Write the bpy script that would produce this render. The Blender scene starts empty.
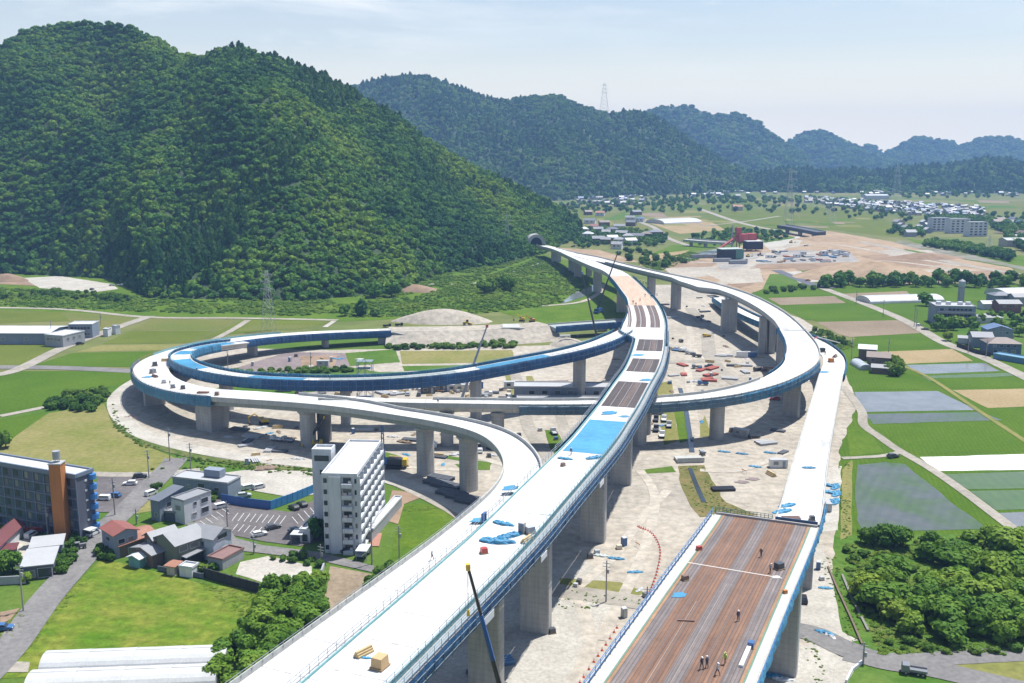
EXPO=0.52;HAZE=1.25e-4
import bpy, bmesh, math, random
from mathutils import Vector, Matrix, noise
R=math.radians
SC=bpy.context.scene; COL=SC.collection
rng=random.Random(7)
# ---------------------------------------------------------------- camera
F=1000.;CH=100.;HY=152.;CX=512.;CY=341.5
PITCH=math.atan((CY-HY)/F); CP=math.cos(PITCH); SP=math.sin(PITCH)
def G(px,py,z=0.):
    """surveyed photo point at known height z -> world point"""
    u=(px-CX)/F; v=(CY-py)/F
    dy=CP+v*SP; dz=-SP+v*CP
    t=(z-CH)/dz
    return Vector((u*t,dy*t,z))
def Ry(px,py,y):
    u=(px-CX)/F; v=(CY-py)/F
    dy=CP+v*SP; dz=-SP+v*CP; t=y/dy
    return Vector((u*t,y,CH+dz*t))
def proj(p):
    x,y,z=p[0],p[1],p[2]-CH
    d=y*CP-z*SP; up=y*SP+z*CP
    return (CX+F*x/d, CY-F*up/d)
cam=bpy.data.cameras.new('camera'); camo=bpy.data.objects.new('camera',cam); COL.objects.link(camo)
cam.sensor_width=36; cam.lens=36*F/1024; cam.clip_start=1; cam.clip_end=60000
camo.location=(0,0,CH); camo.rotation_euler=(R(90)-PITCH,0,0); SC.camera=camo
# ---------------------------------------------------------------- node helpers
MATS={}
class NT:
    def __init__(s,tree): s.t=tree; s.n=tree.nodes; s.l=tree.links
    def add(s,ty,**kw):
        n=s.n.new(ty)
        for k,v in kw.items():
            if k.startswith('i_'): n.inputs[int(k[2:]) if k[2:].isdigit() else k[2:].replace('_',' ')].default_value=v
            else: setattr(n,k,v)
        return n
    def link(s,a,b): s.l.new(a,b)
    def ramp(s,fac,stops):
        r=s.add('ShaderNodeValToRGB'); e=r.color_ramp.elements
        while len(e)<len(stops): e.new(0.5)
        for q,(p,c) in zip(e,stops): q.position=p; q.color=(c if isinstance(c,(tuple,list)) else (c,c,c))+((1,) if isinstance(c,(tuple,list)) and len(c)==3 else ()) if isinstance(c,(tuple,list)) else (c,c,c,1)
        s.link(fac,r.inputs[0]); return r.outputs[0]
    def mix(s,fac,a,b,mode='MIX'):
        m=s.add('ShaderNodeMix',data_type='RGBA',blend_type=mode)
        for sock,val in ((m.inputs[0],fac),(m.inputs[6],a),(m.inputs[7],b)):
            if isinstance(val,(int,float)): sock.default_value=val
            elif isinstance(val,(tuple,list)): sock.default_value=tuple(val)+((1,) if len(val)==3 else ())
            else: s.link(val,sock)
        return m.outputs[2]
    def noise(s,vec,scale,detail=4,rough=.55,dist=0):
        n=s.add('ShaderNodeTexNoise'); n.inputs['Scale'].default_value=scale; n.inputs['Detail'].default_value=detail
        n.inputs['Roughness'].default_value=rough; n.inputs['Distortion'].default_value=dist
        if vec is not None: s.link(vec,n.inputs['Vector'])
        return n.outputs[0]
    def mapping(s,vec,scale=(1,1,1),rot=(0,0,0),loc=(0,0,0)):
        m=s.add('ShaderNodeMapping'); m.inputs['Scale'].default_value=scale; m.inputs['Rotation'].default_value=rot; m.inputs['Location'].default_value=loc
        s.link(vec,m.inputs[0]); return m.outputs[0]
    def pos(s): return s.add('ShaderNodeNewGeometry').outputs['Position']
    def obj(s): return s.add('ShaderNodeTexCoord').outputs['Object']
    def along(s): return s.add('ShaderNodeAttribute',attribute_name='along').outputs['Vector']
    def orand(s): return s.add('ShaderNodeObjectInfo').outputs['Random']
    def bump(s,h,strength=.3,dist=.1):
        b=s.add('ShaderNodeBump'); b.inputs['Strength'].default_value=strength; b.inputs['Distance'].default_value=dist
        s.link(h,b.inputs['Height']); return b.outputs[0]
def newmat(name):
    m=bpy.data.materials.new(name); m.use_nodes=True; nt=NT(m.node_tree)
    b=m.node_tree.nodes['Principled BSDF']; MATS[name]=m
    return m,nt,b
def sc3(c,k): return tuple(min(1,max(0,v*k)) for v in c)
def M(name,col,rough=.7,var=.18,scale=.6,metal=0,bump=0,space='obj',detail=5,col2=None):
    """plain procedural material: base colour broken by two noises"""
    if name in MATS: return MATS[name]
    m,nt,b=newmat(name)
    v=nt.obj() if space=='obj' else nt.pos()
    n1=nt.noise(v,scale,detail); n2=nt.noise(v,scale*7.3,3)
    c=nt.ramp(n1,[(.25,sc3(col,1-var)),(.75,col2 or sc3(col,1+var*.6))])
    c2=nt.mix(.5,c,nt.ramp(n2,[(.3,sc3(col,1-var*.8)),(.7,sc3(col,1+var*.5))]))
    nt.link(c2,b.inputs['Base Color']); b.inputs['Roughness'].default_value=rough; b.inputs['Metallic'].default_value=metal
    if bump: nt.link(nt.bump(n2,bump,.1),b.inputs['Normal'])
    return m
# ---------------------------------------------------------------- mesh builder
class MB:
    def __init__(s): s.v=[]; s.f=[]; s.m=[]; s.so=[]
    def face(s,pts,m=0):
        i=len(s.v); s.v.extend(tuple(p) for p in pts); s.f.append(tuple(range(i,i+len(pts)))); s.m.append(m)
    def box(s,c,d,rz=0,m=0,top=1.0):
        cx,cy,cz=c; x,y,z=d[0]/2,d[1]/2,d[2]/2; i=len(s.v); co,si=math.cos(rz),math.sin(rz)
        for k,(a,b_,e) in enumerate(((-x,-y,-z),(x,-y,-z),(x,y,-z),(-x,y,-z),(-x,-y,z),(x,-y,z),(x,y,z),(-x,y,z))):
            if k>3: a*=top; b_*=top
            s.v.append((cx+a*co-b_*si,cy+a*si+b_*co,cz+e))
        for q in ((0,3,2,1),(4,5,6,7),(0,1,5,4),(1,2,6,5),(2,3,7,6),(3,0,4,7)):
            s.f.append(tuple(i+w for w in q)); s.m.append(m)
        return s
    def prism(s,pts,z0,z1,m=0):
        n=len(pts); i=len(s.v)
        s.v.extend((p[0],p[1],z0) for p in pts); s.v.extend((p[0],p[1],z1) for p in pts)
        s.f.append(tuple(reversed(range(i,i+n)))); s.f.append(tuple(range(i+n,i+2*n))); s.m+= [m,m]
        for k in range(n):
            j=(k+1)%n; s.f.append((i+k,i+j,i+n+j,i+n+k)); s.m.append(m)
        return s
    def tube(s,p0,p1,r0,r1=None,n=6,m=0):
        p0=Vector(p0);p1=Vector(p1);r1=r0 if r1 is None else r1
        d=(p1-p0).normalized(); a=d.orthogonal().normalized(); b=d.cross(a); i=len(s.v)
        for p,r in ((p0,r0),(p1,r1)):
            for k in range(n):
                t=2*math.pi*k/n; s.v.append(tuple(p+(a*math.cos(t)+b*math.sin(t))*r))
        for k in range(n):
            j=(k+1)%n; s.f.append((i+k,i+j,i+n+j,i+n+k)); s.m.append(m)
        s.f.append(tuple(reversed(range(i,i+n)))); s.f.append(tuple(range(i+n,i+2*n))); s.m+=[m,m]
        return s
    def mesh(s,name,mats):
        me=bpy.data.meshes.new(name); me.from_pydata(s.v,[],s.f)
        for mm in (mats if isinstance(mats,(list,tuple)) else [mats]): me.materials.append(mm)
        if any(s.m): me.polygons.foreach_set('material_index',s.m)
        if s.so and len(s.so)==len(s.v):
            at=me.attributes.new('along','FLOAT_VECTOR','POINT'); at.data.foreach_set('vector',[c for t in s.so for c in t])
        me.update(); return me
    def build(s,name,mats,parent=None,loc=None,rz=0,fix=True,smooth=False):
        me=s.mesh(name,mats)
        if fix:
            bm=bmesh.new(); bm.from_mesh(me); bmesh.ops.recalc_face_normals(bm,faces=bm.faces); bm.to_mesh(me); bm.free()
        if smooth: me.polygons.foreach_set('use_smooth',[True]*len(me.polygons))
        o=bpy.data.objects.new(name,me); COL.objects.link(o)
        if parent: o.parent=parent
        if loc is not None: o.location=loc
        if rz: o.rotation_euler.z=rz
        return o
def tag(o,label=None,cat=None,group=None,kind=None):
    if label: o['label']=label
    if cat: o['category']=cat
    if group: o['group']=group
    if kind: o['kind']=kind
    return o
def thing(name,label,cat,loc,rz=0,group=None,scale=1):
    o=bpy.data.objects.new(name,None); COL.objects.link(o); o.empty_display_size=.5
    o.location=loc; o.rotation_euler=(0,0,rz); o.scale=(scale,)*3
    return tag(o,label,cat,group)
def dup(root,loc,rz=None,scale=None,label=None,group=None,mats=None):
    def cp(o,par):
        c=o.copy(); COL.objects.link(c); c.parent=par
        for ch in KIDS.get(o.name) or list(o.children): cp(ch,c)
        return c
    r=cp(root,None); r.location=loc
    if rz is not None: r.rotation_euler.z=rz
    if scale is not None: r.scale=(scale,)*3 if isinstance(scale,(int,float)) else scale
    if label: r['label']=label
    if group: r['group']=group
    return r
KIDS={}
def rect(c,w,d,rz=0):
    co,si=math.cos(rz),math.sin(rz)
    return [(c[0]+a*co-b*si,c[1]+a*si+b*co) for a,b in ((-w/2,-d/2),(w/2,-d/2),(w/2,d/2),(-w/2,d/2))]
def interp(tab,x):
    if x<=tab[0][0]: return tab[0][1]
    for (a,b),(c,d) in zip(tab,tab[1:]):
        if x<=c: return b+(d-b)*(x-a)/(c-a)
    return tab[-1][1]
def sinterp(tab,x):
    """smooth (catmull-rom) table lookup"""
    n=len(tab)
    if x<=tab[0][0]: return tab[0][1]
    if x>=tab[-1][0]: return tab[-1][1]
    for i in range(n-1):
        if x<=tab[i+1][0]:
            x0,y0=tab[i];x1,y1=tab[i+1]
            m0=(y1-tab[i-1][1])/(x1-tab[i-1][0]) if i>0 else (y1-y0)/(x1-x0)
            m1=(tab[i+2][1]-y0)/(tab[i+2][0]-x0) if i+2<n else (y1-y0)/(x1-x0)
            h=x1-x0;t=(x-x0)/h
            return (2*t**3-3*t*t+1)*y0+(t**3-2*t*t+t)*h*m0+(-2*t**3+3*t*t)*y1+(t**3-t*t)*h*m1
# ---------------------------------------------------------------- sky, sun, air
SUN=Vector((.33,.25,1)).normalized()
EL=math.asin(SUN.z); AZ=math.atan2(SUN.x,SUN.y)
w=bpy.data.worlds.new('World'); SC.world=w; w.use_nodes=True
nt=NT(w.node_tree); bg=w.node_tree.nodes['Background']
sky=nt.add('ShaderNodeTexSky',sky_type='NISHITA',sun_disc=False)
sky.sun_elevation=EL; sky.sun_rotation=AZ; sky.altitude=50; sky.air_density=1.0; sky.dust_density=1.2; sky.ozone_density=1.2
tc=nt.add('ShaderNodeTexCoord').outputs['Generated']
mp=nt.mapping(tc,scale=(2.2,2.2,9.))
n1=nt.noise(mp,1.6,9,.62,.4)
n2=nt.noise(nt.mapping(tc,scale=(1,1,3),loc=(3,1,0)),1.3,3)
cl=nt.add('ShaderNodeMath',operation='MULTIPLY'); nt.link(nt.ramp(n1,[(.5,0.),(.68,1.)]),cl.inputs[0]); nt.link(nt.ramp(n2,[(.36,.0),(.62,.8)]),cl.inputs[1])
colr=nt.mix(cl.outputs[0],nt.mix(1,sky.outputs[0],(.83,.945,1.04),'MULTIPLY'),(11.5,11.3,10.6))
sx=nt.add('ShaderNodeSeparateXYZ'); nt.link(tc,sx.inputs[0])
sky0=nt.mix(1,sky.outputs[0],(.83,.945,1.04),'MULTIPLY')
colr=nt.mix(nt.ramp(sx.outputs[2],[(0.,1.),(.03,.9),(.10,.35),(.2,.1),(.35,0.)]),sky0,(10.2,9.2,7.2))
colr=nt.mix(cl.outputs[0],colr,(10.4,10.0,9.3))
nt.link(colr,bg.inputs['Color']); bg.inputs['Strength'].default_value=.096
sl=bpy.data.lights.new('sun','SUN'); sl.energy=5.0; sl.angle=R(.53); sl.color=(1,.965,.91)
so=bpy.data.objects.new('sun',sl); COL.objects.link(so); so.rotation_euler=SUN.to_track_quat('Z','Y').to_euler(); so.location=(0,0,400)
SC.view_settings.view_transform='Standard'; SC.view_settings.look='None'; SC.view_settings.exposure=EXPO; SC.view_settings.gamma=1
SC.cycles.use_denoising=True
try: SC.cycles.denoiser='OPENIMAGEDENOISE'
except Exception: pass
SC.cycles.max_bounces=5; SC.cycles.diffuse_bounces=1; SC.cycles.glossy_bounces=2; SC.cycles.transmission_bounces=2; SC.cycles.transparent_max_bounces=4; SC.cycles.volume_bounces=0
SC.cycles.use_adaptive_sampling=True; SC.cycles.adaptive_threshold=.015
if HAZE:
    hz=MB().box((0,2625,166),(9000,6250,338)).build('haze',[])
    m=bpy.data.materials.new('haze_air'); m.use_nodes=True; nt=NT(m.node_tree); m.node_tree.nodes.remove(m.node_tree.nodes['Principled BSDF'])
    pv=nt.add('ShaderNodeVolumePrincipled'); pv.inputs['Color'].default_value=(.32,.56,1,1); pv.inputs['Density'].default_value=HAZE
    pv.inputs['Anisotropy'].default_value=0.
    nt.link(pv.outputs[0],m.node_tree.nodes['Material Output'].inputs['Volume'])
    hz.data.materials.append(m); tag(hz,kind='stuff'); hz.display_type='WIRE'
# ---------------------------------------------------------------- foliage
def leafmat(name,a,b,c,big=.03):
    m,nt,bs=newmat(name)
    p=nt.pos(); n=nt.noise(p,big,3,.6); n2=nt.noise(p,.45,3,.6)
    r=nt.orand()
    k=nt.add('ShaderNodeMath',operation='MULTIPLY_ADD'); nt.link(r,k.inputs[0]); k.inputs[1].default_value=.42
    k2=nt.add('ShaderNodeMath',operation='MULTIPLY_ADD'); nt.link(n,k2.inputs[0]); k2.inputs[1].default_value=2.0; k2.inputs[2].default_value=-.72
    nt.link(k2.outputs[0],k.inputs[2])
    col=nt.ramp(k.outputs[0],[(.12,a),(.5,b),(.92,c)])
    col=nt.mix(.45,col,nt.mix(1,col,nt.ramp(n2,[(.3,(.55,.55,.55)),(.7,(1.5,1.45,1.3))]),'MULTIPLY'))
    nt.link(col,bs.inputs['Base Color']); bs.inputs['Roughness'].default_value=.6; bs.inputs['Specular IOR Level'].default_value=.08
    tr=nt.add('ShaderNodeBsdfTranslucent'); nt.link(nt.mix(1,col,(1.3,1.35,.6),'MULTIPLY'),tr.inputs[0])
    ms=nt.add('ShaderNodeMixShader'); ms.inputs[0].default_value=.22
    nt.link(bs.outputs[0],ms.inputs[1]); nt.link(tr.outputs[0],ms.inputs[2])
    nt.link(ms.outputs[0],m.node_tree.nodes['Material Output'].inputs[0])
    return m
def crown_mesh(name,mat,seed,lobes=9,leaves=420,leaf=.16,conic=False,core=.8,sub=2):
    """unit crown (radius ~1, height ~1.7, base at 0): lobed core plus loose leaf clumps"""
    r=random.Random(seed); mb=MB(); L=[]
    for i in range(lobes):
        if conic:
            h=i/(lobes-1); rad=.6*(1-h)+.28; a=r.uniform(0,6.28); L.append((Vector((math.cos(a)*.2*(1-h),math.sin(a)*.2*(1-h),(.3+h*1.05))),rad,rad*1.1))
        else:
            a=r.uniform(0,6.28); q=math.sqrt(r.random())*.62; h=r.uniform(.35,1.25)
            if i==0: q=0;h=.85
            rad=r.uniform(.34,.56)*(1.25 if i==0 else 1); L.append((Vector((math.cos(a)*q,math.sin(a)*q,h*(1-.3*q))),rad,rad*.8))
    for (c,rad,rz) in L:
        bm=bmesh.new(); bmesh.ops.create_icosphere(bm,subdivisions=sub,radius=1)
        for v in bm.verts:
            k=1+.3*noise.noise(v.co*2.1+c*3.7+Vector((seed,0,0)))+.16*noise.noise(v.co*5.3+c*5)
            v.co=Vector((v.co.x*rad*k*core,v.co.y*rad*k*core,v.co.z*rz*k*core))+c
        i0=len(mb.v); bm.verts.index_update(); mb.v.extend(tuple(v.co) for v in bm.verts)
        for f in bm.faces: mb.f.append(tuple(i0+v.index for v in f.verts)); mb.m.append(0)
        bm.free()
    for i in range(leaves):
        c,rad,rz=r.choice(L); d=Vector((r.gauss(0,1),r.gauss(0,1),r.gauss(.25,1))).normalized()
        p=c+Vector((d.x*rad,d.y*rad,d.z*rz))*r.uniform(.78,1.12)
        n=(d+Vector((r.gauss(0,.45),r.gauss(0,.45),r.gauss(.25,.45)))).normalized(); a=n.orthogonal().normalized(); b=n.cross(a)
        t=r.uniform(0,6.28); a,b=a*math.cos(t)+b*math.sin(t),b*math.cos(t)-a*math.sin(t); s=leaf*r.uniform(.6,1.3)
        mb.face([p-a*s-b*s*.6,p+a*s*.7-b*s,p+a*s+b*s*.7,p-a*s*.5+b*s])
    return mb.mesh(name,mat)
LEAF=leafmat('broadleaf',(.027,.095,.026),(.078,.185,.030),(.17,.27,.034),.009)
LEAFD=leafmat('cedar_leaf',(.017,.066,.02),(.036,.105,.024),(.08,.165,.03),.02)
LEAFB=leafmat('bush_leaf',(.04,.10,.02),(.08,.165,.026),(.14,.22,.04),.04)
LEAFS=leafmat('scrub_leaf',(.07,.15,.02),(.115,.205,.028),(.18,.255,.045),.03)
GRASSL=leafmat('grass_leaf',(.085,.155,.02),(.115,.185,.025),(.19,.215,.06),.08)
SRC={}
def src(name,me):
    o=bpy.data.objects.new(name,me); SRC[name]=o; return o
def scatter_group(name,srcs,rmin=.7,rmax=1.3):
    g=bpy.data.node_groups.new(name,'GeometryNodeTree')
    g.interface.new_socket('Geometry',in_out='INPUT',socket_type='NodeSocketGeometry'); g.interface.new_socket('Geometry',in_out='OUTPUT',socket_type='NodeSocketGeometry')
    N=g.nodes.new; L=g.links.new
    gi=N('NodeGroupInput'); go=N('NodeGroupOutput'); iop=N('GeometryNodeInstanceOnPoints'); jn=N('GeometryNodeJoinGeometry')
    for o in srcs:
        oi=N('GeometryNodeObjectInfo'); oi.inputs['Object'].default_value=o; oi.inputs['As Instance'].default_value=True; L(oi.outputs['Geometry'],jn.inputs[0])
    rv=N('FunctionNodeRandomValue'); rv.data_type='FLOAT_VECTOR'; rv.inputs[1].default_value=(.12,.12,6.28); rv.inputs[0].default_value=(-.12,-.12,0)
    at=N('GeometryNodeInputNamedAttribute'); at.data_type='FLOAT_VECTOR'; at.inputs['Name'].default_value='sc'
    L(gi.outputs[0],iop.inputs['Points']); L(jn.outputs[0],iop.inputs['Instance']); iop.inputs['Pick Instance'].default_value=True
    L(rv.outputs[0],iop.inputs['Rotation']); L(at.outputs[0],iop.inputs['Scale']); L(iop.outputs[0],go.inputs[0])
    return g
def scatter_obj(name,pts,grp):
    """pts: list of (Vector, (sx,sy,sz)); ONE stuff object"""
    me=bpy.data.meshes.new(name); me.from_pydata([tuple(p) for p,_ in pts],[],[])
    a=me.attributes.new('sc','FLOAT_VECTOR','POINT'); a.data.foreach_set('vector',[c for _,s in pts for c in s])
    o=bpy.data.objects.new(name,me); COL.objects.link(o); md=o.modifiers.new('scatter','NODES'); md.node_group=grp
    return tag(o,kind='stuff')
CROWNS=[src('crown_a',crown_mesh('crown_a',LEAF,1)),src('crown_b',crown_mesh('crown_b',LEAF,2,11)),src('crown_c',crown_mesh('crown_c',LEAF,3,7)),src('crown_d',crown_mesh('crown_d',LEAF,4,9))]
CEDAR=[src('cedar_a',crown_mesh('cedar_a',LEAFD,5,7,360,.15,True)),src('cedar_b',crown_mesh('cedar_b',LEAFD,6,8,360,.15,True))]
BUSH=[src('bush_a',crown_mesh('bush_a',LEAFS,11,6,260,.17)),src('bush_b',crown_mesh('bush_b',LEAFS,12,5,260,.17)),src('bush_c',crown_mesh('bush_c',LEAFS,13,8,320,.2))]
def tuft_mesh(name,mat,seed,n=26):
    r=random.Random(seed); mb=MB()
    for i in range(n):
        a=r.uniform(0,6.28); q=r.uniform(0,.8); p=Vector((math.cos(a)*q,math.sin(a)*q,0)); d=Vector((math.cos(a)*.55+r.gauss(0,.2),math.sin(a)*.55+r.gauss(0,.2),r.uniform(.12,.4))); s=Vector((math.cos(a+1.6),math.sin(a+1.6),0))*.3; p.z+=r.uniform(0,.25)
        mb.face([p-s,p+s,p+d+s*.3,p+d-s*.3])
    return mb.mesh(name,mat)
TUFT=[src('tuft_a',tuft_mesh('tuft_a',GRASSL,1)),src('tuft_b',tuft_mesh('tuft_b',GRASSL,2))]
GF=scatter_group('forest_scatter',CROWNS); GC=scatter_group('cedar_scatter',CEDAR); GB=scatter_group('bush_scatter',BUSH); GT=scatter_group('tuft_scatter',TUFT)
# ---------------------------------------------------------------- hills
def hillmat(name,a,b):
    m,nt,bs=newmat(name); p=nt.pos(); n=nt.noise(p,.05,6,.65); n2=nt.noise(p,.008,3)
    c=nt.mix(nt.ramp(n2,[(.35,0.),(.65,1.)]),nt.ramp(n,[(.3,sc3(a,.6)),(.7,a)]),nt.ramp(n,[(.3,sc3(b,.55)),(.7,b)]))
    nt.link(c,bs.inputs['Base Color']); bs.inputs['Roughness'].default_value=.9; nt.link(nt.bump(n,1,6),bs.inputs['Normal']); return m
HILLM=hillmat('forest_floor',(.025,.055,.018),(.04,.08,.02))
def hill(name,sky,base,ridge,x0,x1,step=5,rows=36,gully=.16,gs=.006,seed=0,prof=1.0,spacing=7,rad=4,forest='forest',cedar=None,tmax=1.06,keep=None,back=.5):
    pxs=[x0+i*step for i in range(int((x1-x0)/step)+1)]; mb=MB(); grid=[]
    ts=[i/rows for i in range(rows+1)]+[1+back*(j+1)/8 for j in range(8)]
    for px in pxs:
        b=interp(base,px); r=sinterp(ridge,px); s=sinterp(sky,px); top=Ry(px,s,r); rowl=[]
        for t in ts:
            y=b+(r-b)*t
            if t<=1:
                z=top.z*(t**prof)
                env=math.sin(math.pi*min(1,t*1.0))**.8*top.z*gully
                wx=(px-CX)/F*r; q=Vector((wx*gs+t*.45,t*.9+seed*7,seed))
                z+=env*(noise.noise(q)+.5*noise.noise(q*2.3)+.22*noise.noise(q*5.1))*1.25
                z=max(z,-.5)
            else: z=top.z*(1-((t-1)/back)**1.3*.9)
            d=y*CP-(z-CH)*SP
            rowl.append(Vector(((px-CX)/F*d,y,z)))
        grid.append(rowl)
    nr=len(ts)
    for c in grid: mb.v.extend(tuple(v) for v in c)
    for i in range(len(grid)-1):
        for j in range(nr-1):
            a=i*nr+j; mb.f.append((a,a+nr,a+nr+1,a+1)); mb.m.append(0)
    o=mb.build(name,HILLM,fix=False,smooth=True); tag(o,kind='structure')
    r_=random.Random(seed+3); P1=[];P2=[]
    for i in range(len(grid)-1):
        for j in range(nr-1):
            if ts[j]>tmax: break
            A,B,C,D=grid[i][j],grid[i+1][j],grid[i+1][j+1],grid[i][j+1]
            area=((B-A).cross(D-A)).length; n=area/spacing**2; n=int(n)+(r_.random()<n-int(n))
            for k in range(n):
                u,v=r_.random(),r_.random(); p=(A*(1-u)+B*u)*(1-v)+(D*(1-u)+C*u)*v
                pp=proj(p)
                if keep and not keep(pp[0],pp[1],r_): continue
                s=rad*(.62+.95*r_.random()**1.6); p.z-=s*.35
                ce=cedar(pp[0],pp[1],p) if cedar else 0
                if r_.random()<ce: P2.append((p,(s*.85,s*.85,s*1.25)))
                else: P1.append((p,(s,s,s*r_.uniform(.8,1.1))))
    if P1: scatter_obj(forest,P1,GF)
    if P2: scatter_obj('cedar_plantation',P2,GC)
    return len(P1)+len(P2)
cnt=0
def cedarA(px,py,p):
    n=noise.noise(Vector((p.x*.006,p.y*.006,p.z*.01)))+.4*noise.noise(Vector((p.x*.02,p.y*.02,3)))
    v=n*1.3-.3
    # dark plantation belt down the valley right of the summit and along the foot
    v+=1.1*math.exp(-((px-(330-(py-90)*.75))/38)**2)+.7*math.exp(-((py-(262-.02*px))/22)**2)*(1 if px<330 else .3)
    return max(0,min(1,v))
skyA=[(-400,90),(-200,70),(-60,62),(0,48),(20,35),(45,27),(85,24),(120,27),(150,37),(180,55),(198,58),(215,53),(240,50),(262,57),(300,68),(335,84),(360,98),(400,120),(440,149),(480,171),(520,189),(555,207),(580,222)]
cnt+=hill('mountain_slope',skyA,[(-400,800),(0,835),(112,800),(150,690),(300,676),(400,720),(440,830),(500,900),(545,1005),(580,1200)],[(-400,1300),(0,1150),(85,1150),(200,1060),(240,1040),(330,1080),(420,1130),(500,1180),(580,1260)],-300,580,4,44,.17,.0052,1,.93,5.0,3.7,'forest',cedarA)
skyB=[(280,95),(330,92),(352,86),(375,80),(415,76),(440,81),(470,92),(500,101),(520,98),(545,97),(558,96),(580,105),(610,113),(640,112),(660,120),(690,140),(720,160),(745,172),(765,180)]
cnt+=hill('mountain_slope',skyB,[(280,2100),(560,2100),(650,2350),(765,2600)],[(280,2800),(600,2850),(765,2800)],280,765,5,40,.22,.0042,2,.95,9.5,5.4,'forest',lambda a,b,p:.3+.5*noise.noise(p*.004))
skyC=[(600,125),(640,114),(652,110),(668,107),(690,108),(705,113),(720,115),(740,114),(760,125),(780,140),(795,149),(810,158)]
cnt+=hill('mountain_slope',skyC,[(600,3500)],[(600,4100)],600,810,4,26,.2,.0028,3,1.,19,10.5)
skyD=[(760,160),(775,150),(790,141),(802,135),(818,132),(830,136),(845,143),(860,150),(880,158),(900,164)]
cnt+=hill('mountain_slope',skyD,[(760,4200)],[(760,4900)],760,900,4,20,.2,.0024,4,1.,24,13)
skyE=[(840,155),(855,150),(868,147),(880,151),(895,158)]
cnt+=hill('mountain_slope',skyE,[(840,5300)],[(840,5600)],840,895,4,14,.1,.002,5,1.,30,16)
skyF=[(870,160),(885,155),(905,143),(920,138),(932,141),(945,142),(960,146),(972,142),(990,138),(1010,139),(1030,143),(1060,140),(1110,147),(1180,155)]
cnt+=hill('mountain_slope',skyF,[(870,4700)],[(870,5400)],870,1180,4,20,.2,.0022,6,1.,25,13.5)
skyG=[(690,188),(730,181),(760,173),(800,170),(830,172),(850,171),(880,173),(905,168),(940,167),(965,163),(990,160),(1012,161),(1030,165),(1100,168),(1180,172)]
cnt+=hill('low_hill',skyG,[(690,2650),(800,2520),(1180,2450)],[(690,2850),(800,3000),(1180,3200)],690,1180,5,18,.25,.005,7,.8,12.5,7.2,'forest',lambda a,b,p:.35+.6*noise.noise(p*.005))
print('TREES',cnt)
# ---------------------------------------------------------------- ground sheets
def fieldmat(name,a,b,rows=0,ang=0,rough=.9,scale=.05,fine=.8,bumpy=.3,spec=.06,thr=(.32,.68),fmix=.55,rmix=.3):
    if name in MATS: return MATS[name]
    m,nt,bs=newmat(name); p=nt.pos()
    n=nt.noise(p,scale,5,.6,.3); f=nt.noise(p,fine,5,.65)
    c=nt.ramp(n,[(thr[0],a),(thr[1],b)])
    c=nt.mix(fmix,c,nt.mix(1,c,nt.ramp(f,[(.3,(.62,.64,.6)),(.7,(1.35,1.32,1.25))]),'MULTIPLY'))
    if rows:
        w=nt.add('ShaderNodeTexWave',wave_type='BANDS',bands_direction='X'); w.inputs['Scale'].default_value=rows; w.inputs['Distortion'].default_value=1.6; w.inputs['Detail'].default_value=3; w.inputs['Detail Scale'].default_value=.7
        nt.link(nt.mapping(p,rot=(0,0,ang)),w.inputs['Vector'])
        c=nt.mix(rmix,c,nt.mix(1,c,nt.ramp(w.outputs['Fac'],[(.2,(.78,.8,.78)),(.8,(1.16,1.14,1.1))]),'MULTIPLY'))
    nt.link(c,bs.inputs['Base Color']); bs.inputs['Roughness'].default_value=rough; bs.inputs['Specular IOR Level'].default_value=spec
    if bumpy: nt.link(nt.bump(f,bumpy,.5),bs.inputs['Normal'])
    return m
ZI=[0]
def zlay(z): ZI[0]+=1; return z*3.2+ZI[0]*.00013
def sheet(name,px,z,mat,wob=0,kind='structure',world=False,step=4):
    z=zlay(z)
    pts=[Vector(p+(z,)) if world else G(p[0],p[1],z) for p in px]
    if wob:
        q=[]
        for i,a in enumerate(pts):
            b=pts[(i+1)%len(pts)]; n=max(1,int((b-a).length/step)); nn=Vector((-(b-a).y,(b-a).x,0)).normalized()
            for k in range(n):
                p=a.lerp(b,k/n); q.append(p+nn*wob*noise.noise(p*.13+Vector((7,3,1)))*(1 if k else .3))
        pts=q
    bm=bmesh.new(); f=bm.faces.new([bm.verts.new(p) for p in pts]); f.normal_update()
    if f.normal.z<0: f.normal_flip()
    bmesh.ops.triangulate(bm,faces=bm.faces)
    me=bpy.data.meshes.new(name); bm.to_mesh(me); bm.free(); me.materials.append(mat)
    o=bpy.data.objects.new(name,me); COL.objects.link(o); return tag(o,kind=kind)
def strip_pts(px,wid,z):
    c=[G(p[0],p[1],z) for p in px]; L=[];Rr=[]
    for i,p in enumerate(c):
        d=(c[min(i+1,len(c)-1)]-c[max(i-1,0)]).normalized(); n=Vector((-d.y,d.x,0)); ww=wid[i] if isinstance(wid,list) else wid
        L.append(p+n*ww/2); Rr.append(p-n*ww/2)
    return L+Rr[::-1]
def smooth_px(px,n=6):
    out=[]
    for i in range(len(px)-1):
        p0,p1,p2,p3=px[max(i-1,0)],px[i],px[i+1],px[min(i+2,len(px)-1)]
        for k in range(n):
            t=k/n; out.append(tuple(.5*((2*p1[j])+(-p0[j]+p2[j])*t+(2*p0[j]-5*p1[j]+4*p2[j]-p3[j])*t*t+(-p0[j]+3*p1[j]-3*p2[j]+p3[j])*t**3) for j in range(2)))
    return out+[px[-1]]
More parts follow.
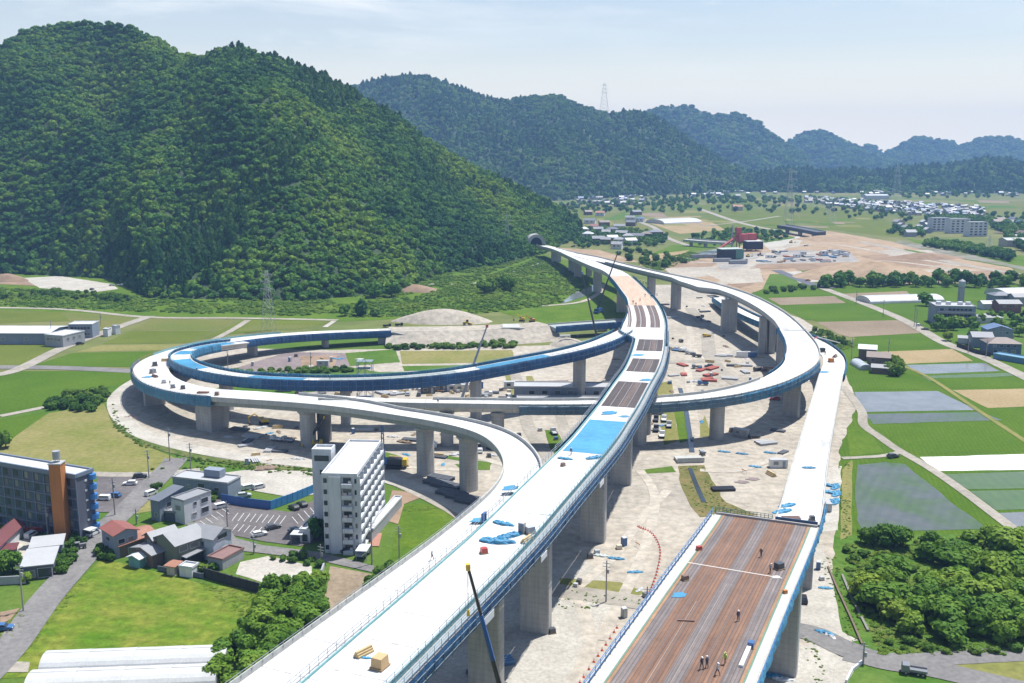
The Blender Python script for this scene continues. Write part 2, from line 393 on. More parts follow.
def road(name,px,wid,z,mat,sm=True):
    c=smooth_px(px) if sm else px; z=zlay(z)
    pts=strip_pts(c,wid,z); n=len(pts)//2; mb=MB()
    for i in range(n-1): mb.face([pts[i],pts[2*n-1-i],pts[2*n-2-i],pts[i+1]])
    return tag(mb.build(name,mat),kind='structure')
GRASS=fieldmat('grass_ground',(.05,.12,.016),(.10,.15,.028),scale=.04)
LUSH=fieldmat('lush_grass',(.06,.12,.011),(.10,.155,.018),scale=.07,fine=.6,bumpy=.6)
RICE=fieldmat('rice_green',(.052,.108,.009),(.075,.132,.013),rows=.22,ang=.25,scale=.03)
RICE2=fieldmat('rice_olive',(.09,.12,.02),(.12,.145,.03),rows=.16,ang=-.1,scale=.03)
OLIVE=fieldmat('olive_field',(.11,.14,.035),(.15,.145,.05),rows=.12,ang=.1,scale=.025)
DRYG=fieldmat('dry_grass',(.15,.165,.045),(.215,.195,.08),scale=.05,fine=.5)
BROWNF=fieldmat('brown_field',(.19,.15,.11),(.25,.2,.15),rows=.15,ang=1.5,scale=.02)
TANF=fieldmat('tan_field',(.26,.2,.11),(.32,.25,.15),rows=.2,ang=1.4,scale=.03)
SAND=fieldmat('site_sand',(.32,.285,.245),(.41,.375,.33),scale=.035,fine=.35,bumpy=.35,fmix=.75)
def sandmix():
    nt=NT(SAND.node_tree); b=SAND.node_tree.nodes['Principled BSDF']; l=b.inputs['Base Color'].links[0].from_socket; p=nt.pos()
    a=nt.ramp(nt.noise(p,.02,4,.55,.2),[(.45,0.),(.7,1.)]); c=nt.mix(1,l,(.87,.89,.92),'MULTIPLY'); l=nt.mix(a,l,c)
    a=nt.ramp(nt.noise(nt.mapping(p,rot=(0,0,-1.15),scale=(.35,.03,1)),1,4,.6,.8),[(.5,0.),(.8,.28)]); l=nt.mix(a,l,nt.mix(1,l,(.74,.72,.7),'MULTIPLY'))
    nt.link(l,b.inputs['Base Color'])
sandmix()
GRAVEL=fieldmat('gravel',(.33,.31,.28),(.44,.42,.385),scale=.1,fine=1.2)
EARTH=fieldmat('bare_earth',(.27,.195,.13),(.36,.275,.2),scale=.02,fine=.15)
EARTHD=fieldmat('brown_earth',(.2,.14,.1),(.3,.22,.16),scale=.02,fine=.15)
ASPH=fieldmat('asphalt',(.15,.145,.15),(.2,.195,.195),scale=.08,fine=.9,bumpy=.05)
ASPHD=fieldmat('asphalt_dark',(.105,.095,.1),(.15,.14,.145),scale=.06,fine=.7,bumpy=.05)
CONCR=fieldmat('farm_road',(.25,.23,.2),(.34,.315,.28),scale=.08,fine=.6,bumpy=.05)
PURP=fieldmat('dark_gravel',(.17,.14,.145),(.24,.2,.2),scale=.08,fine=.6)
WATER=fieldmat('paddy_water',(.155,.16,.16),(.19,.195,.195),rough=.14,scale=.02,fine=.1,bumpy=.0,spec=.6)
WATERG=fieldmat('paddy_seedlings',(.085,.093,.09),(.055,.095,.022),rows=.1,ang=.5,rough=.3,scale=.05,fine=.3,bumpy=0,spec=.5,thr=(.4,.62))
WATERG2=fieldmat('paddy_seedlings_dense',(.05,.11,.016),(.075,.115,.05),rows=.1,ang=.1,rough=.4,scale=.02,fine=.2,bumpy=0,spec=.5)
RIVER=fieldmat('river_water',(.10,.13,.15),(.3,.31,.32),rough=.1,scale=.03,fine=.1,bumpy=0,spec=.6)
MULCH=fieldmat('white_mulch',(.6,.6,.6),(.72,.72,.71),rows=.3,ang=1.45,scale=.03)
YARD=fieldmat('yard_gravel',(.22,.21,.205),(.34,.32,.30),scale=.05,fine=.15)
PATCH=fieldmat('far_farmland',(.085,.13,.032),(.17,.165,.07),scale=.006,fine=.05,bumpy=0)
g=MB(); g.face([(-16000,-300,0),(16000,-300,0),(16000,24000,0),(-16000,24000,0)])
tag(g.build('ground',PATCH,fix=False),kind='structure')
sheet('grass_verge',[(-80,312),(-80,270),(0,268),(125,276),(160,292),(250,292),(330,290),(400,276),(470,262),(540,250),(548,256),(590,268),(622,286),(612,300),(640,330),(560,330),(500,312),(420,318),(330,322),(150,316)],.02,LUSH,2)
sheet('grass_verge',[(-120,690),(-120,470),(0,400),(120,372),(200,344),(340,330),(400,345),(420,480),(480,560),(420,690)],.012,GRASS)
# left fields
P=[('rice_field',[(0,310),(60,312),(100,320),(75,321),(0,323)],RICE2),('brown_field',[(60,312),(125,315),(147,317),(118,329),(96,330),(70,321)],OLIVE),
('rice_field',[(-40,344),(64,344),(76,341),(22,365),(-40,366)],RICE2),('olive_field',[(155,318),(237,321),(216,330),(132,330)],OLIVE),
('rice_field',[(130,331),(214,331),(188,343),(102,344)],RICE2),('olive_field',[(100,345),(186,344),(170,350),(76,352)],DRYG),('rice_field',[(72,353),(168,351),(136,367),(32,366)],RICE),
('rice_field',[(242,320),(330,321),(318,326),(222,335),(196,340),(220,330)],RICE2),('olive_field',[(252,325),(322,325),(300,329),(236,331)],OLIVE),
('rice_field',[(-60,378),(20,371),(132,371),(134,380),(108,388),(48,408),(0,414),(-60,416)],RICE),('rice_field',[(-60,424),(0,419),(47,412),(12,438),(-60,448)],RICE),
('dry_field',[(-40,450),(10,440),(49,413),(104,404),(117,428),(140,443),(176,458),(168,470),(150,473),(92,473),(0,458)],DRYG),
('grass_plot',[(82,476),(118,476),(98,497),(88,506),(82,500)],LUSH),('grass_plot',[(142,486),(156,484),(158,510),(132,514)],DRYG)]
for n,p,m in P: sheet(n,p,.03,m,.4)
sheet('meadow',[(100,560),(118,562),(200,583),(262,590),(258,625),(250,662),(-20,680),(20,648),(60,600)],.03,fieldmat('meadow_grass',(.07,.15,.011),(.17,.19,.034),rows=.07,ang=-1.35,scale=.11,fine=.55,bumpy=.9,fmix=.85),.6)
sheet('meadow',[(404,505),(420,504),(442,506),(462,519),(430,560),(388,566),(396,530)],.03,LUSH,.5)
# site
sheet('construction_ground',[(118,392),(116,410),(122,424),(150,444),(200,459),(260,467),(330,471),(372,478),(400,486),(430,494),(462,519),(480,540),(425,620),(370,720),(830,720),(838,640),(832,560),(838,470),(842,440),(858,405),(850,385),(836,350),(820,330),(800,318),(760,305),(735,292),(700,284),(650,285),(640,330),(560,345),(400,349),(330,350),(230,348),(170,360)],.04,SAND,1.2)
for p,m in (([(545,570),(585,560),(620,590),(598,640),(560,690),(420,690),(450,620)],GRAVEL),([(205,392),(300,360),(345,366),(380,372),(420,372),(400,382),(240,400)],GRASS),([(222,372),(288,352),(342,353),(360,357),(358,366),(300,369),(250,384)],PURP),([(300,356),(337,355),(335,366),(302,368)],EARTHD),([(345,353),(395,349),(400,362),(350,366)],GRASS),([(400,351),(512,350),(516,362),(402,364)],DRYG),([(402,366),(514,364),(510,370),(404,371)],GRASS)): sheet('site_yard',p,.055,m,.5)
for p,m in (([(536,381),(568,380),(580,398),(536,400)],PURP),([(655,385),(672,380),(676,425),(680,440),(664,445)],DRYG),([(700,425),(705,415),(712,436),(700,437)],DRYG),([(560,578),(620,582),(640,590),(652,598),(560,592)],DRYG),([(640,470),(672,466),(676,472),(640,474)],GRASS)): sheet('site_yard',p,.055,m,.5)
sheet('grass_verge',[(678,466),(704,465),(712,480),(726,502),(758,515),(700,517),(688,500),(680,482)],.06,fieldmat('dry_scrub',(.10,.115,.035),(.19,.15,.07),scale=.2,fine=.7,bumpy=.6),.8)
sheet('grass_verge',[(672,400),(683,400),(690,440),(680,443)],.06,LUSH,.2); sheet('grass_verge',[(545,430),(556,430),(570,452),(552,458)],.06,LUSH,.3); sheet('grass_verge',[(505,375),(513,375),(520,402),(510,403)],.06,DRYG,.2)
sheet('grass_verge',[(526,376),(532,376),(544,402),(530,402)],.06,DRYG,.2)
for p in ([(428,452),(492,463),(490,466),(430,456)],[(455,464),(490,465),(490,470),(462,470)],[(375,449),(400,456),(398,462),(378,460)],[(398,480),(420,484),(470,502),(480,512),(440,500),(400,487)]): sheet('grass_verge',p,.06,GRASS,.4)
# left-hand access road round the loop, verge beyond it
road('access_road',[(150,373),(126,388),(116,402),(124,420),(148,436),(195,449),(250,458),(310,464),(370,474),(430,492),(470,512)],7,.075,GRAVEL)
road('access_road',[(515,374),(524,402),(530,430),(560,470)],5,.07,CONCR); road('access_road',[(556,402),(566,432),(582,462)],4,.07,CONCR)
road('grass_verge',[(112,405),(120,424),(148,443),(200,457),(270,467),(330,470)],4,.065,fieldmat('verge_scrub',(.05,.10,.02),(.15,.15,.06),scale=.2,fine=.6,bumpy=.6))
road('access_road',[(380,476),(410,488),(450,508),(470,522)],5,.07,CONCR)
for p,w_ in (([(640,363),(672,362),(712,360),(740,352),(770,340)],7),([(690,308),(706,330),(712,360),(740,385),(780,400)],7),([(640,595),(660,606),(700,620)],6),([(555,590),(600,596),(650,604)],7)): road('access_road',p,w_,.07,CONCR if w_>6 else GRAVEL)
# roads left
road('farm_road',[(-60,307),(60,309),(147,317),(240,318),(338,320)],5,.06,CONCR); road('farm_road',[(-40,378),(10,372),(60,349),(110,330),(150,316)],[7]*25,.065,CONCR); road('farm_road',[(-60,367),(20,367),(70,368),(133,371)],8,.062,ASPH); road('farm_road',[(0,416),(25,411),(45,407)],4,.06,CONCR)
road('farm_road',[(205,344),(232,330),(248,320)],4,.06,CONCR); road('farm_road',[(325,327),(334,321)],3,.06,GRAVEL)
road('street',[(-30,690),(8,650),(45,600),(84,556),(106,528),(134,502),(156,480),(172,464),(176,458)],[7.5]*49,.07,ASPH)
road('street',[(-30,462),(60,471),(100,474),(150,474),(200,470)],4.5,.068,CONCR)
sheet('car_park',[(98,476),(142,477),(150,482),(118,512),(98,512),(90,508)],.06,ASPHD)
sheet('car_park',[(172,512),(196,505),(222,498),(236,505),(290,512),(318,498),(322,540),(300,546),(262,541),(232,535),(190,520)],.06,ASPHD)
sheet('pavement',[(186,524),(220,516),(236,538),(262,545),(320,552),(375,566),(372,572),(318,560),(262,553),(215,548)],.066,ASPH)
sheet('gravel_lot',[(212,474),(244,470),(312,470),(318,494),(290,497),(240,488)],.06,GRAVEL,.4); sheet('gravel_lot',[(240,562),(268,556),(312,566),(312,580),(262,582),(236,574)],.064,GRAVEL,.6)
sheet('grass_plot',[(214,570),(240,556),(320,562),(322,590),(262,588)],.05,GRASS,.5); sheet('gravel_lot',[(330,566),(372,574),(366,600),(322,612)],.06,fieldmat('brown_plot',(.2,.16,.115),(.28,.225,.165),scale=.2,fine=.7,bumpy=.5),.5)
sheet('gravel_lot',[(0,545),(40,535),(60,540),(40,556),(0,566)],.06,GRAVEL,.3); sheet('gravel_lot',[(0,612),(20,608),(10,620),(0,624)],.06,EARTHD,.2)
sheet('earth_plot',[(392,490),(430,494),(404,504),(398,524),(384,520)],.055,EARTHD,.3); sheet('pavement',[(-10,660),(30,662),(28,672),(-10,672)],.06,CONCR)
# right fields
Q=[('paddy_field',[(858,465),(885,462),(905,464),(952,503),(988,529),(900,531),(864,533),(857,520),(855,490)],WATERG),('paddy_field',[(854,392),(938,391),(977,410),(864,412)],WATER),('paddy_field',[(865,414),(981,412),(1002,420),(873,424)],WATERG),
('rice_field',[(875,426),(1003,422),(1040,434),(1060,450),(920,454),(905,450)],RICE),('rice_field',[(844,366),(905,374),(938,389),(852,390),(846,380)],RICE),('paddy_field',[(906,365),(985,363),(1000,371),(920,374)],WATER),('paddy_field',[(922,376),(1002,373),(1040,374),(930,381)],WATERG2),
('rice_field',[(930,378),(1060,376),(1060,387),(946,388)],RICE),('tan_field',[(952,390),(1060,388),(1060,405),(988,408)],TANF),('rice_field',[(990,410),(1060,406),(1060,432),(1030,428)],RICE),
('rice_field',[(856,340),(926,338),(948,347),(862,350)],RICE),('tan_field',[(872,352),(952,349),(973,361),(900,364)],TANF),('brown_field',[(816,322),(904,320),(920,333),(850,337),(838,334)],BROWNF),('rice_field',[(780,307),(860,305),(888,318),(806,320)],RICE),
('brown_field',[(768,298),(834,296),(846,303),(780,305)],BROWNF),('rice_field',[(752,292),(826,290),(833,295),(765,297)],RICE),('rice_field',[(868,304),(926,304),(932,318),(902,320)],RICE),('brown_field',[(836,294),(906,291),(912,296),(862,300),(846,299)],BROWNF),('rice_field',[(912,295),(1004,290),(1010,300),(936,303)],RICE),
('mulched_field',[(920,457),(1060,453),(1060,469),(938,471)],MULCH),('paddy_field',[(940,474),(1060,471),(1060,488),(968,489)],WATERG2),('paddy_field',[(970,491),(1060,489),(1060,508),(996,510)],WATERG2),('paddy_field',[(998,513),(1060,510),(1060,527),(1016,527)],WATER),
('grass_plot',[(940,310),(1040,306),(1060,360),(1000,350),(960,336)],GRASS),('grass_plot',[(846,430),(866,428),(884,452),(850,456)],LUSH)]
sheet('grass_verge',[(838,352),(856,338),(740,290),(800,284),(1060,284),(1060,560),(836,560),(834,520)],.02,RICE)
for n,p,m in Q: sheet(n,p,.035,m,.55)
sheet('grass_verge',[(800,540),(838,530),(858,536),(1060,532),(1060,760),(790,760)],.03,fieldmat('scrub_ground',(.045,.125,.014),(.105,.165,.035),scale=.08,fine=.5,bumpy=.7),.5)
sheet('gravel_strip',[(806,545),(824,545),(834,590),(842,632),(858,640),(840,644),(800,628),(796,600)],.05,GRAVEL,.8); sheet('gravel_strip',[(790,650),(815,642),(836,650),(832,700),(770,720)],.05,GRAVEL,.6); sheet('gravel_strip',[(836,655),(858,662),(845,690),(832,690)],.05,GRAVEL,.3)
sheet('gravel_strip',[(826,468),(842,466),(838,530),(822,532)],.05,GRAVEL,.6); sheet('dirt_bank',[(842,470),(852,460),(852,535),(840,540)],.047,DRYG,.4)
road('farm_road',[(842,386),(852,397),(862,412),(864,425),(880,437),(897,449),(930,468),(965,492),(1010,526),(1030,540)],[3.5]*55,.07,CONCR); road('farm_road',[(842,458),(880,456),(900,452)],2.6,.07,CONCR)
road('farm_road',[(780,272),(820,287),(868,305),(908,322),(945,343),(985,358),(1040,384)],[7]*37,.07,CONCR); road('farm_road',[(896,363),(930,378),(975,408),(1030,444)],2.2,.07,DRYG)
road('lane',[(792,629),(815,634),(845,648),(880,660),(930,668),(1000,684),(1040,694)],[7]*37,.075,ASPH); road('lane',[(880,659),(920,660),(960,657),(1040,653)],5.5,.072,ASPH); sheet('lane',[(845,652),(872,660),(860,664),(842,660)],.071,ASPH)
sheet('dry_field',[(940,664),(1000,658),(1060,656),(1060,690),(980,678)],.05,DRYG,.3)
# upper right: earthworks, far fields
sheet('earthworks',[(690,283),(660,268),(690,254),(735,248),(760,238),(800,232),(830,231),(905,244),(955,258),(1012,268),(1016,278),(935,280),(880,284),(836,276),(800,272),(772,280),(765,288),(750,294),(720,290)],.03,EARTH,2,step=12)
for p,m in (([(715,262),(740,254),(800,250),(850,252),(860,262),(780,266),(720,270)],YARD),([(780,272),(836,270),(850,279),(800,283)],GRAVEL),([(935,270),(1010,271),(1014,277),(940,280),(920,276)],EARTHD),([(835,272),(870,280),(880,284),(838,280)],EARTHD),([(664,268),(716,266),(720,274),(676,280)],SAND),([(760,242),(800,236),(800,246),(770,250)],GRAVEL)): sheet('earthworks',p,.05,m,1)
sheet('grass_plot',[(770,274),(790,274),(800,284),(762,290)],.06,GRASS,.5)
for n,p,m in (('far_field',[(575,214),(690,212),(712,224),(650,238),(590,236)],OLIVE),('far_field',[(636,218),(700,216),(726,230),(680,234)],TANF),('far_field',[(700,214),(790,208),(800,220),(780,238),(735,236)],RICE2),('far_field',[(800,205),(880,215),(905,238),(850,232),(800,222)],RICE2),('far_field',[(560,226),(600,222),(640,238),(590,240)],DRYG),('far_field',[(905,238),(985,250),(1060,262),(1060,270),(1010,268),(950,256)],LUSH),('far_field',[(690,206),(760,200),(800,203),(700,211)],RICE2),('far_field',[(880,205),(1060,200),(1060,214),(960,214)],OLIVE),('grass_verge',[(655,262),(700,250),(745,240),(720,236),(670,246),(640,258)],LUSH),('dirt_lot',[(560,248),(600,250),(640,262),(610,262),(572,252)],EARTH),('dirt_lot',[(640,256),(690,250),(668,262),(640,266)],TANF)): sheet(n,p,.022,m,1.5,step=15)
sheet('river',[(664,266),(684,258),(700,252),(716,249),(718,253),(700,258),(676,268)],.04,RIVER,2,step=6); sheet('river',[(575,292),(600,283),(604,287),(580,298),(560,304)],.04,RIVER,1,step=5); sheet('river',[(900,240),(960,252),(1010,264),(1060,274),(1060,278),(1010,267),(950,256),(895,243)],.045,fieldmat('dry_riverbed',(.25,.24,.22),(.12,.13,.07),scale=.03,fine=.1,bumpy=0),4,step=12)
road('far_road',[(700,209),(745,224),(790,232),(830,236),(900,250),(960,264),(1030,276)],10,.06,CONCR); road('far_road',[(640,222),(655,228),(668,238),(690,246)],8,.06,CONCR); road('far_road',[(700,226),(740,222),(780,216)],6,.06,CONCR); road('far_road',[(720,285),(745,268),(775,252),(810,236)],9,.07,SAND)
sheet('gravel_lot',[(22,278),(60,276),(112,284),(118,289),(95,292),(40,288)],.05,GRAVEL,1); sheet('dirt_lot',[(-10,276),(22,278),(40,286),(0,284)],.048,EARTHD,.5)
road('trail',[(390,292),(430,284),(470,284),(500,276),(545,262)],5,.07,CONCR); road('trail',[(540,306),(580,302),(600,292),(602,284)],4,.07,SAND)

TRACKM=fieldmat('worn_track',(.36,.325,.285),(.43,.395,.35),scale=.05,fine=.4,fmix=.7)
for px,wd in (([(600,640),(640,560),(655,500),(640,470)],4),([(560,600),(610,560),(640,520),(668,490)],4),([(700,470),(740,470),(790,452)],4),([(690,345),(720,375),(760,392)],4),([(250,440),(320,452),(400,466),(470,470)],4),([(400,440),(470,455),(520,470)],4),([(670,300),(690,330),(688,370),(694,420)],5),([(330,432),(400,430),(480,440),(530,452)],4),([(575,590),(590,640),(570,690)],4)): road('vehicle_track',px,wd*.7,.061,TRACKM)
TRACK_=0
fr=random.Random(3); FM=[RICE2,OLIVE,RICE,DRYG,GRASS,BROWNF,RICE2,LUSH]
for i in range(70):
    x=fr.uniform(640,1050); y=fr.uniform(200,232); 
    if y>225+(x-700)*.03 or (808<x<915 and y<217): continue
    w_=fr.uniform(14,40); h_=fr.uniform(1.0,2.6); sk=fr.uniform(2,8)
    sheet('far_field',[(x,y),(x+w_,y+.02*w_),(x+w_+sk,y+h_+.02*w_),(x+sk*.6,y+h_)],.023,FM[i%8])
for i in range(16):
    x=fr.uniform(-100,1); sheet('far_field',[(560+i*9,209+fr.uniform(-2,14)),(600+i*9,209+fr.uniform(-2,14)),(606+i*9,214+fr.uniform(-2,14))],.0225,FM[(i*3)%8]) if i<8 else None
BAY=M('bay_marking',(.55,.55,.54),.7)
mb=MB()
for (x0,y0,x1,y1,n,dx,dy) in ((238,512,286,515,9,-6,8),(232,530,262,534,6,6,-7),(292,516,316,504,5,6,7),(200,520,222,508,5,7,5)):
    for i in range(n):
        t=i/(n-1); a=G(x0+(x1-x0)*t,y0+(y1-y0)*t,.5); b=G(x0+(x1-x0)*t+dx,y0+(y1-y0)*t+dy,.5); d=(b-a).normalized(); q=Vector((-d.y,d.x,0))*.09; a.z=b.z=.3; mb.face([a-q,b-q,b+q,a+q])
tag(mb.build('parking_bay_marking',BAY,fix=False),kind='structure')
EW=[([(756,264.5),(800,263),(852,262),(853,266.5),(800,268),(754,269.5)],EARTHD),([(664,261.5),(700,260),(716,262),(712,266.5),(690,267),(660,268.5)],EARTHD),([(722,276),(760,272),(766,279),(740,288),(728,284)],EARTHD),([(800,246),(850,243),(880,246),(850,249)],EARTHD),([(900,270),(960,269),(1000,273),(940,275)],SAND),([(860,256),(890,254),(920,258),(880,261)],EARTHD),([(800,238),(836,235),(880,243),(850,250),(806,246)],EARTH),([(700,272),(760,268),(764,282),(730,284)],SAND),([(868,262),(905,255),(950,262),(925,268)],EARTHD),([(790,266),(830,264),(836,268),(800,271)],EARTHD),([(880,250),(930,250),(940,256),(890,256)],SAND)]
EW+=[([(838,268),(872,265),(880,267),(842,270.5)],LUSH),([(800,270.5),(836,269.5),(838,271),(802,272)],GRASS),([(880,282),(920,276),(936,279),(900,284)],LUSH),([(905,249),(935,254),(930,256),(900,251)],GRASS),([(760,240),(790,236),(796,238),(764,243)],GRASS)]
for p,m in EW: sheet('earthworks',p,.055,m,2.5,step=8)
for px,wd in (([(690,262),(740,262),(790,256),(830,250)],7),([(770,248),(830,244),(900,256),(960,266)],7),([(840,272),(870,262),(900,262),(960,270)],6)): road('vehicle_track',px,wd,.066,SAND)
# ---------------------------------------------------------------- viaducts
class Path:
    def __init__(s,pts,step=2.5,sm=3):
        """pts world points -> smooth resampled polyline"""
        P=[Vector(p) for p in pts]; D=[]
        for i in range(len(P)-1):
            p0,p1,p2,p3=P[max(i-1,0)],P[i],P[i+1],P[min(i+2,len(P)-1)]
            n=max(2,int((p2-p1).length/1.0))
            for k in range(n):
                t=k/n; D.append(.5*((2*p1)+(-p0+p2)*t+(2*p0-5*p1+4*p2-p3)*t*t+(-p0+3*p1-3*p2+p3)*t**3))
        D.append(P[-1]); S=[0]
        for a,b in zip(D,D[1:]): S.append(S[-1]+(b-a).length)
        n=int(S[-1]/step); Q=[];j=0
        for i in range(n+1):
            d=S[-1]*i/n
            while j<len(S)-2 and S[j+1]<d: j+=1
            Q.append(D[j].lerp(D[j+1],(d-S[j])/max(1e-6,S[j+1]-S[j])))
        for _ in range(sm*4):
            Q=[Q[0]]+[(Q[i-1]+Q[i]*2+Q[i+1])/4 for i in range(1,len(Q)-1)]+[Q[-1]]
        s.p=Q; s.L=[0]
        for a,b in zip(Q,Q[1:]): s.L.append(s.L[-1]+(b-a).length)
        s.len=s.L[-1]
    def at(s,d):
        import bisect
        d=min(max(d,0),s.len-1e-4); i=min(bisect.bisect_right(s.L,d)-1,len(s.p)-2); t=(d-s.L[i])/(s.L[i+1]-s.L[i])
        def tan(k):
            a=s.p[max(k-1,0)]; b=s.p[min(k+1,len(s.p)-1)]; v=b-a; v.z=0; return v.normalized()
        tg=tan(i).lerp(tan(i+1),t).normalized()
        return s.p[i].lerp(s.p[i+1],t), tg, Vector((tg.y,-tg.x,0))
    def pos(s,d,off,dz=0):
        p,t,r=s.at(d); q=p+r*off; q.z+=dz; return q
    def near(s,pt):
        """arc length nearest to a world point (plan)"""
        k=min(range(len(s.p)),key=lambda i:(s.p[i].x-pt[0])**2+(s.p[i].y-pt[1])**2); return s.L[k]
    def srow(s,py,off=0,lo=0,hi=None):
        """arc length where the deck crosses photo row py"""
        hi=s.len if hi is None else hi; best=None
        d=lo
        while d<=hi:
            e=abs(proj(s.pos(d,off))[1]-py)
            if best is None or e<best[0]: best=(e,d)
            d+=.5
        return best[1]
def fn(v): return v if callable(v) else (lambda d:v)
def sweep(mb,path,s0,s1,prof,closed=True,m=0,step=2.5,caps=True):
    """prof(d) -> [(off,dz)]"""
    n=max(1,int((s1-s0)/step)); rows=[]
    for i in range(n+1):
        d=s0+(s1-s0)*i/n; pr=prof(d); rows.append([path.pos(d,o,z) for o,z in pr]); mb.so.extend((d,o,z) for o,z in pr)
    k=len(rows[0]); i0=len(mb.v)
    for r in rows: mb.v.extend(tuple(v) for v in r)
    for i in range(n):
        for j in range(k if closed else k-1):
            a=i0+i*k+j; b=i0+i*k+(j+1)%k; mb.f.append((a,b,b+k,a+k)); mb.m.append(m)
    if closed and caps: mb.f.append(tuple(range(i0,i0+k))); mb.f.append(tuple(reversed(range(i0+n*k,i0+n*k+k)))); mb.m+=[m,m]
    return mb
def ribbon(mb,path,s0,s1,o0,o1,dz,m=0,step=2.5):
    o0,o1=fn(o0),fn(o1); return sweep(mb,path,s0,s1,lambda d:[(o0(d),dz),(o1(d),dz)],False,m,step)
def rail(mb,path,s0,s1,off,dz,h=1.2,every=2.5,r=.05,m=0,bars=(.5,1.0)):
    r*=.62
    off=fn(off); d=s0
    while d<=s1:
        p=path.pos(d,off(d),dz); mb.box((p.x,p.y,p.z+h/2),(r*2,r*2,h),m=m); d+=every
    for b in bars:
        sweep(mb,path,s0,s1,lambda d:[(off(d)-r,dz+h*b-r),(off(d)+r,dz+h*b-r),(off(d)+r,dz+h*b+r),(off(d)-r,dz+h*b+r)],True,m,every*2)
def concmat(name,a,b,lift=.27,stain=.5):
    m,nt,bs=newmat(name); p=nt.pos(); n=nt.noise(p,.25,6,.65)
    sv=nt.noise(nt.mapping(p,scale=(1.3,1.3,.09)),1,5,.6)
    c=nt.ramp(n,[(.3,a),(.7,b)])
    c=nt.mix(stain,c,nt.mix(1,c,nt.ramp(sv,[(.3,(.6,.59,.57)),(.65,(1.15,1.14,1.12))]),'MULTIPLY'))
    if lift:
        w=nt.add('ShaderNodeTexWave',wave_type='BANDS',bands_direction='Z'); w.inputs['Scale'].default_value=lift; w.inputs['Distortion'].default_value=.15
        nt.link(p,w.inputs[0]); c=nt.mix(.5,c,nt.mix(1,c,nt.ramp(w.outputs['Fac'],[(.0,(.7,.7,.7)),(.06,(1,1,1))]),'MULTIPLY'))
    nt.link(c,bs.inputs['Base Color']); bs.inputs['Roughness'].default_value=.85; nt.link(nt.bump(n,.1,.2),bs.inputs['Normal']); return m
PIER=concmat('pier_concrete',(.33,.33,.33),(.42,.42,.415)); FASC=concmat('fascia_concrete',(.36,.37,.36),(.45,.455,.44),0,.35); GIRD=concmat('girder_steel',(.25,.28,.27),(.32,.345,.335),0,.3)
def decktop(name,a,b):
    m,nt,bs=newmat(name); v=nt.along(); p=nt.pos(); n=nt.noise(nt.mapping(v,scale=(.035,.5,1)),1,6,.65); n2=nt.noise(p,.5,5,.65); n3=nt.noise(p,.06,4,.6)
    c=nt.ramp(n,[(.3,a),(.62,b)]); c=nt.mix(.5,c,nt.mix(1,c,nt.ramp(n2,[(.3,(.72,.72,.71)),(.6,(1.1,1.1,1.1))]),'MULTIPLY')); c=nt.mix(.5,c,nt.mix(1,c,nt.ramp(n3,[(.33,(.66,.66,.65)),(.55,(1.1,1.1,1.1))]),'MULTIPLY'))
    w=nt.add('ShaderNodeTexWave',wave_type='BANDS',bands_direction='X',wave_profile='SAW'); w.inputs['Scale'].default_value=.0314; w.inputs['Distortion'].default_value=0; nt.link(v,w.inputs[0])
    c=nt.mix(nt.ramp(w.outputs['Fac'],[(0.,.75),(.016,.75),(.02,0.)]),c,(.17,.17,.165)); nt.link(c,bs.inputs['Base Color']); bs.inputs['Roughness'].default_value=.8; return m
WHITE=decktop('fresh_deck_concrete',(.40,.40,.39),(.62,.62,.605))
def netmat(name,a,b):
    m,nt,bs=newmat(name); p=nt.pos(); n=nt.noise(nt.mapping(p,scale=(1,1,.25)),.5,5,.65); n2=nt.noise(p,.06,2)
    c=nt.mix(.5,nt.ramp(n,[(.32,a),(.68,b)]),nt.ramp(n2,[(.3,sc3(a,.8)),(.7,sc3(b,1.1))])); nt.link(c,bs.inputs['Base Color']); bs.inputs['Roughness'].default_value=.6; nt.link(nt.bump(n,.5,.4),bs.inputs['Normal']); return m
NET=netmat('blue_net',(.022,.115,.235),(.06,.225,.37)); NETD=netmat('dark_blue_net',(.010,.05,.145),(.026,.115,.26)); NETG=netmat('grey_blue_net',(.04,.085,.13),(.09,.165,.225))
TEAL=M('teal_formwork',(.17,.36,.38),.6,.3,.3); TARP=netmat('blue_tarp',(.025,.17,.33),(.06,.28,.45)); BLUEP=M('blue_panel',(.05,.19,.42),.5,.25,.4); GREYR=M('galvanised_rail',(.3,.33,.36),.45,.2,.8,.3)
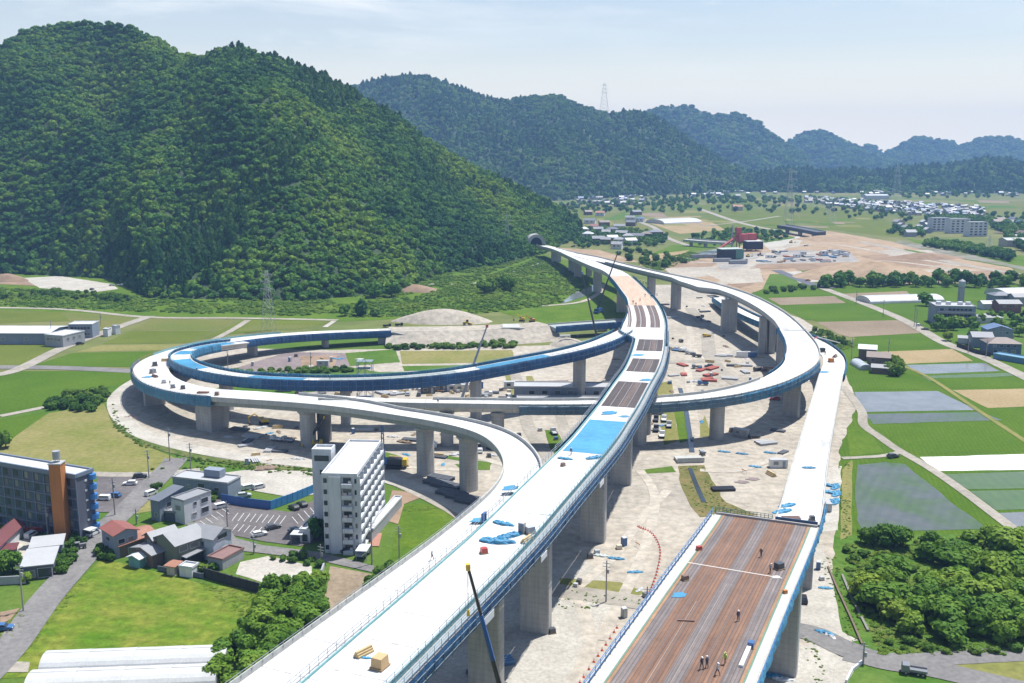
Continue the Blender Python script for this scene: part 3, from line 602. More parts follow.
def roadmat(name,a,b,rib=1.9):
    m,nt,bs=newmat(name); v=nt.along(); p=nt.pos(); n=nt.noise(nt.mapping(v,scale=(.02,rib,0)),1,2,.6); n1=nt.noise(nt.mapping(v,scale=(.05,.6,0)),1,5,.7); n2=nt.noise(p,.25,5,.7); n3=nt.noise(p,2.2,3,.7)
    c=nt.ramp(n,[(.3,a),(.7,b)]); c=nt.mix(.55,c,nt.mix(1,c,nt.ramp(n1,[(.3,(.6,.63,.68)),(.7,(1.35,1.28,1.22))]),'MULTIPLY')); c=nt.mix(.5,c,nt.mix(1,c,nt.ramp(n2,[(.3,(.62,.64,.68)),(.7,(1.3,1.27,1.25))]),'MULTIPLY')); c=nt.mix(.4,c,nt.mix(1,c,nt.ramp(n3,[(.3,(.6,.6,.6)),(.7,(1.3,1.3,1.3))]),'MULTIPLY'))
    w=nt.add('ShaderNodeTexWave',wave_type='BANDS',bands_direction='Y'); w.inputs['Scale'].default_value=.52; w.inputs['Distortion'].default_value=.25; nt.link(v,w.inputs[0])
    c=nt.mix(.75,c,nt.mix(1,c,nt.ramp(w.outputs['Fac'],[(.05,(.5,.5,.52)),(.22,(1.02,1.02,1.02))]),'MULTIPLY'))
    nt.link(c,bs.inputs['Base Color']); bs.inputs['Roughness'].default_value=.8; return m
BR1=roadmat('rusty_planks',(.135,.072,.045),(.23,.13,.082)); BR2=roadmat('grey_planks',(.12,.10,.096),(.21,.18,.17)); BRJ=M('plank_joint',(.12,.095,.09),.8); ORNG=roadmat('orange_planks',(.25,.14,.075),(.34,.2,.11)); DARK1=roadmat('dark_deck',(.05,.038,.037),(.09,.07,.068)); PEACH=roadmat('peach_deck',(.46,.33,.235),(.58,.43,.32)); RUST=roadmat('rebar_mat',(.10,.07,.058),(.16,.12,.105))
def boxprof(w,th=2.6,over=1.8,slab=.35,par=1.0,pt=.3,left=True,right=True):
    """closed section: slab with box girder below; w(d) full width to the right of the path"""
    w=fn(w)
    def f(d):
        W=w(d); o=min(over,W*.2)
        return [(0,-slab),(o*.35,-slab-.25),(o,-slab-.75),(o+.5,-th),(W-o-.5,-th),(W-o,-slab-.75),(W-o*.35,-slab-.25),(W,-slab),(W,0),(0,0)]
    return f
def parapet(mb,path,s0,s1,off,side,h=1.0,t=.3,drop=.9,m=0):
    """edge wall: side -1 = left edge (outer face at off), +1 = right edge"""
    off=fn(off); k=.06*side
    sweep(mb,path,s0,s1,lambda d:[(off(d)+k,-drop),(off(d)+k,h),(off(d)+k-side*t,h),(off(d)+k-side*t,.004),(off(d)-side*.01,.004),(off(d)-side*.01,-drop)][::1],True,m)
def clad(mb,path,s0,s1,off,side,top=1.5,bot=-3.2,inn=.9,m=0):
    """hung safety net with a little sag, curving in under the girder"""
    off=fn(off)
    def f(d):
        o=off(d); wv=.12*math.sin(d*.9)+.1*math.sin(d*2.3+1); k=side
        a=[(o+k*(.35+wv*.3),top),(o+k*(.6+wv),top*.2),(o+k*(.7+wv),bot*.5),(o+k*(.45+wv*.5),bot*.86),(o-k*inn,bot)]
        return a+[(x-k*.05,z+(.05 if i==4 else 0)) for i,(x,z) in reversed(list(enumerate(a)))]
    sweep(mb,path,s0,s1,f,True,m,1.25)
def pier_rect(root,path,d,off,w,t,zt,name='pier',cap=None,rot=0):
    p,tg,r=path.at(d); c=path.pos(d,off); mb=MB(); a=math.atan2(r.y,r.x)+rot; top=c.z-zt
    ch=.28; pr=[(-w/2+ch,-t/2),(w/2-ch,-t/2),(w/2,-t/2+ch),(w/2,t/2-ch),(w/2-ch,t/2),(-w/2+ch,t/2),(-w/2,t/2-ch),(-w/2,-t/2+ch)]
    mb.prism(pr,-1,top); o=mb.build(name,PIER,root,(c.x,c.y,0),a)
    if cap:
        k=MB(); W,T,hh=cap; n=len(pr); q=[(x*W/w,y*T/t) for x,y in pr]; i=len(k.v)
        k.v+=[(x*1.01,y*1.01,top-hh) for x,y in pr]+[(x,y,top-hh*.35) for x,y in q]+[(x,y,top+.01) for x,y in q]
        for l in (0,n):
            for j in range(n): k.f.append((i+l+j,i+l+(j+1)%n,i+l+n+(j+1)%n,i+l+n+j)); k.m.append(0)
        k.f.append(tuple(range(i+2*n,i+3*n))); k.m.append(0); k.f.append(tuple(range(i,i+n))); k.m.append(0)
        k.build('pier_cap',PIER,o)
    return o
def pier_round(root,path,d,off,w,t,zt,capw=None):
    p,tg,r=path.at(d); c=path.pos(d,off); a=math.atan2(r.y,r.x); top=c.z-zt; n=20; mb=MB()
    def ring(W,T): return [(math.copysign(abs(math.cos(q))**.7,math.cos(q))*W/2,math.copysign(abs(math.sin(q))**.7,math.sin(q))*T/2) for q in [2*math.pi*i/n for i in range(n)]]
    mb.prism(ring(w,t),-1,top-1.2); o=mb.build('pier',PIER,root,(c.x,c.y,0),a,smooth=False)
    k=MB(); A=ring(w*1.005,t*1.005); B=ring(capw or w*1.35,t*1.15); k.v+=[(x,y,top-1.4) for x,y in A]+[(x,y,top-.6) for x,y in B]+[(x,y,top) for x,y in B]
    for l in (0,n):
        for j in range(n): k.f.append((l+j,l+(j+1)%n,l+n+(j+1)%n,l+n+j)); k.m.append(0)
    k.f.append(tuple(range(2*n,3*n))); k.m.append(0); k.f.append(tuple(range(n))); k.m.append(0); k.build('pier_cap',PIER,o)
    return o
def gp(l): return [G(a,b,c) for a,b,c in l]
# ---- main viaduct: path = right-hand edge of the running deck
mr=gp([(392,683,27),(489,585,27),(535,537,27),(561,506,26.8),(586,477,26.5),(614,444,26.2),(627,424,25.8),(639,405,25.3),(649,386,24.7),(659,368,24),(664,349,23),(665,333,22.2),(664,318,21.6),(657,303,21),(646,291,20.6),(636,281,20.2),(624,272,19.8)])
a,b=mr[0],mr[1]; dv=(a-b).normalized()
mr=[a+dv*110,a+dv*70,a+dv*35]+mr
for px,py,z,w_ in ((606,265.5,18.2,13),(587,258,15.8,12),(567,250,12.8,11),(548,245.5,10,10)): mr.append(G(px,py,z))
PM=Path(mr); 
root=thing('viaduct','long main viaduct with white, blue and dark deck bands running up to the tunnel','viaduct',(0,0,0)); VM=root
sM=lambda py,off=-4: PM.srow(py,off)
S0=0; Sm=PM.near(G(634,332,22)); Se=sM(277); Sj=PM.len
Lw=lambda d: interp([(0,-11.6),(Sm-95,-11.6),(Sm-20,-12.2),(Sm,-19.5),(Sm+25,-19),(Sm+60,-17),(Sm+110,-14.6),(Se,-14),(Se+60,-14),(Sj,-12)],d)
mb=MB(); sweep(mb,PM,0,Sj,lambda d:[(0,-.35),(-.9,-.6),(-1.3,-2.6),(Lw(d)+1.3,-2.6),(Lw(d)+.9,-.6),(Lw(d),-.35),(Lw(d),0),(0,0)]); deck=mb.build('deck',[WHITE],root)
for nm,mt,y0,y1,oa,ob in (('tarpaulin',TARP,453,421,-10.9,-.5),('paving',DARK1,407,382,-10.8,-.7),('paving',DARK1,372,359,-10.8,-.7),('paving',DARK1,351,339.5,-10.8,-.7),('paving',PEACH,305.5,276,None,-.6)):
    s0,s1=sM(y0,-5),sM(y1,-5); m_=MB()
    ribbon(m_,PM,s0,s1,oa if oa is not None else (lambda d:Lw(d)+.8),ob,.03); m_.build(nm,mt,root)
    if mt is DARK1:
        m_=MB()
        for o in (-8.2,-5.7,-3.1): ribbon(m_,PM,s0+.3,s1-.3,o-.07,o+.07,.045)
        m_.build('deck_joint',M('pale_joint',(.3,.29,.29)),root)
        m_=MB(); ribbon(m_,PM,s0+.4,s1-.4,-5.2,-3.4,.04); m_.build('paving',RUST,root)
s0,s1=sM(328,-5),sM(305.5,-5)
for o0,o1 in ((-17,-15.4),(-13.2,-8.6),(-6.6,-2.2)):
    m_=MB(); ribbon(m_,PM,s0+1,s1,o0,o1,.032); m_.build('paving',RUST,root)
    m_=MB(); ribbon(m_,PM,s0+1,s1,(o0+o1)/2-.35,(o0+o1)/2+.1,.045); m_.build('deck_joint',M('pale_joint',(.3,.29,.29)),root)
# right edge: teal form, walkway with railings, blue net
m_=MB(); parapet(m_,PM,0,Se,0,1,.42,.16,.4); m_.build('edge_form',TEAL,root)
m_=MB(); sweep(m_,PM,0,Se,lambda d:[(.12,-.55),(1.75,-.55),(1.75,-.4),(.12,-.4)]); m_.build('walkway',M('scaffold_boards',(.3,.31,.32),.7,.35,.5),root)
m_=MB(); rail(m_,PM,0,sM(330),.25,.0,1.6,2.4,.06,bars=(.62,.98)); rail(m_,PM,0,sM(330),1.72,-.4,1.5,2.4,.06,bars=(.35,.66,.98)); m_.build('guard_rail',M('pale_blue_rail',(.2,.33,.4),.5,.3,.5),root)
m_=MB(); clad(m_,PM,0,sM(345),1.55,1,-.75,-3.4,1.6); m_.build('safety_net',NETD,root)
m_=MB(); clad(m_,PM,sM(345),Se,.5,1,1.2,-2.9,1.2); m_.build('safety_net',NET,root)
for py,ln,hh in ((540,3.6,1.2),(598,4.2,1.4),(470,4,1.2)):
    d=sM(py,0); c=PM.pos(d,2.4,-3.0); t=PM.at(d)[1]; MB().box((0,0,0),(ln,.12,hh)).build('access_panel',M('white_sheet',(.6,.62,.66),.6),root,tuple(c),math.atan2(t.y,t.x))
# left edge
sL=PM.near(G(556,452,26)); 
m_=MB(); parapet(m_,PM,0,sM(331,-11),Lw,-1,.42,.2,.4); m_.build('edge_form',TEAL,root)
m_=MB(); rail(m_,PM,0,sL,lambda d:Lw(d)-.55,.0,1.5,2.4,.06,bars=(.6,.98)); rail(m_,PM,sL,sM(331,-11),lambda d:Lw(d)-.9,-.2,1.7,2.6,.07,bars=(.35,.66,.98)); m_.build('guard_rail',GREYR,root)
m_=MB(); clad(m_,PM,sL+3,sM(331,-11),lambda d:Lw(d)-.2,-1,.7,-2.9,1.2); m_.build('safety_net',NET,root)
m_=MB(); clad(m_,PM,Sm+8,Se,Lw,-1,1.0,-2.9,1.2); m_.build('safety_net',NET,root)
m_=MB(); parapet(m_,PM,Se,Sj,Lw,-1,.9,.3,1.2); m_.build('parapet',FASC,root)
for px,py,off,w_ in ((465,690,-5.0,6.4),(548,630,-4.2,6.4),(597,543,-4.6,6.4),(625,483,-5,6.4),(641,433,-5.2,6.2),(648,395,-5.5,6.2),(628,352,-8,8),(611,312,-8,7),(602,292,-8,6),(586,277,-7,6),(573,272,-6.5,5),(560,262,-6,9)):
    pier_rect(root,PM,PM.near(G(px,py,0)),off,w_,2.9,2.95)
# ---- near loop ramp, path = outer/left edge, round the loop and back to the embankment
lr=gp([(237,683,27),(342,607,27),(432,542,26.8),(463,517,26.4),(482,501,25.9),(496,487,25.2),(504,471,24.2),(501,456,23),(489,442,21.8),(474,434,20.9),(453,428,20),(424,422,19),(390,416.5,18),(342,409.5,16.8),(298,405,15.7),(240,401,14.2),(192,397.5,12.9),(166,393,12.2),(148,387.5,11.7),(136,380,11.3),(132,371,11),(136,364,10.7),(147,357.5,10.4),(176,348,9.8),(212,341,9.1),(260,335,8.3),(320,331,7.3),(388,328.5,6.4)])
a,b=lr[0],lr[1]; dv=(a-b).normalized(); lr=[a+dv*105,a+dv*50]+lr
PL=Path(lr); nl=lambda px,py,z: PL.near(G(px,py,z))
s1=nl(482,501,25.9); s2=nl(424,422,19); s3=nl(342,409.5,16.8); s4=nl(192,397.5,12.9); s5=nl(147,357.5,10.4); s6=nl(212,341,9.1)
Wl=lambda d: interp([(0,10.3),(s1-60,10.3),(s1,9.6),(s2-30,9.2),(s2+20,9.2),(s3,12),(s3+50,15),(s4,14.5),(s5,14),(s6,14.5),(PL.len,12)],d)
root=thing('loop_ramp','white-decked ramp leaving the main viaduct on its left and rounding the left loop','viaduct',(0,0,0)); VL=root
mb=MB(); sweep(mb,PL,0,PL.len,boxprof(Wl,2.7,1.9)); mb.build('deck',WHITE,root)
sc_=nl(205,399,13.2)
m_=MB(); parapet(m_,PL,0,sc_,0,-1,.85,.3,.9); m_.build('parapet',FASC,root)
m_=MB(); parapet(m_,PL,s1+18,s3+30,Wl,1,.95,.4,.9); m_.build('parapet',FASC,root)
m_=MB(); sweep(m_,PL,s1-40,sc_,lambda d:[(1.0,-1.0),(1.35,-1.1),(1.6,-2.75),(Wl(d)-1.6,-2.75),(Wl(d)-1.35,-1.1),(1.6,-1.02)]); m_.build('girder',GIRD,root)
m_=MB(); clad(m_,PL,sc_-2,nl(136,362,10.7)+4,0,-1,1.2,-3.3,1.6); m_.build('safety_net',NET,root)
m_=MB(); rail(m_,PL,sc_,s6+40,.15,0,1.3,3,.07,bars=(.55,.98)); m_.build('guard_rail',M('brown_rail',(.3,.17,.12),.7,.3),root)
m_=MB(); rail(m_,PL,0,s1,.3,.5,1.1,2.4,.05,bars=(.9,)); m_.build('guard_rail',GREYR,root)
m_=MB(); clad(m_,PL,s6-8,PL.len-1,Wl,1,1.1,-3.0,1.0); m_.build('safety_net',NETD,root)
m_=MB(); parapet(m_,PL,s5+5,s6+40,0,-1,.9,.3,.6); m_.build('edge_form',TEAL,root)
for px,py,off in ((497,490,5),(421,482,5),(298,455,5.5)): pier_round(root,PL,PL.near(G(px,py-6,0)),off,5.4,4.6,2.8,7.4)
for px,py,off,w_,t_ in ((200,432,6.5,9,8),(150,405,6.5,8,3.4)): pier_rect(root,PL,PL.near(G(px,py,0)),off,w_,t_,2.9)
for d,off in ((s6+20,7),(s6+62,6.5),(s6+104,6),(PL.len-3,6)): pier_rect(root,PL,d,off,7,2.2,2.8)
# ---- east ring, path = outer edge from the tunnel round to the loop
rg=gp([(556,248.2,11.2),(575,253,13.8),(598.6,257.5,16.2),(622,263.5,17.9),(640,268,18.8),(663,273,19.6),(687,278,20.4),(707,282,21),(726,287,21.4),(745,293,21.6),(762,300,21.7),(782,311,21.6),(797,322.5,21.3),(811,337,20.6),(818.5,347,19.9),(820.5,357,19.2),(817,365.5,18.6),(806,374,18),(785,384,17.3),(761,391.5,16.7),(731,397.8,16.1),(700,401.5,15.6),(655,405,15.1),(590,406.6,14.8),(530,406.8,14.8),(453,405.8,15),(400,405,15.3),(350,402.5,15.7),(318,400,15.8)])
PR=Path(rg); nr=lambda px,py,z: PR.near(G(px,py,z))
root=thing('ring_ramp','pale ring ramp sweeping round the right side and under the main viaduct','viaduct',(0,0,0)); VR=root
k0=nr(612,261,17.2); k1=nr(640,268,18.8); k2=nr(695,279.5,20.6); k3=nr(738,291,21.5); k4=nr(797,322.5,21.3); k5=nr(820,357,19.2)
Wr=lambda d: interp([(0,5),(k0*.5,13),(k0*.85,14.5),(k0+16,10),(k1,9),(k2-10,11),(k2+14,17),(k3-16,19),(k3-4,11.5),(k4,10.5),(k5,13.5),(nr(785,384,17.3),10.5),(nr(700,401.5,15.6),9.6),(PR.len,8)],d)
mb=MB(); sweep(mb,PR,0,PR.len,boxprof(Wr,2.7,1.9)); mb.build('deck',WHITE,root)
kb=nr(816,366,18.6)
m_=MB(); parapet(m_,PR,0,kb,0,-1,.9,.35,1.0); parapet(m_,PR,kb,PR.len,0,-1,.9,.35,.9); m_.build('parapet',FASC,root)
m_=MB(); parapet(m_,PR,k0+14,nr(797,322.5,21.3)+18,Wr,1,.9,.35,1.1); parapet(m_,PR,nr(785,384,17.3),PR.len-40,Wr,1,.9,.35,.9); m_.build('parapet',FASC,root)
m_=MB(); sweep(m_,PR,0,kb,lambda d:[(1.2,-1.0),(1.5,-2.75),(Wr(d)-1.5,-2.75),(Wr(d)-1.2,-1.0)]); m_.build('girder',GIRD,root)
m_=MB(); clad(m_,PR,kb-8,PR.len-70,0,-1,.35,-3.3,1.6); m_.build('safety_net',NETG,root)
m_=MB(); clad(m_,PR,kb-8,nr(745,395,16.4),0,-1,.5,-3.45,1.7); m_.build('safety_net',NET,root)
m_=MB(); clad(m_,PR,k4+16,nr(800,379,17.8),Wr,1,1.1,-2.6,1.0); m_.build('safety_net',NET,root)
m_=MB(); p0=PR.pos(k4+24,.4,.95); p1=PR.pos(k4+24,Wr(k4+24)-.4,.95); m_.tube(p0,p1,.12); m_.tube(p0+Vector((0,0,.6)),p1+Vector((0,0,.6)),.1); m_.build('guard_rail',GREYR,root)
for px,py,off in ((722,440,5),(497,430,4.5),(448,447,4),(315,440,4),(250,428,4),(640,440,5)): pier_round(root,PR,PR.near(G(px,py,0)),off,5.2,4.4,2.8,6.4)
for px,py,off,w_ in ((795,418,5.5,6),(783,366,5.5,5.6),(761,353,5.5,5.2),(742,353,8.5,5.2),(722,332,10,9),(690,309,7,6.5),(654,300,4.5,5.5),(628,275,4.5,5)): pier_rect(root,PR,PR.near(G(px,py,0)),off,w_,2.6,2.8)
pz=MB(); pz.box((0,0,0),(6.5,5,.5)); kk=k3-6; c=PR.pos(kk,Wr(kk)+.4,-3.6); pz.build('work_platform',GREYR,root,tuple(c),math.atan2(PR.at(kk)[1].y,PR.at(kk)[1].x)); 
# ---- inner blue-netted ramp, path = left edge from the main viaduct to the loop
ib=gp([(634,331,22),(614,342.5,21.7),(579,353,21.2),(549,359,20.7),(520,364.5,20.2),(468,374,19.3),(424,379,18.5),(380,382,17.8),(320,383,16.8),(260,381,15.6),(227,377.8,14.9),(200,373,14.3),(180,367,13.7),(171,361.5,13.2),(169.5,357,12.8),(174,352.5,12.3),(187,348.5,11.5),(208,344,10.6),(238,340.5,9.5)])
PI_=Path(ib); WI=lambda d: interp([(0,7),(20,8.6),(PI_.len,8.6)],d)
root=thing('inner_ramp','ramp wrapped in blue netting curling inside the left loop','viaduct',(0,0,0)); VI=root
mb=MB(); sweep(mb,PI_,0,PI_.len,boxprof(WI,2.7,1.8)); mb.build('deck',WHITE,root)
m_=MB(); clad(m_,PI_,4,PI_.len-6,0,-1,1.1,-3.6,1.5); m_.build('safety_net',NETD,root)
m_=MB(); clad(m_,PI_,nrI if False else PI_.near(G(260,381,15.6)),PI_.len-4,-.05,-1,1.15,-3.3,1.2); m_.build('safety_net',NET,root)
m_=MB(); clad(m_,PI_,6,PI_.len-20,WI,1,1.1,-3.2,1.2); m_.build('safety_net',NET,root)
m_=MB(); rail(m_,PI_,2,PI_.len-8,.1,.2,1.3,2.6,.07,bars=(.98,)); rail(m_,PI_,6,PI_.len-10,lambda d:WI(d)-.1,.2,1.3,2.6,.07,bars=(.98,)); m_.build('guard_rail',M('teal_rail',(.16,.42,.5),.5,.3),root)
for a_,b_ in ((.20,.30),(.52,.60),(.70,.79),(.835,.872),(.895,.975)):
    m_=MB(); ribbon(m_,PI_,PI_.len*a_,PI_.len*b_,.8,lambda d:WI(d)-.6,.03); m_.build('tarpaulin',TARP,root)
for a_,b_ in ((.33,.50),): m_=MB(); ribbon(m_,PI_,PI_.len*a_,PI_.len*b_,.8,lambda d:WI(d)-.6,.03); m_.build('paving',M('grey_deck',(.3,.34,.33),.8),root)
for px,py,off in ((590,402,4.3),(500,430,4.3),(372,402,4.3),(290,395,4.3)): pier_rect(root,PI_,PI_.near(G(px,py,0)),off,5,2.6,2.8)
SCAF=M('scaffold_pipe',(.16,.22,.27),.5,.3,.5)
for pth,o_,a_,b_,rt in ((PI_,-.75,6,PI_.len-10,VI),(PR,-.8,kb-6,PR.len-72,VR),(PL,-.75,sc_,nl(136,362,10.7),VL),(PM,2.35,2,sM(345),VM)):
    m_=MB(); d=a_
    while d<b_:
        p=pth.pos(d,o_,1.5 if pth is not PM else -.6); q=pth.pos(d,o_,-3.0); m_.tube(q,p,.07,n=4); d+=3
    for h in (.9,-1.2):
        hh=h if pth is not PM else h*.6-1.4
        sweep(m_,pth,a_,b_,lambda d:[(o_-.05,hh-.05),(o_+.05,hh-.05),(o_+.05,hh+.05),(o_-.05,hh+.05)],True,0,5)
    m_.build('scaffold',SCAF,rt)
# ---- right viaduct: white ramp coming out under the ring, then the wide timber-decked part; path = right edge
rd=gp([(757,683,24.5),(790,600,24),(820,525,22.8),(825,490,21.3),(830,450,19.3),(837,410,17),(843,376,14.8),(845.5,364,13.8),(842,355,13),(831,346,12.2),(816,338,11.2),(797,331,10),(776,324,8.8),(756,316,7.6),(738,307,6),(722,297,4.4)])
a,b=rd[0],rd[1]; dv=(a-b).normalized(); rd=[a+dv*120,a+dv*60]+rd
PD=Path(rd); sb=PD.srow(524,-5); 
root=thing('timber_deck_viaduct','wide viaduct with striped brown timber deck at lower right, narrowing to a white ramp','viaduct',(0,0,0)); VD=root
Wd=21.7; Wn=lambda d: interp([(0,9.2),(sb,9.2),(PD.near(G(830,450,19.3)),8.6),(PD.near(G(843,376,14.8)),8.8),(PD.len,8)],d)
m_=MB(); sweep(m_,PD,0,sb,lambda d:[(0,-.4),(-1.6,-.8),(-2,-2.7),(-Wd+2,-2.7),(-Wd+1.6,-.8),(-Wd,-.4),(-Wd,0),(0,0)]); m_.build('deck',FASC,root)
m_=MB(); sweep(m_,PD,sb+.1,PD.len,lambda d:[(0,-.4),(-1.2,-.8),(-1.7,-2.6),(-Wn(d)+1.7,-2.6),(-Wn(d)+1.2,-.8),(-Wn(d),-.4),(-Wn(d),0),(0,0)]); m_.build('deck',WHITE,root)
f=Wd/24.
def st(n,mt,o0,o1,dz=.03,s0=0,s1=None):
    m_=MB(); ribbon(m_,PD,s0,(sb-.4) if s1 is None else s1,-o0*f,-o1*f,dz); m_.build(n,mt,root)
st('walkway',M('walkway_board',(.46,.45,.41),.7,.25,.4),.3,1.75); st('edge_form',M('green_form',(.10,.22,.16),.6,.3),1.75,2.05,.05); st('timber_edge',ORNG,2.05,2.6,.06)
st('timber_deck',BR2,2.6,5.3); st('timber_deck',BR1,5.3,11); st('timber_deck',BR2,11,13.7); st('timber_deck',BR1,13.7,19.3); st('timber_deck',BR2,19.3,21.5)
st('timber_edge',ORNG,21.5,22.1,.06); st('edge_form',M('green_form',(.10,.22,.16)),22.1,22.4,.05); st('walkway',M('walkway_board',(.46,.45,.41)),22.4,23.8)
m_=MB()
for o in (5.3,7.2,9.1,11,13.7,15.5,17.4,19.3): ribbon(m_,PD,0,sb-.4,-o*f-.06-.05*((o*7)%1),-o*f+.06+.05*((o*7)%1),.045)
m_.build('plank_joint',BRJ,root)
m_=MB()
for o,a_,b_ in ((12.6,0,.8),(8.0,.1,.45),(16.1,.3,.75)): ribbon(m_,PD,sb*a_,sb*b_,-o*f-.04,-o*f+.04,.075)
m_.build('cable_run',M('pale_conduit',(.30,.28,.27),.6),root)
m_=MB(); ss=PD.srow(572,-10); ribbon(m_,PD,ss-.15,ss+.15,-2.8,-21,.08); m_.build('marking_line',M('chalk_line',(.62,.57,.53)),root)
m_=MB(); sweep(m_,PD,sb-.6,sb,lambda d:[(-.3,0),(-.3,.5),(-Wd+.3,.5),(-Wd+.3,0)]); m_.build('end_sill',M('sill_concrete',(.35,.33,.32)),root)
m_=MB(); p0=PD.pos(sb+.2,-Wn(sb)-.4,0); p1=PD.pos(sb+.2,-Wd,0)
for i in range(16):
    p=p0.lerp(p1,i/15); m_.box((p.x,p.y,p.z+.7),(.1,.1,1.4))
for h in (.5,1,1.4): m_.tube(p0+Vector((0,0,h)),p1+Vector((0,0,h)),.06)
m_.build('end_fence',M('green_mesh',(.09,.17,.16),.7),root)
m_=MB(); p0=PD.pos(sb+.2,-.3,0); p1=PD.pos(sb+.2,-Wn(sb)+.2,0); q=(p0+p1)/2; m_.box((q.x,q.y,q.z+.55),((p1-p0).length,.3,1.0),math.atan2(p1.y-p0.y,p1.x-p0.x)); m_.build('end_board',M('navy_board',(.04,.08,.16)),root)
m_=MB(); clad(m_,PD,0,PD.srow(505,0),.05,1,1.0,-.7,.1); m_.build('safety_net',NET,root)
m_=MB(); rail(m_,PD,0,sb+12,.5,-.3,1.5,2.4,.06,bars=(.4,.7,.98)); m_.build('guard_rail',BLUEP,root)
m_=MB(); rail(m_,PD,0,sb,-Wd-.5,-.3,1.6,2.4,.07,bars=(.4,.7,.98)); m_.build('guard_rail',BLUEP,root)
m_=MB(); sweep(m_,PD,0,sb,lambda d:[(-Wd-.02,-.5),(-Wd-1.1,-.5),(-Wd-1.1,-.3),(-Wd-.02,-.3)]); m_.build('walkway',M('walkway_board',(.46,.45,.41)),root)
m_=MB(); parapet(m_,PD,sb+.1,PD.near(G(843,376,14.8)),0,1,.5,.3,.8); parapet(m_,PD,sb+.1,PD.near(G(843,376,14.8)),lambda d:-Wn(d),-1,.4,.3,.8); m_.build('parapet',FASC,root)
m_=MB(); clad(m_,PD,PD.near(G(843,376,14.8)),PD.len-10,0,1,1.3,-2.6,.9); m_.build('safety_net',NET,root)
m_=MB(); clad(m_,PD,PD.near(G(826,343,12)),PD.len-10,lambda d:-Wn(d),-1,1.2,-2.6,.9); m_.build('safety_net',NET,root)
for px,py,off,w_ in ((782,674,-4.2,7.5),(806,586,-5,7),(818,540,-4.5,6),(826,470,-4.2,5.5),(832,430,-4.2,5),(833,390,-4.2,5),(820,360,-4,4.5),(780,345,-4,4.5)): pier_rect(root,PD,PD.near(G(px,py,0)),off,w_,2.6,2.8)
for d in (sb-5,sb-45): pier_rect(root,PD,d,-17,6,2.6,2.8)
# ---- low stub deck between the embankment and the main viaduct
PS=Path(gp([(548,325,6.3),(580,322.5,6.6),(618,320,7),(640,318,7.2)])); root=thing('low_bridge','low dark bridge deck between the culvert embankment and the main viaduct','bridge',(0,0,0))
m_=MB(); sweep(m_,PS,0,PS.len,lambda d:[(0,-.4),(-.6,-2.2),(10,-2.2),(10.6,-.4),(10.6,0),(0,0)]); m_.build('deck',M('grey_deck',(.3,.34,.33)),root)
m_=MB(); clad(m_,PS,0,PS.len,10.6,1,1,-2.9,1); m_.build('safety_net',NETD,root); m_=MB(); parapet(m_,PS,0,PS.len,0,-1,.8,.3,.5); m_.build('parapet',FASC,root)
for d in (1.5,38,70): 
    if d<PS.len: pier_rect(root,PS,d,5.3,8,1.8,2.3)
# ---- embankment with retaining wall and culvert
PE=Path(gp([(387,331,6.2),(440,330.5,6.2),(490,329,6.2),(530,327,6.2),(550,325,6.2)]))
m_=MB(); sweep(m_,PE,0,PE.len,lambda d:[(-22,-6.4),(-13,0),(2,.05),(2,0),(15,-6.4)]); tag(m_.build('embankment',SAND),kind='structure')
root=thing('retaining_wall','grey wedge-shaped retaining wall at the foot of the embankment where the loop ramp lands','wall',(0,0,0)); a,b=G(388,344,0),G(442,344,0); 
n=Vector((0,1,0)); m_=MB(); m_.v+=[tuple(a),tuple(b),tuple(b+Vector((0,0,.4))),tuple(a+Vector((0,0,7))),tuple(a+n*1.2),tuple(b+n*1.2),tuple(b+n*1.2+Vector((0,0,.4))),tuple(a+n*1.2+Vector((0,0,7)))]; m_.f+=[(0,1,2,3),(7,6,5,4),(3,2,6,7),(0,3,7,4),(1,5,6,2),(0,4,5,1)]; m_.m+=[0]*6; m_.build('wall',M('grey_wall',(.26,.27,.29),.85,.2,.1),root)
m_=MB(); c=G(384,344,0); m_.box((c.x,c.y+3,3.4),(6,8,6.8)); m_.build('abutment',PIER,root)
c=G(511,337,0); root=thing('culvert','square concrete culvert mouth with splayed wing walls in the embankment','culvert',(c.x,c.y-6,0))
m_=MB(); m_.box((-4.2,3,3),(1,12,6)); m_.box((4.2,3,3),(1,12,6)); m_.box((0,3,6.4),(9.4,12,.9)); m_.build('box',FASC,root)
m_=MB(); m_.box((0,6,3),(7.3,.2,5.9)); m_.build('painted_shade_face',M('painted_shade_black',(.01,.01,.012),.9),root)  # near-black sheet across the box paints the shade inside the culvert
for sx in (-1,1):
    m_=MB(); m_.v+=[(sx*4.8,-3,0),(sx*15,5,0),(sx*15,5,5.4),(sx*4.8,-3,6.6),(sx*4.8,-2,0),(sx*15,6,0),(sx*15,6,5.4),(sx*4.8,-2,6.6)]; m_.f+=[(0,1,2,3),(7,6,5,4),(3,2,6,7),(0,3,7,4),(1,5,6,2)]; m_.m+=[0]*5; m_.build('wing_wall',FASC,root)
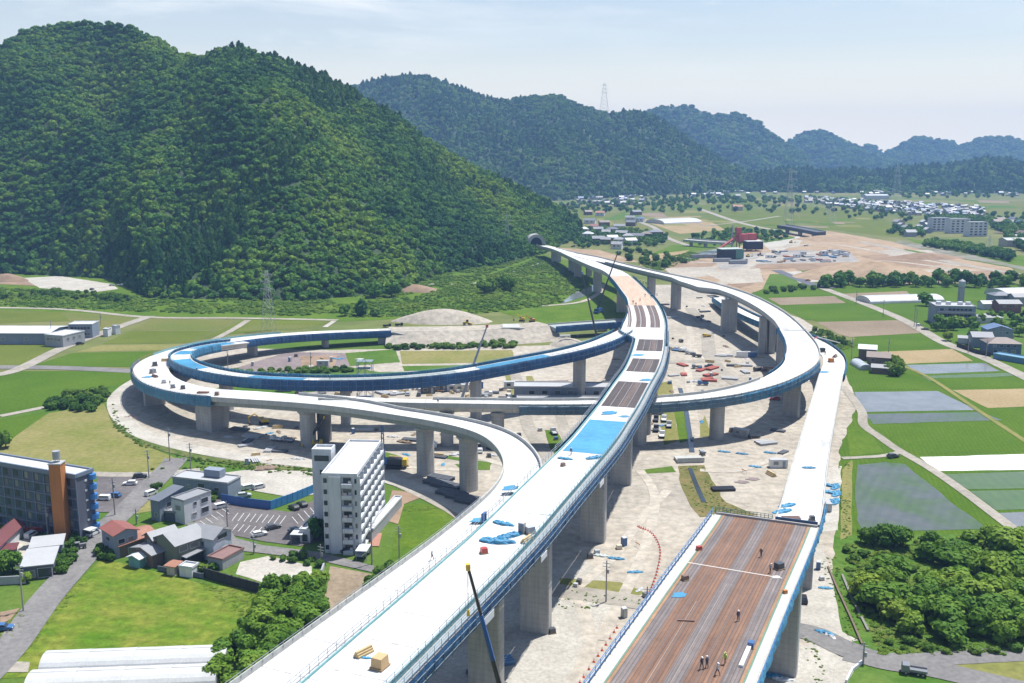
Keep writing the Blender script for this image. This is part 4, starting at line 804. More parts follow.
# ---- tunnel portal in the mountain
c=G(537.5,246.5,8); root=thing('tunnel_portal','arched concrete tunnel mouth at the foot of the mountain','tunnel',(c.x-2,c.y+20,8.6),R(10),scale=.85)
m_=MB(); n=18; A=[(7.2*math.cos(math.pi*i/n),8.6*math.sin(math.pi*i/n)) for i in range(n+1)]; B=[(11.5*math.cos(math.pi*i/n),12.2*math.sin(math.pi*i/n)) for i in range(n+1)]
for i in range(n):
    (x0,z0),(x1,z1)=A[i],A[i+1]; (X0,Z0),(X1,Z1)=B[i],B[i+1]
    m_.face([(x0,-8,z0),(x1,-8,z1),(X1,-8,Z1),(X0,-8,Z0)]); m_.face([(X0,-8,Z0),(X1,-8,Z1),(X1,6,Z1),(X0,6,Z0)]); m_.face([(x0,-8,z0),(x0,25,z0),(x1,25,z1),(x1,-8,z1)])
m_.build('portal_ring',PIER,root,fix=False); m_=MB(); m_.face([(x,-5,z) for x,z in A]); m_.build('painted_shade_face',M('painted_shade_black',(.01,.01,.012)),root,fix=False)  # flat near-black face behind the ring stands in for the tunnel's shade
# ---------------------------------------------------------------- buildings
GZ=.15   # mean level of the laid ground sheets
GLASS=M('window_glass',(.035,.045,.06),.15,.3,1.5); GLASSB=M('blue_glass',(.06,.10,.17),.2,.3,1.5)
def wall(n,c,**k):
    if n in MATS: return MATS[n]
    m=M(n,c,.85,.12,.25,detail=6,**k); nt=NT(m.node_tree); b=m.node_tree.nodes['Principled BSDF']; l=b.inputs['Base Color'].links[0].from_socket
    v=nt.noise(nt.mapping(nt.obj(),scale=(1.7,1.7,.12)),1,5,.65); nt.link(nt.mix(.38,l,nt.mix(1,l,nt.ramp(v,[(.32,(.66,.65,.63)),(.6,(1.08,1.08,1.08))]),'MULTIPLY')),b.inputs['Base Color']); return m
def curtain(m):
    nt=NT(m.node_tree); b=m.node_tree.nodes['Principled BSDF']; l=b.inputs['Base Color'].links[0].from_socket; nt.link(nt.mix(nt.ramp(nt.orand(),[(.62,0.),(.66,.45),(.9,.8)]),l,(.28,.28,.27)),b.inputs['Base Color'])
WW=wall('white_render',(.60,.61,.64)); WG=wall('grey_render',(.32,.33,.36)); WD=wall('dark_render',(.10,.11,.15)); WB=wall('brown_boards',(.16,.12,.10)); WO=wall('olive_boards',(.15,.17,.13)); WBE=wall('beige_render',(.45,.40,.33)); WBL=wall('blue_grey_render',(.22,.26,.33)); WBLK=wall('black_boards',(.03,.03,.035))
RG=M('grey_tiles',(.25,.26,.275),.6,.2,.4); RS=M('slate_tiles',(.13,.145,.175),.55,.25,.4); RW=M('white_roof',(.52,.54,.56),.6,.22,.25); RR=M('red_metal_roof',(.24,.085,.07),.6,.35,.3); RRU=M('rust_roof',(.32,.15,.10),.7,.4,.3); RM=M('maroon_roof',(.13,.035,.04),.6,.25,.3); RBL=M('blue_roof',(.10,.16,.28),.5,.25,.3); RP=M('pale_metal_roof',(.40,.41,.42),.5,.15,.3); RBR=M('brown_roof',(.17,.13,.11),.6,.3,.4)
curtain(GLASS)
def frame(px4,z):
    """four photo corners (front-left, front-right, back-right, back-left) of a roof at height z -> centre, w, d, rz"""
    a,b,c,d=[G(x,y,z) for x,y in px4]; u=((b-a)+(c-d))/2; v=((d-a)+(c-b))/2; w=u.length; un=u.normalized(); vn=Vector((-un.y,un.x,0)); dd=abs(v.dot(vn)); ce=(a+b+c+d)/4
    return Vector((ce.x,ce.y,0)),w,dd,math.atan2(un.y,un.x)
def gable(mb,w,d,z,rise,ov=.5,th=.18,axis='x',m=0,drop=0):
    """roof of two slabs, ridge along axis"""
    if axis=='x': W,D=w/2+ov,d/2+ov
    else: W,D=d/2+ov,w/2+ov
    sl=rise/(D-ov); zl=z-ov*sl; 
    def P(a,b,c): return (a,b,c) if axis=='x' else (-b,a,c)
    for s in (-1,1):
        i=len(mb.v); mb.v+=[P(-W,s*D,zl),P(W,s*D,zl),P(W,0,z+rise),P(-W,0,z+rise),P(-W,s*D,zl+th),P(W,s*D,zl+th),P(W,0,z+rise+th),P(-W,0,z+rise+th)]
        for q in ((0,1,2,3),(7,6,5,4),(0,4,5,1),(1,5,6,2),(3,2,6,7),(0,3,7,4)): mb.f.append(tuple(i+k for k in q)); mb.m.append(m)
def hip(mb,w,d,z,rise,ov=.5,m=0):
    W,D=w/2+ov,d/2+ov; r=max(.2,W-D) if W>D else .2; i=len(mb.v)
    if W>=D: T=[(-r,0,z+rise),(r,0,z+rise)]
    else: T=[(0,-max(.2,D-W),z+rise),(0,max(.2,D-W),z+rise)]
    mb.v+=[(-W,-D,z-.15),(W,-D,z-.15),(W,D,z-.15),(-W,D,z-.15)]+T
    F=[(0,1,5,4),(1,2,5),(2,3,4,5),(3,0,4),(3,2,1,0)] if W>=D else [(0,1,4),(1,2,5,4),(2,3,5),(3,0,4,5),(3,2,1,0)]
    for q in F: mb.f.append(tuple(i+k for k in q)); mb.m.append(m)
def win(root,face,u,z,ww,hh,w,d,mat=None,name='window',t=.06,frame_=True):
    """window set in one of four faces F,B,L,R; u along the face"""
    mat=mat or GLASS; e=t/2+.012
    c={'F':(u,-d/2-e,z),'B':(u,d/2+e,z),'L':(-w/2-e,u,z),'R':(w/2+e,u,z)}[face]; s=(ww,t,hh) if face in 'FB' else (t,ww,hh)
    o=MB().box(c,s).build(name,mat,root)
    if frame_:
        f=MB(); a,b=ww/2+.06,hh/2+.06
        for dx,dz,lx,lz in ((-a,0,.1,hh+.22),(a,0,.1,hh+.22),(0,b,ww+.02,.1),(0,-b,ww+.02,.1)):
            f.box((c[0]+(dx if face in 'FB' else 0),c[1]+(dx if face in 'LR' else 0),c[2]+dz),(lx,t+.08,lz) if face in 'FB' else (t+.08,lx,lz))
        f.build('frame',FRAMEM,o)
    return o
FRAMEM=M('window_frame',(.42,.43,.45),.5,.1,1)
def house(label,px4,z,roof='gable',wm=None,rm=None,rise=1.8,axis='x',wins=(),cat='house',name='house',group=None,ov=.5,base=0,ctr=None):
    if ctr: c,w,d,rz=ctr
    else: c,w,d,rz=frame(px4,z)
    root=thing(name,label,cat,(c.x,c.y,base),rz,group)
    m=MB(); 
    if roof=='gable':
        pts=[(-w/2,0),(w/2,0)]; m.box((0,0,z/2),(w,d,z)); i=len(m.v)
        if axis=='x': m.v+=[(-w/2,-d/2,z),(-w/2,d/2,z),(-w/2,0,z+rise*.97),(w/2,-d/2,z),(w/2,d/2,z),(w/2,0,z+rise*.97)]
        else: m.v+=[(-w/2,-d/2,z),(w/2,-d/2,z),(0,-d/2,z+rise*.97),(-w/2,d/2,z),(w/2,d/2,z),(0,d/2,z+rise*.97)]
        m.f+=[(i,i+1,i+2),(i+3,i+4,i+5)]; m.m+=[0,0]
    else: m.box((0,0,z/2),(w,d,z))
    m.build('wall',wm or WW,root); r=MB()
    if roof=='gable': gable(r,w,d,z,rise,ov,axis=axis)
    elif roof=='hip': hip(r,w,d,z,rise,ov)
    elif roof=='mono':
        W,D=w/2+ov,d/2+ov; i=0; r.v+=[(-W,-D,z+.02),(W,-D,z+.02),(W,D,z+rise),(-W,D,z+rise),(-W,-D,z+.22),(W,-D,z+.22),(W,D,z+rise+.2),(-W,D,z+rise+.2)]
        for q in ((0,1,2,3),(7,6,5,4),(0,4,5,1),(1,5,6,2),(3,2,6,7),(0,3,7,4)): r.f.append(q); r.m.append(0)
        m2=MB(); m2.v+=[(-w/2,d/2-.1,z),(w/2,d/2-.1,z),(w/2,d/2-.1,z+rise*.92),(-w/2,d/2-.1,z+rise*.92),(-w/2,-d/2,z),(w/2,-d/2,z)]; m2.f+=[(0,1,2,3),(0,3,4),(1,5,2)]; m2.m+=[0]*3; m2.build('wall',wm or WW,root,fix=False)
    else:
        r.box((0,0,z+.06),(w+.3,d+.3,.12)); 
        for a,b,e,f_ in ((0,-d/2,w+.3,.25),(0,d/2,w+.3,.25),(-w/2,0,.25,d-.3),(w/2,0,.25,d-.3)): r.box((a,b,z+.3),(e,f_,.38))
    r.build('roof',rm or RG,root)
    for wv in wins: win(root,wv[0],wv[1]*(w if wv[0] in 'FB' else d),wv[2],wv[3],wv[4],w,d,*(wv[5:]))
    root['dims']=(w,d); del root['dims']
    return root,w,d
def wrow(face,n,z,ww,hh,span=.8): return [(face,(-.5+(i+.5)/n)*span,z,ww,hh) for i in range(n)]
# -- slate hotel with orange tower
c,w,d,rz=frame([(-25,463),(73.5,477),(86,473),(-2,455.5)],17.5); c=c+Vector((math.cos(rz+1.5708),math.sin(rz+1.5708),0))*1.4; root=thing('hotel_building','slate-blue six-storey hotel block with a tall orange tower at its corner','building',(c.x,c.y,0),rz)
m=MB().box((0,0,8.75),(w,d,17.5)); m.build('wall',WD,root)
m=MB().box((0,0,17.6),(w-.6,d-.6,.16)); m.build('roof',RW,root)
PAR=M('slate_parapet',(.16,.20,.27),.7,.15,.3)
m=MB()
for a,b,e,f_ in ((0,-d/2-.05,w+.4,.5),(0,d/2+.05,w+.4,.5),(-w/2,0,.5,d-.4),(w/2,0,.5,d-.4)): m.box((a,b,17.6),(e,f_,1.0))
m.build('parapet',PAR,root)
PAN=M('slate_panel',(.15,.18,.25),.6,.2,.4)
for fl in range(6):
    MB().box((0,-d/2-.12,2.75+fl*2.85),(w-.1,.24,.28)).build('floor_band',PAN,root)
    for i in range(9):
        u=-w/2+w*(i+.5)/9
        win(root,'F',u-.75,1.4+fl*2.85,1.15,1.7,w,d,GLASS,frame_=False); 
        if fl<5 or i%2: win(root,'F',u+.85,1.4+fl*2.85,1.3,1.75,w,d,GLASSB,frame_=False)
for i in range(10): MB().box((-w/2+w*i/9,-d/2-.13,8.4),(.3,.2,16.6)).build('pilaster',PAN,root)
for fl in range(6): MB().box((w/2+.05,d*.05,2+fl*2.7),(.1,.7,.5)).build('vent',WW,root)
for fl in range(6):
    t=MB().tube((w/2+.1,d/2-.4,1.6+fl*2.75),(w/2+.1,d/2-.4,3.0+fl*2.75),1.1,n=10); t.build('balcony',M('blue_balcony',(.05,.2,.5),.5,.2),root)
MB().box((w/2+1.2,-d*.1,2.6),(2.4,2.6,.25)).build('canopy',RW,root)
a=G(66,540,0); tw=thing('orange_tower','tall orange stair tower with a grey water tank on its top','tower',(a.x-.4,a.y-.6,0),rz+R(24))
OR1=wall('orange_render',(.42,.16,.045)); MB().box((0,0,10.6),(3.0,3.0,21.2)).build('shaft',OR1,tw)
MB().box((0,0,21.35),(3.3,3.3,.3)).build('coping',RP,tw); t=MB()
t.tube((0,.2,22.3),(0,.2,24.4),.95,n=14); tk=t.build('water_tank',M('tank_grey',(.30,.32,.35),.5),tw)
t=MB()
for k in range(4): t.tube((.7*math.cos(k*1.57),.2+.7*math.sin(k*1.57),21.45),(.7*math.cos(k*1.57),.2+.7*math.sin(k*1.57),22.3),.07)
t.build('tank_stand',GREYR,tk)
# -- white apartment block
c,w,d,rz=frame([(326,475.6),(360.5,476),(377,442.5),(346,441.5)],20.6); root=thing('apartment_block','tall white seven-storey apartment block with stair tower, beside the green lawn','apartment block',(c.x,c.y,0),rz)
AW=wall('apartment_white',(.56,.585,.63)); MB().box((0,0,10.3),(w,d,20.6)).build('wall',AW,root)
MB().box((0,0,20.68),(w-.5,d-.5,.14)).build('roof',M('apartment_roof',(.56,.56,.57),.7,.1,.2),root); m=MB()
for a,b,e,f_ in ((0,-d/2,w+.3,.3),(0,d/2,w+.3,.3),(-w/2,0,.3,d-.3),(w/2,0,.3,d-.3)): m.box((a,b,20.8),(e,f_,.9))
m.build('parapet',AW,root); fh=20.6/7
MB().box((-w*.13,-d/2-.25,10.2),(w*.34,.5,20.4)).build('pier_strip',AW,root)
ACU=M('ac_unit',(.5,.5,.48),.5)
for fl in range(7):
    z=fl*fh
    MB().box((w*.30,-d/2-.35,z+1.45),(.7,.4,.6)).build('air_conditioner',ACU,root)
    if fl%2: MB().box((w*.16,-d/2-.9,z+1.35),(1.1,.04,.7)).build('laundry',M('laundry_cloth',((.5,.42,.4) if fl%3 else (.3,.4,.5))),root)
    win(root,'F',w*.22,z+1.75,2.0,1.35,w,d,GLASS); MB().box((w*.22,-d/2-.55,z+.55),(w*.3,1.1,1.05)).build('balcony',AW,root); win(root,'F',-w*.42,z+1.6,.9,1.2,w,d,GLASS,frame_=False); win(root,'F',w*.46,z+1.6,.5,1.2,w,d,GLASS,frame_=False)
    MB().box((w/2+.45,0,z+.5),(.9,d-.1,.8)).build('gallery',AW,root)
    for i in range(7): win(root,'R',-d/2+d*(i+.5)/7,z+1.75,d/7*.5,1.6,w,d,GLASS,frame_=False)
for i in range(8): MB().box((w/2+.42,-d/2+.12+(d-.24)*i/7,10.3),(.8,.2,20.5)).build('fin',AW,root)
c2,w2,d2,rz2=frame([(313,452),(333,452),(333.5,446.5),(314.5,446.5)],22.5); to=MB().box((0,0,0),(w2,4.5,22.6)).build('stair_tower',AW,root); pl=Matrix.Rotation(-rz,3,'Z')@(c2-c); to.location=(pl.x,pl.y,11.3)
MB().box((0,-2.29,9.4),(w2*.75,.1,1.5)).build('window',GLASS,to); MB().box((-.2,-2.29,5.6),(.7,.1,1.2)).build('window',GLASS,to)
m=MB()
for a,b,e,f_ in ((0,-2.1,w2,.3),(0,2.1,w2,.3),(-w2/2+.15,0,.3,3.9),(w2/2-.15,0,.3,3.9)): m.box((a,b,11.6),(e,f_,.6))
m.build('parapet',AW,to)
# -- houses by the meadow
H=house
H('house with weathered red metal roof at the corner of the street',[(102.4,529),(116.4,536.6),(134.7,528.6),(123,520.5)],6.2,'gable',WBL,RR,1.0,'x',[('F',0,4.4,2.2,1.1),('F',-.2,1.6,1.2,1.2),('R',-.2,4.3,1.6,1.1),('R',.2,4.3,1.4,1.1),('R',0,1.6,2,1.6)])
H('low rust-roofed lean-to against the red-roofed house',[(117,545),(122.5,548.5),(141,538.5),(134,533.5)],3,'mono',WB,RRU,.7,wins=[('F',0,1.5,1,1),('R',0,1.4,2,1.6)],cat='shed',name='lean_to')
H('small annex with reddish rust roof behind the lean-to',[(134,531),(143,537),(152.5,530.5),(139,525)],3.2,'gable',WB,RRU,.8,'y',wins=[('R',0,1.4,1.8,1.5)],cat='shed',name='annex')
H('brown boarded house with pale grey roof between red-roofed and olive houses',[(146,536),(156,541),(175,531),(167,527)],5.6,'gable',WB,RG,1.3,'y',[('F',0,4.2,1.2,1.1),('R',.1,4.2,1.6,1.1),('F',.1,1.5,1.5,1.2)])
H('low brown gabled annex in front of the grey-roofed house',[(134,548),(155,556),(160,550),(142,543)],3.4,'gable',WB,RG,1.0,'y',[('F',.1,1.6,1.2,1)],cat='shed',name='annex')
H('two-storey olive-boarded house with wide grey roof facing the meadow',[(156,539.5),(180,545.5),(201,535.5),(184,525)],6,'gable',WO,RG,1.9,'y',[('R',-.25,4.6,2.2,1.3),('R',.1,4.6,2.2,1.3),('R',.35,4.4,1.2,1.2),('R',-.2,1.5,2.6,1.9),('R',.2,1.5,2.4,1.8),('F',-.3,1.6,.6,.9)])
a,w,d,rz=frame([(181,553),(190,556),(203,549),(195,546)],2.8); 
H('narrow grey porch roof along the side of the olive house',[(182,556),(188,558),(202,551),(196,548.5)],2.7,'mono',WBLK,RG,.5,cat='porch',name='porch')
H('pale blue-white house with grey roof and a dark gable window',[(200,536),(215,540),(229,529),(199,524)],6,'gable',wall('pale_blue_render',(.45,.5,.58)),RG,1.6,'x',[('R',0,5.6,3.2,1.1),('R',.1,2,1.5,1.2),('F',0,4.2,1.4,1.2)])
H('long low canopy with rusty maroon roof beside the pale house',[(206,557.5),(222,560),(244,549.5),(231,546)],2.7,'flat',WG,M('rusty_maroon_roof',(.22,.13,.12),.7,.35,.3),cat='shed',name='canopy')
H('little teal shed with curved white roof at the meadow edge',[(129.5,557),(140,559),(147,554.5),(136,552)],2.6,'gable',wall('teal_boards',(.13,.3,.32)),RW,.6,'y',cat='shed',name='shed')
H('small white storage box shed beside the yellow-green bush',[(180,567),(193,569),(197,564),(185,562.5)],2.4,'flat',WW,RW,cat='shed',name='shed'); H('tiny pinkish shed next to the white storage shed',[(168,566),(176,567.5),(179,563),(171,562)],2.3,'mono',WBE,RRU,.3,cat='shed',name='shed')
H('modern house wing with steep slate mono-pitch roof',[(156,501),(165,502.5),(176,491),(168,489)],6,'mono',WBL,RS,1.4,wins=[('F',.1,2,1.2,1),('R',-.1,4,1.6,1.2),('R',.25,2,2,1.6)])
H('modern white cubic house block with square windows by the car park',[(177,500),(188,503),(206.5,491),(193,487.5)],6.6,'flat',WW,RG,wins=[('R',-.1,5,.9,.9),('R',.25,5,2.2,1.3),('R',-.15,2,1.4,.8),('R',.25,2.2,2.4,1.5),('F',0,4.4,1.8,1.2)])
H('small grey carport roof in front of the slate-roofed wing',[(165,512),(179,513.5),(186,508),(173,506.5)],2.6,'flat',WD,RG,cat='carport',name='carport')
rt,w,d=H('long grey flat-roofed workshop behind the modern houses',[(170.5,477.5),(228.5,484),(239.5,477),(188,471)],4.6,'flat',WBL,RP,wins=[('F',.02,3,2.2,1.6),('F',-.2,2.6,1,.8),('F',.3,2.6,1.6,.8)],cat='workshop',name='workshop'); MB().box((2,d*.2,6),(5.5,3,2.2)).build('roof_unit',WBL,rt)
H('long white-roofed bicycle shed along the right side of the apartment block',[(373.5,532),(381.5,532.5),(392.5,497),(386,496.5)],2.8,'flat',WG,RW,cat='shed',name='bicycle_shed'); sheet('pavement',[(369,546),(379,546),(382,533),(374,533)],.068,M('red_paving',(.35,.17,.12),.8))
H('low annex with white roof at the foot of the stair tower',[(307,531),(318,531),(322,509),(313,508)],3.4,'flat',WW,RW,cat='annex',name='annex',wins=[('F',0,1.4,1.4,1.8)])
for lab,q in (('white-roofed carport left of the apartment annex',[(290.5,535),(303,535.5),(306,529),(294.5,528.5)]),('white-roofed carport at the right front corner of the apartment block',[(357,551.5),(368.5,552),(369.5,544.5),(358,544)])):
    c,w,d,rz=frame(q,2.6); root=thing('carport',lab,'carport',(c.x,c.y,GZ),rz); MB().box((0,0,2.5),(w,d,.18)).build('roof',RW,root)
    for sx in (-1,1):
        for sy in (-1,1): MB().box((sx*(w/2-.2),sy*(d/2-.2),1.2),(.14,.14,2.4)).build('post',GREYR,root)
    MB().box((0,d/2-.05,1.2),(w-.6,.08,2.3)).build('back_wall',WG,root)
H('grey ridged-roof shed beside the hotel yard, the farther of the pair',[(30.5,548),(61.5,545),(63.5,536.5),(34,540)],3.2,'mono',WBL,RP,.5,wins=[('F',-.2,1.4,1.6,1.2),('F',.2,1.4,1.6,1.2)],cat='shed',name='shed'); H('larger grey ridged-roof shed by the lane, nearer of the pair',[(21,567),(53,564),(56,549),(30,552)],3.4,'mono',WD,RP,.5,wins=[('F',.25,1.5,3,2.2),('F',-.25,1.4,2,1.6)],cat='shed',name='shed')
H('maroon-roofed house at the left frame edge by the hotel',[(-14,547),(5,546),(16,524),(2,524)],3.6,'gable',WW,RM,1.4,'y'); H('low dark maroon-roofed hut left of the grey sheds',[(-10,552),(15,549.5),(16,545),(-8,547)],2,'mono',WD,RM,.3,cat='hut',name='hut')
# -- factory and sheds by the left fields
H('long white-roofed factory hall beside the left rice fields',[(-60,333),(49,333.5),(68,326),(-50,326)],6,'gable',WBL,RW,1.2,'x',wins=[('F',-.1,3,2,1.5),('F',.1,3,2,1.5),('F',.3,3,2,1.5)],cat='factory',name='factory')
H('flat-roofed grey factory office at the right end of the white hall',[(49,336),(68,336),(79,331.5),(62,329)],6,'flat',WG,RW,wins=wrow('F',4,4,2,1.3)+wrow('R',3,4,1.6,1.3),cat='office',name='office_building')
H('two-storey pale office with white roof behind the factory',[(71,325),(94.5,324.5),(96,321.5),(72.5,321.5)],7.5,'flat',WBL,RW,wins=wrow('F',6,5.6,2,1.3)+wrow('F',6,2.4,2,1.3),cat='office',name='office_building')
H('tiny white shed beside the diagonal farm road',[(104,329.5),(109,329.5),(109.5,328),(105,328)],4,'flat',WW,RW,cat='shed',name='shed'); H('small white box hut at the end of the factory yard',[(113,327),(118,326),(118.5,325),(114,325.5)],4.5,'flat',WW,RW,cat='hut',name='hut')
# -- arched greenhouses
def greenhouse(label,a,b,wd,h,mat,group=None):
    a,b=Vector((a.x,a.y,.2)),Vector((b.x,b.y,.2)); L=(b-a).length; u=(b-a).normalized(); root=thing('greenhouse',label,'greenhouse',tuple((a+b)/2),math.atan2(u.y,u.x),group); n=12
    A=[(-math.cos(math.pi*i/n)*wd/2,(math.sin(math.pi*i/n)**.8)*h) for i in range(n+1)]; m=MB(); segs=max(2,int(L/4))
    for s in range(segs):
        x0,x1=-L/2+L*s/segs,-L/2+L*(s+1)/segs
        for (y0,z0),(y1,z1) in zip(A,A[1:]):
            k=.05 if s%2 else 0; m.face([(x0,y0,z0),(x1,y0,z0+k*(z0>0.3)),(x1,y1,z1+k*(z1>0.3)),(x0,y1,z1)])
    m.build('cover',mat,root,fix=False)
    for sx in (-1,1): e=MB(); e.face([(sx*(L/2),y,z) for y,z in A]); eo=e.build('end_wall',mat,root,fix=False); MB().box((sx*(L/2+.06),0,1),(.08,1.6,2)).build('door',FRAMEM,eo)
    r=MB(); r.box((0,0,h+.03),(L,.08,.08)); r.build('ridge_bar',FRAMEM,root)
PLAS=M('white_plastic_film',(.52,.53,.53),.4,.22,.35); PLASG=M('grey_plastic_film',(.42,.46,.5),.4,.15,.3)
greenhouse('long white plastic greenhouse at the bottom of the meadow, farther of two',G(45,664,1),G(228,657.5,1),7.2,3.1,PLAS); greenhouse('long white plastic greenhouse at the bottom edge, nearer of two',G(30,684,1),G(219,677,1),7.4,3.1,PLAS)
greenhouse('low white greenhouse row beyond the farm road near the right apartment',G(863,302,0),G(936,300,0),20,4,PLAS); greenhouse('large white greenhouse at the right edge beyond the houses',G(996,296,0),G(1060,294,0),26,5,PLAS); greenhouse('small grey arched greenhouse beside the dark farmhouse',G(856,364,0),G(866,370.5,0),6,2.6,PLASG); greenhouse('far white greenhouse among the olive fields',G(655,223.5,0),G(692,222,0),45,6,PLAS)
# -- right-hand houses
rt,w,d=H('three-storey grey apartment building with rooftop clutter among garden trees',[(930,306),(971,307),(973,303),(935,302.5)],11,'flat',WBL,RP,wins=wrow('F',8,9.2,2.4,1.4)+wrow('F',8,5.8,2.4,1.4)+wrow('F',8,2.4,2.4,1.4)+wrow('L',2,9.2,1.6,1.3),cat='apartment block',name='apartment_building')
for fl in range(3): MB().box((0,-d/2-.7,3.4*fl+.7),(w-1,1.3,1)).build('balcony',WG,rt)
for x in (-.35,-.1,.2,.4): MB().box((x*w,0,12),(2.5,2.5,1.6)).build('roof_unit',WW,rt)
c=G(964,311,0); t=thing('water_tower','slender grey tower with round top behind the right apartment building','tower',(c.x,c.y+6,0)); MB().box((0,0,7.5),(3,3,15)).build('shaft',WG,t); MB().tube((0,0,15),(0,0,18.5),2.1,n=12).build('tank',M('pale_tank',(.35,.42,.45),.6),t); MB().tube((0,0,18.5),(0,0,19.8),2.2,.2,n=12).build('roof',RG,t)
def at(px,py,w,d,rz): p=G(px,py,0); return (Vector((p.x,p.y,0)),w,d,R(rz))
H('dark brown farmhouse with pale roof panels among the rice fields',None,5,'gable',WB,RBR,1.8,'x',[('F',-.25,3.6,1.6,1.1),('F',.25,1.6,2,1.6)],ctr=at(878,366,10,8,-20)); H('small white-roofed wing at the back of the dark farmhouse',None,5.5,'mono',WB,RW,.8,ctr=at(867,359,8,8,-20),cat='wing',name='house_wing'); H('low brown shed in front of the dark farmhouse',None,3,'gable',WB,RG,1,'x',ctr=at(882,373,9,6,-20),cat='shed',name='shed')
H('blue-grey two-storey house with hipped slate roof beside the farm road',None,6,'hip',wall('blue_boards',(.10,.15,.22)),RBR,2.2,wins=wrow('F',4,4.6,1.6,1.1)+wrow('F',3,1.8,2,1.5),ctr=at(1000,353,16,11,-6)); H('slate-roofed house wing left of the hipped house',None,5.5,'gable',WBL,RS,2,'x',wins=wrow('F',2,4,1.4,1.1),ctr=at(980,346,10,9,-10)); H('taller blue-roofed house behind the hipped house',None,7,'gable',WBL,RBL,2,'y',wins=wrow('F',3,5.4,1.5,1.1),ctr=at(996,341,13,10,-6)); H('small pale-roofed shed by the black fence',None,3,'gable',WW,RG,.9,'x',ctr=at(966,343,8,5,-20),cat='shed',name='shed')
H('grey-roofed bungalow with wide eaves right of the apartment garden',None,3.6,'hip',WW,RG,1.6,ctr=at(987,322,14,9,0)); H('maroon-walled house with grey roof behind the garden trees',None,6,'gable',wall('maroon_boards',(.2,.1,.1)),RG,1.8,'x',wins=wrow('F',3,4.4,1.5,1.1),ctr=at(1006,312,14,10,0)); H('white low house with pale roof left of the maroon house',None,4,'gable',WW,RP,1.5,'x',ctr=at(990,309,13,8,0)); H('blue-roofed house in front of the large white greenhouse',None,6,'hip',WBL,RS,1.8,wins=wrow('F',3,4.4,1.5,1.1),ctr=at(1000,303,14,11,0)); H('grey house at the right frame edge by the greenhouse',None,6,'gable',WG,RG,1.8,'x',ctr=at(1020,305,13,10,0)); H('blue-sheeted frame at the right edge behind the hipped house',None,2.5,'flat',wall('blue_sheet',(.1,.22,.36)),M('blue_sheet_roof',(.14,.3,.42),.5),ctr=at(1018,362,22,6,-55),cat='shed',name='shed')
def fence(name,label,pts,h,mat,t=.15,z=GZ,seg=2.0,cat='fence',posts=True):
    a=pts[0]; root=thing(name,label,cat,(a.x,a.y,0)); m=MB(); q=[p-Vector((a.x,a.y,0)) for p in pts]
    for p0,p1 in zip(q,q[1:]):
        L=(p1-p0).length; ang=math.atan2(p1.y-p0.y,p1.x-p0.x); c=(p0+p1)/2
        MB().box((c.x,c.y,z+h/2),(L-.02,t,h),ang).build('panel',mat,root)
        if posts:
            n=int(L/seg)
            for i in range(min(n,18)+1): p=p0.lerp(p1,i/max(1,min(n,18))); MB().box((p.x,p.y,z+h/2+.04),(t*1.3,t*1.7,h+.08),ang).build('post',mat if posts is True else posts,root)
    return root
BLF=M('blue_hoarding',(.04,.12,.34),.5,.2,.4); BLF2=M('bright_blue_hoarding',(.05,.22,.5),.5,.2,.4)
fence('hoarding','dark blue site hoarding along the top of the car park',[G(222,503,0),G(246,507,0),G(270,510,0)],2.6,BLF,cat='hoarding'); fence('hoarding','brighter blue site hoarding running from the car park corner to the stair tower',[G(271,510,0),G(293,502,0),G(317,492,0)],2.6,BLF2,cat='hoarding')
fence('garden_wall','long black garden wall between the meadow and the gravel plot',[G(205,578,0),G(232,586,0),G(262,594,0)],2.4,WBLK,.25,cat='wall'); fence('garden_wall','low dark wall behind the sheds along the meadow edge',[G(158,571,0),G(182,575,0),G(204,579,0)],1.2,WD,.25,cat='wall',posts=False); fence('garden_wall','low grey block wall at the left frame edge below the maroon hut',[G(-12,586,0),G(26,584,0)],2,WG,.3,cat='wall',posts=False); fence('boundary_wall','grey concrete wall between gravel plot and brown plot',[G(324,568,0),G(316,592,0)],1.2,WG,.4,cat='wall',posts=False); fence('garden_fence','black fence along the farm road in front of the right houses',[G(957,347,0),G(976,354,0),G(990,357,0)],2.2,WBLK,.2)
fence('boundary_wall','pale kerb wall along the curved lane in the lower right',[G(846,684,0),G(852,672,0),G(862,664,0)],.7,WW,.4,cat='wall',posts=False); fence('drain_wall','long brown drain wall beside the gravel strip under the timber viaduct',[G(828,568,0),G(838,592,0),G(850,618,0),G(862,646,0)],.45,wall('brown_concrete',(.15,.11,.08)),.4,cat='wall',posts=False)
fence('drain_wall','grey drain wall next to the grove on the right',[G(842,576,0),G(852,600,0),G(868,632,0)],.4,wall('grey_drain',(.2,.2,.18)),.5,cat='wall',posts=False)
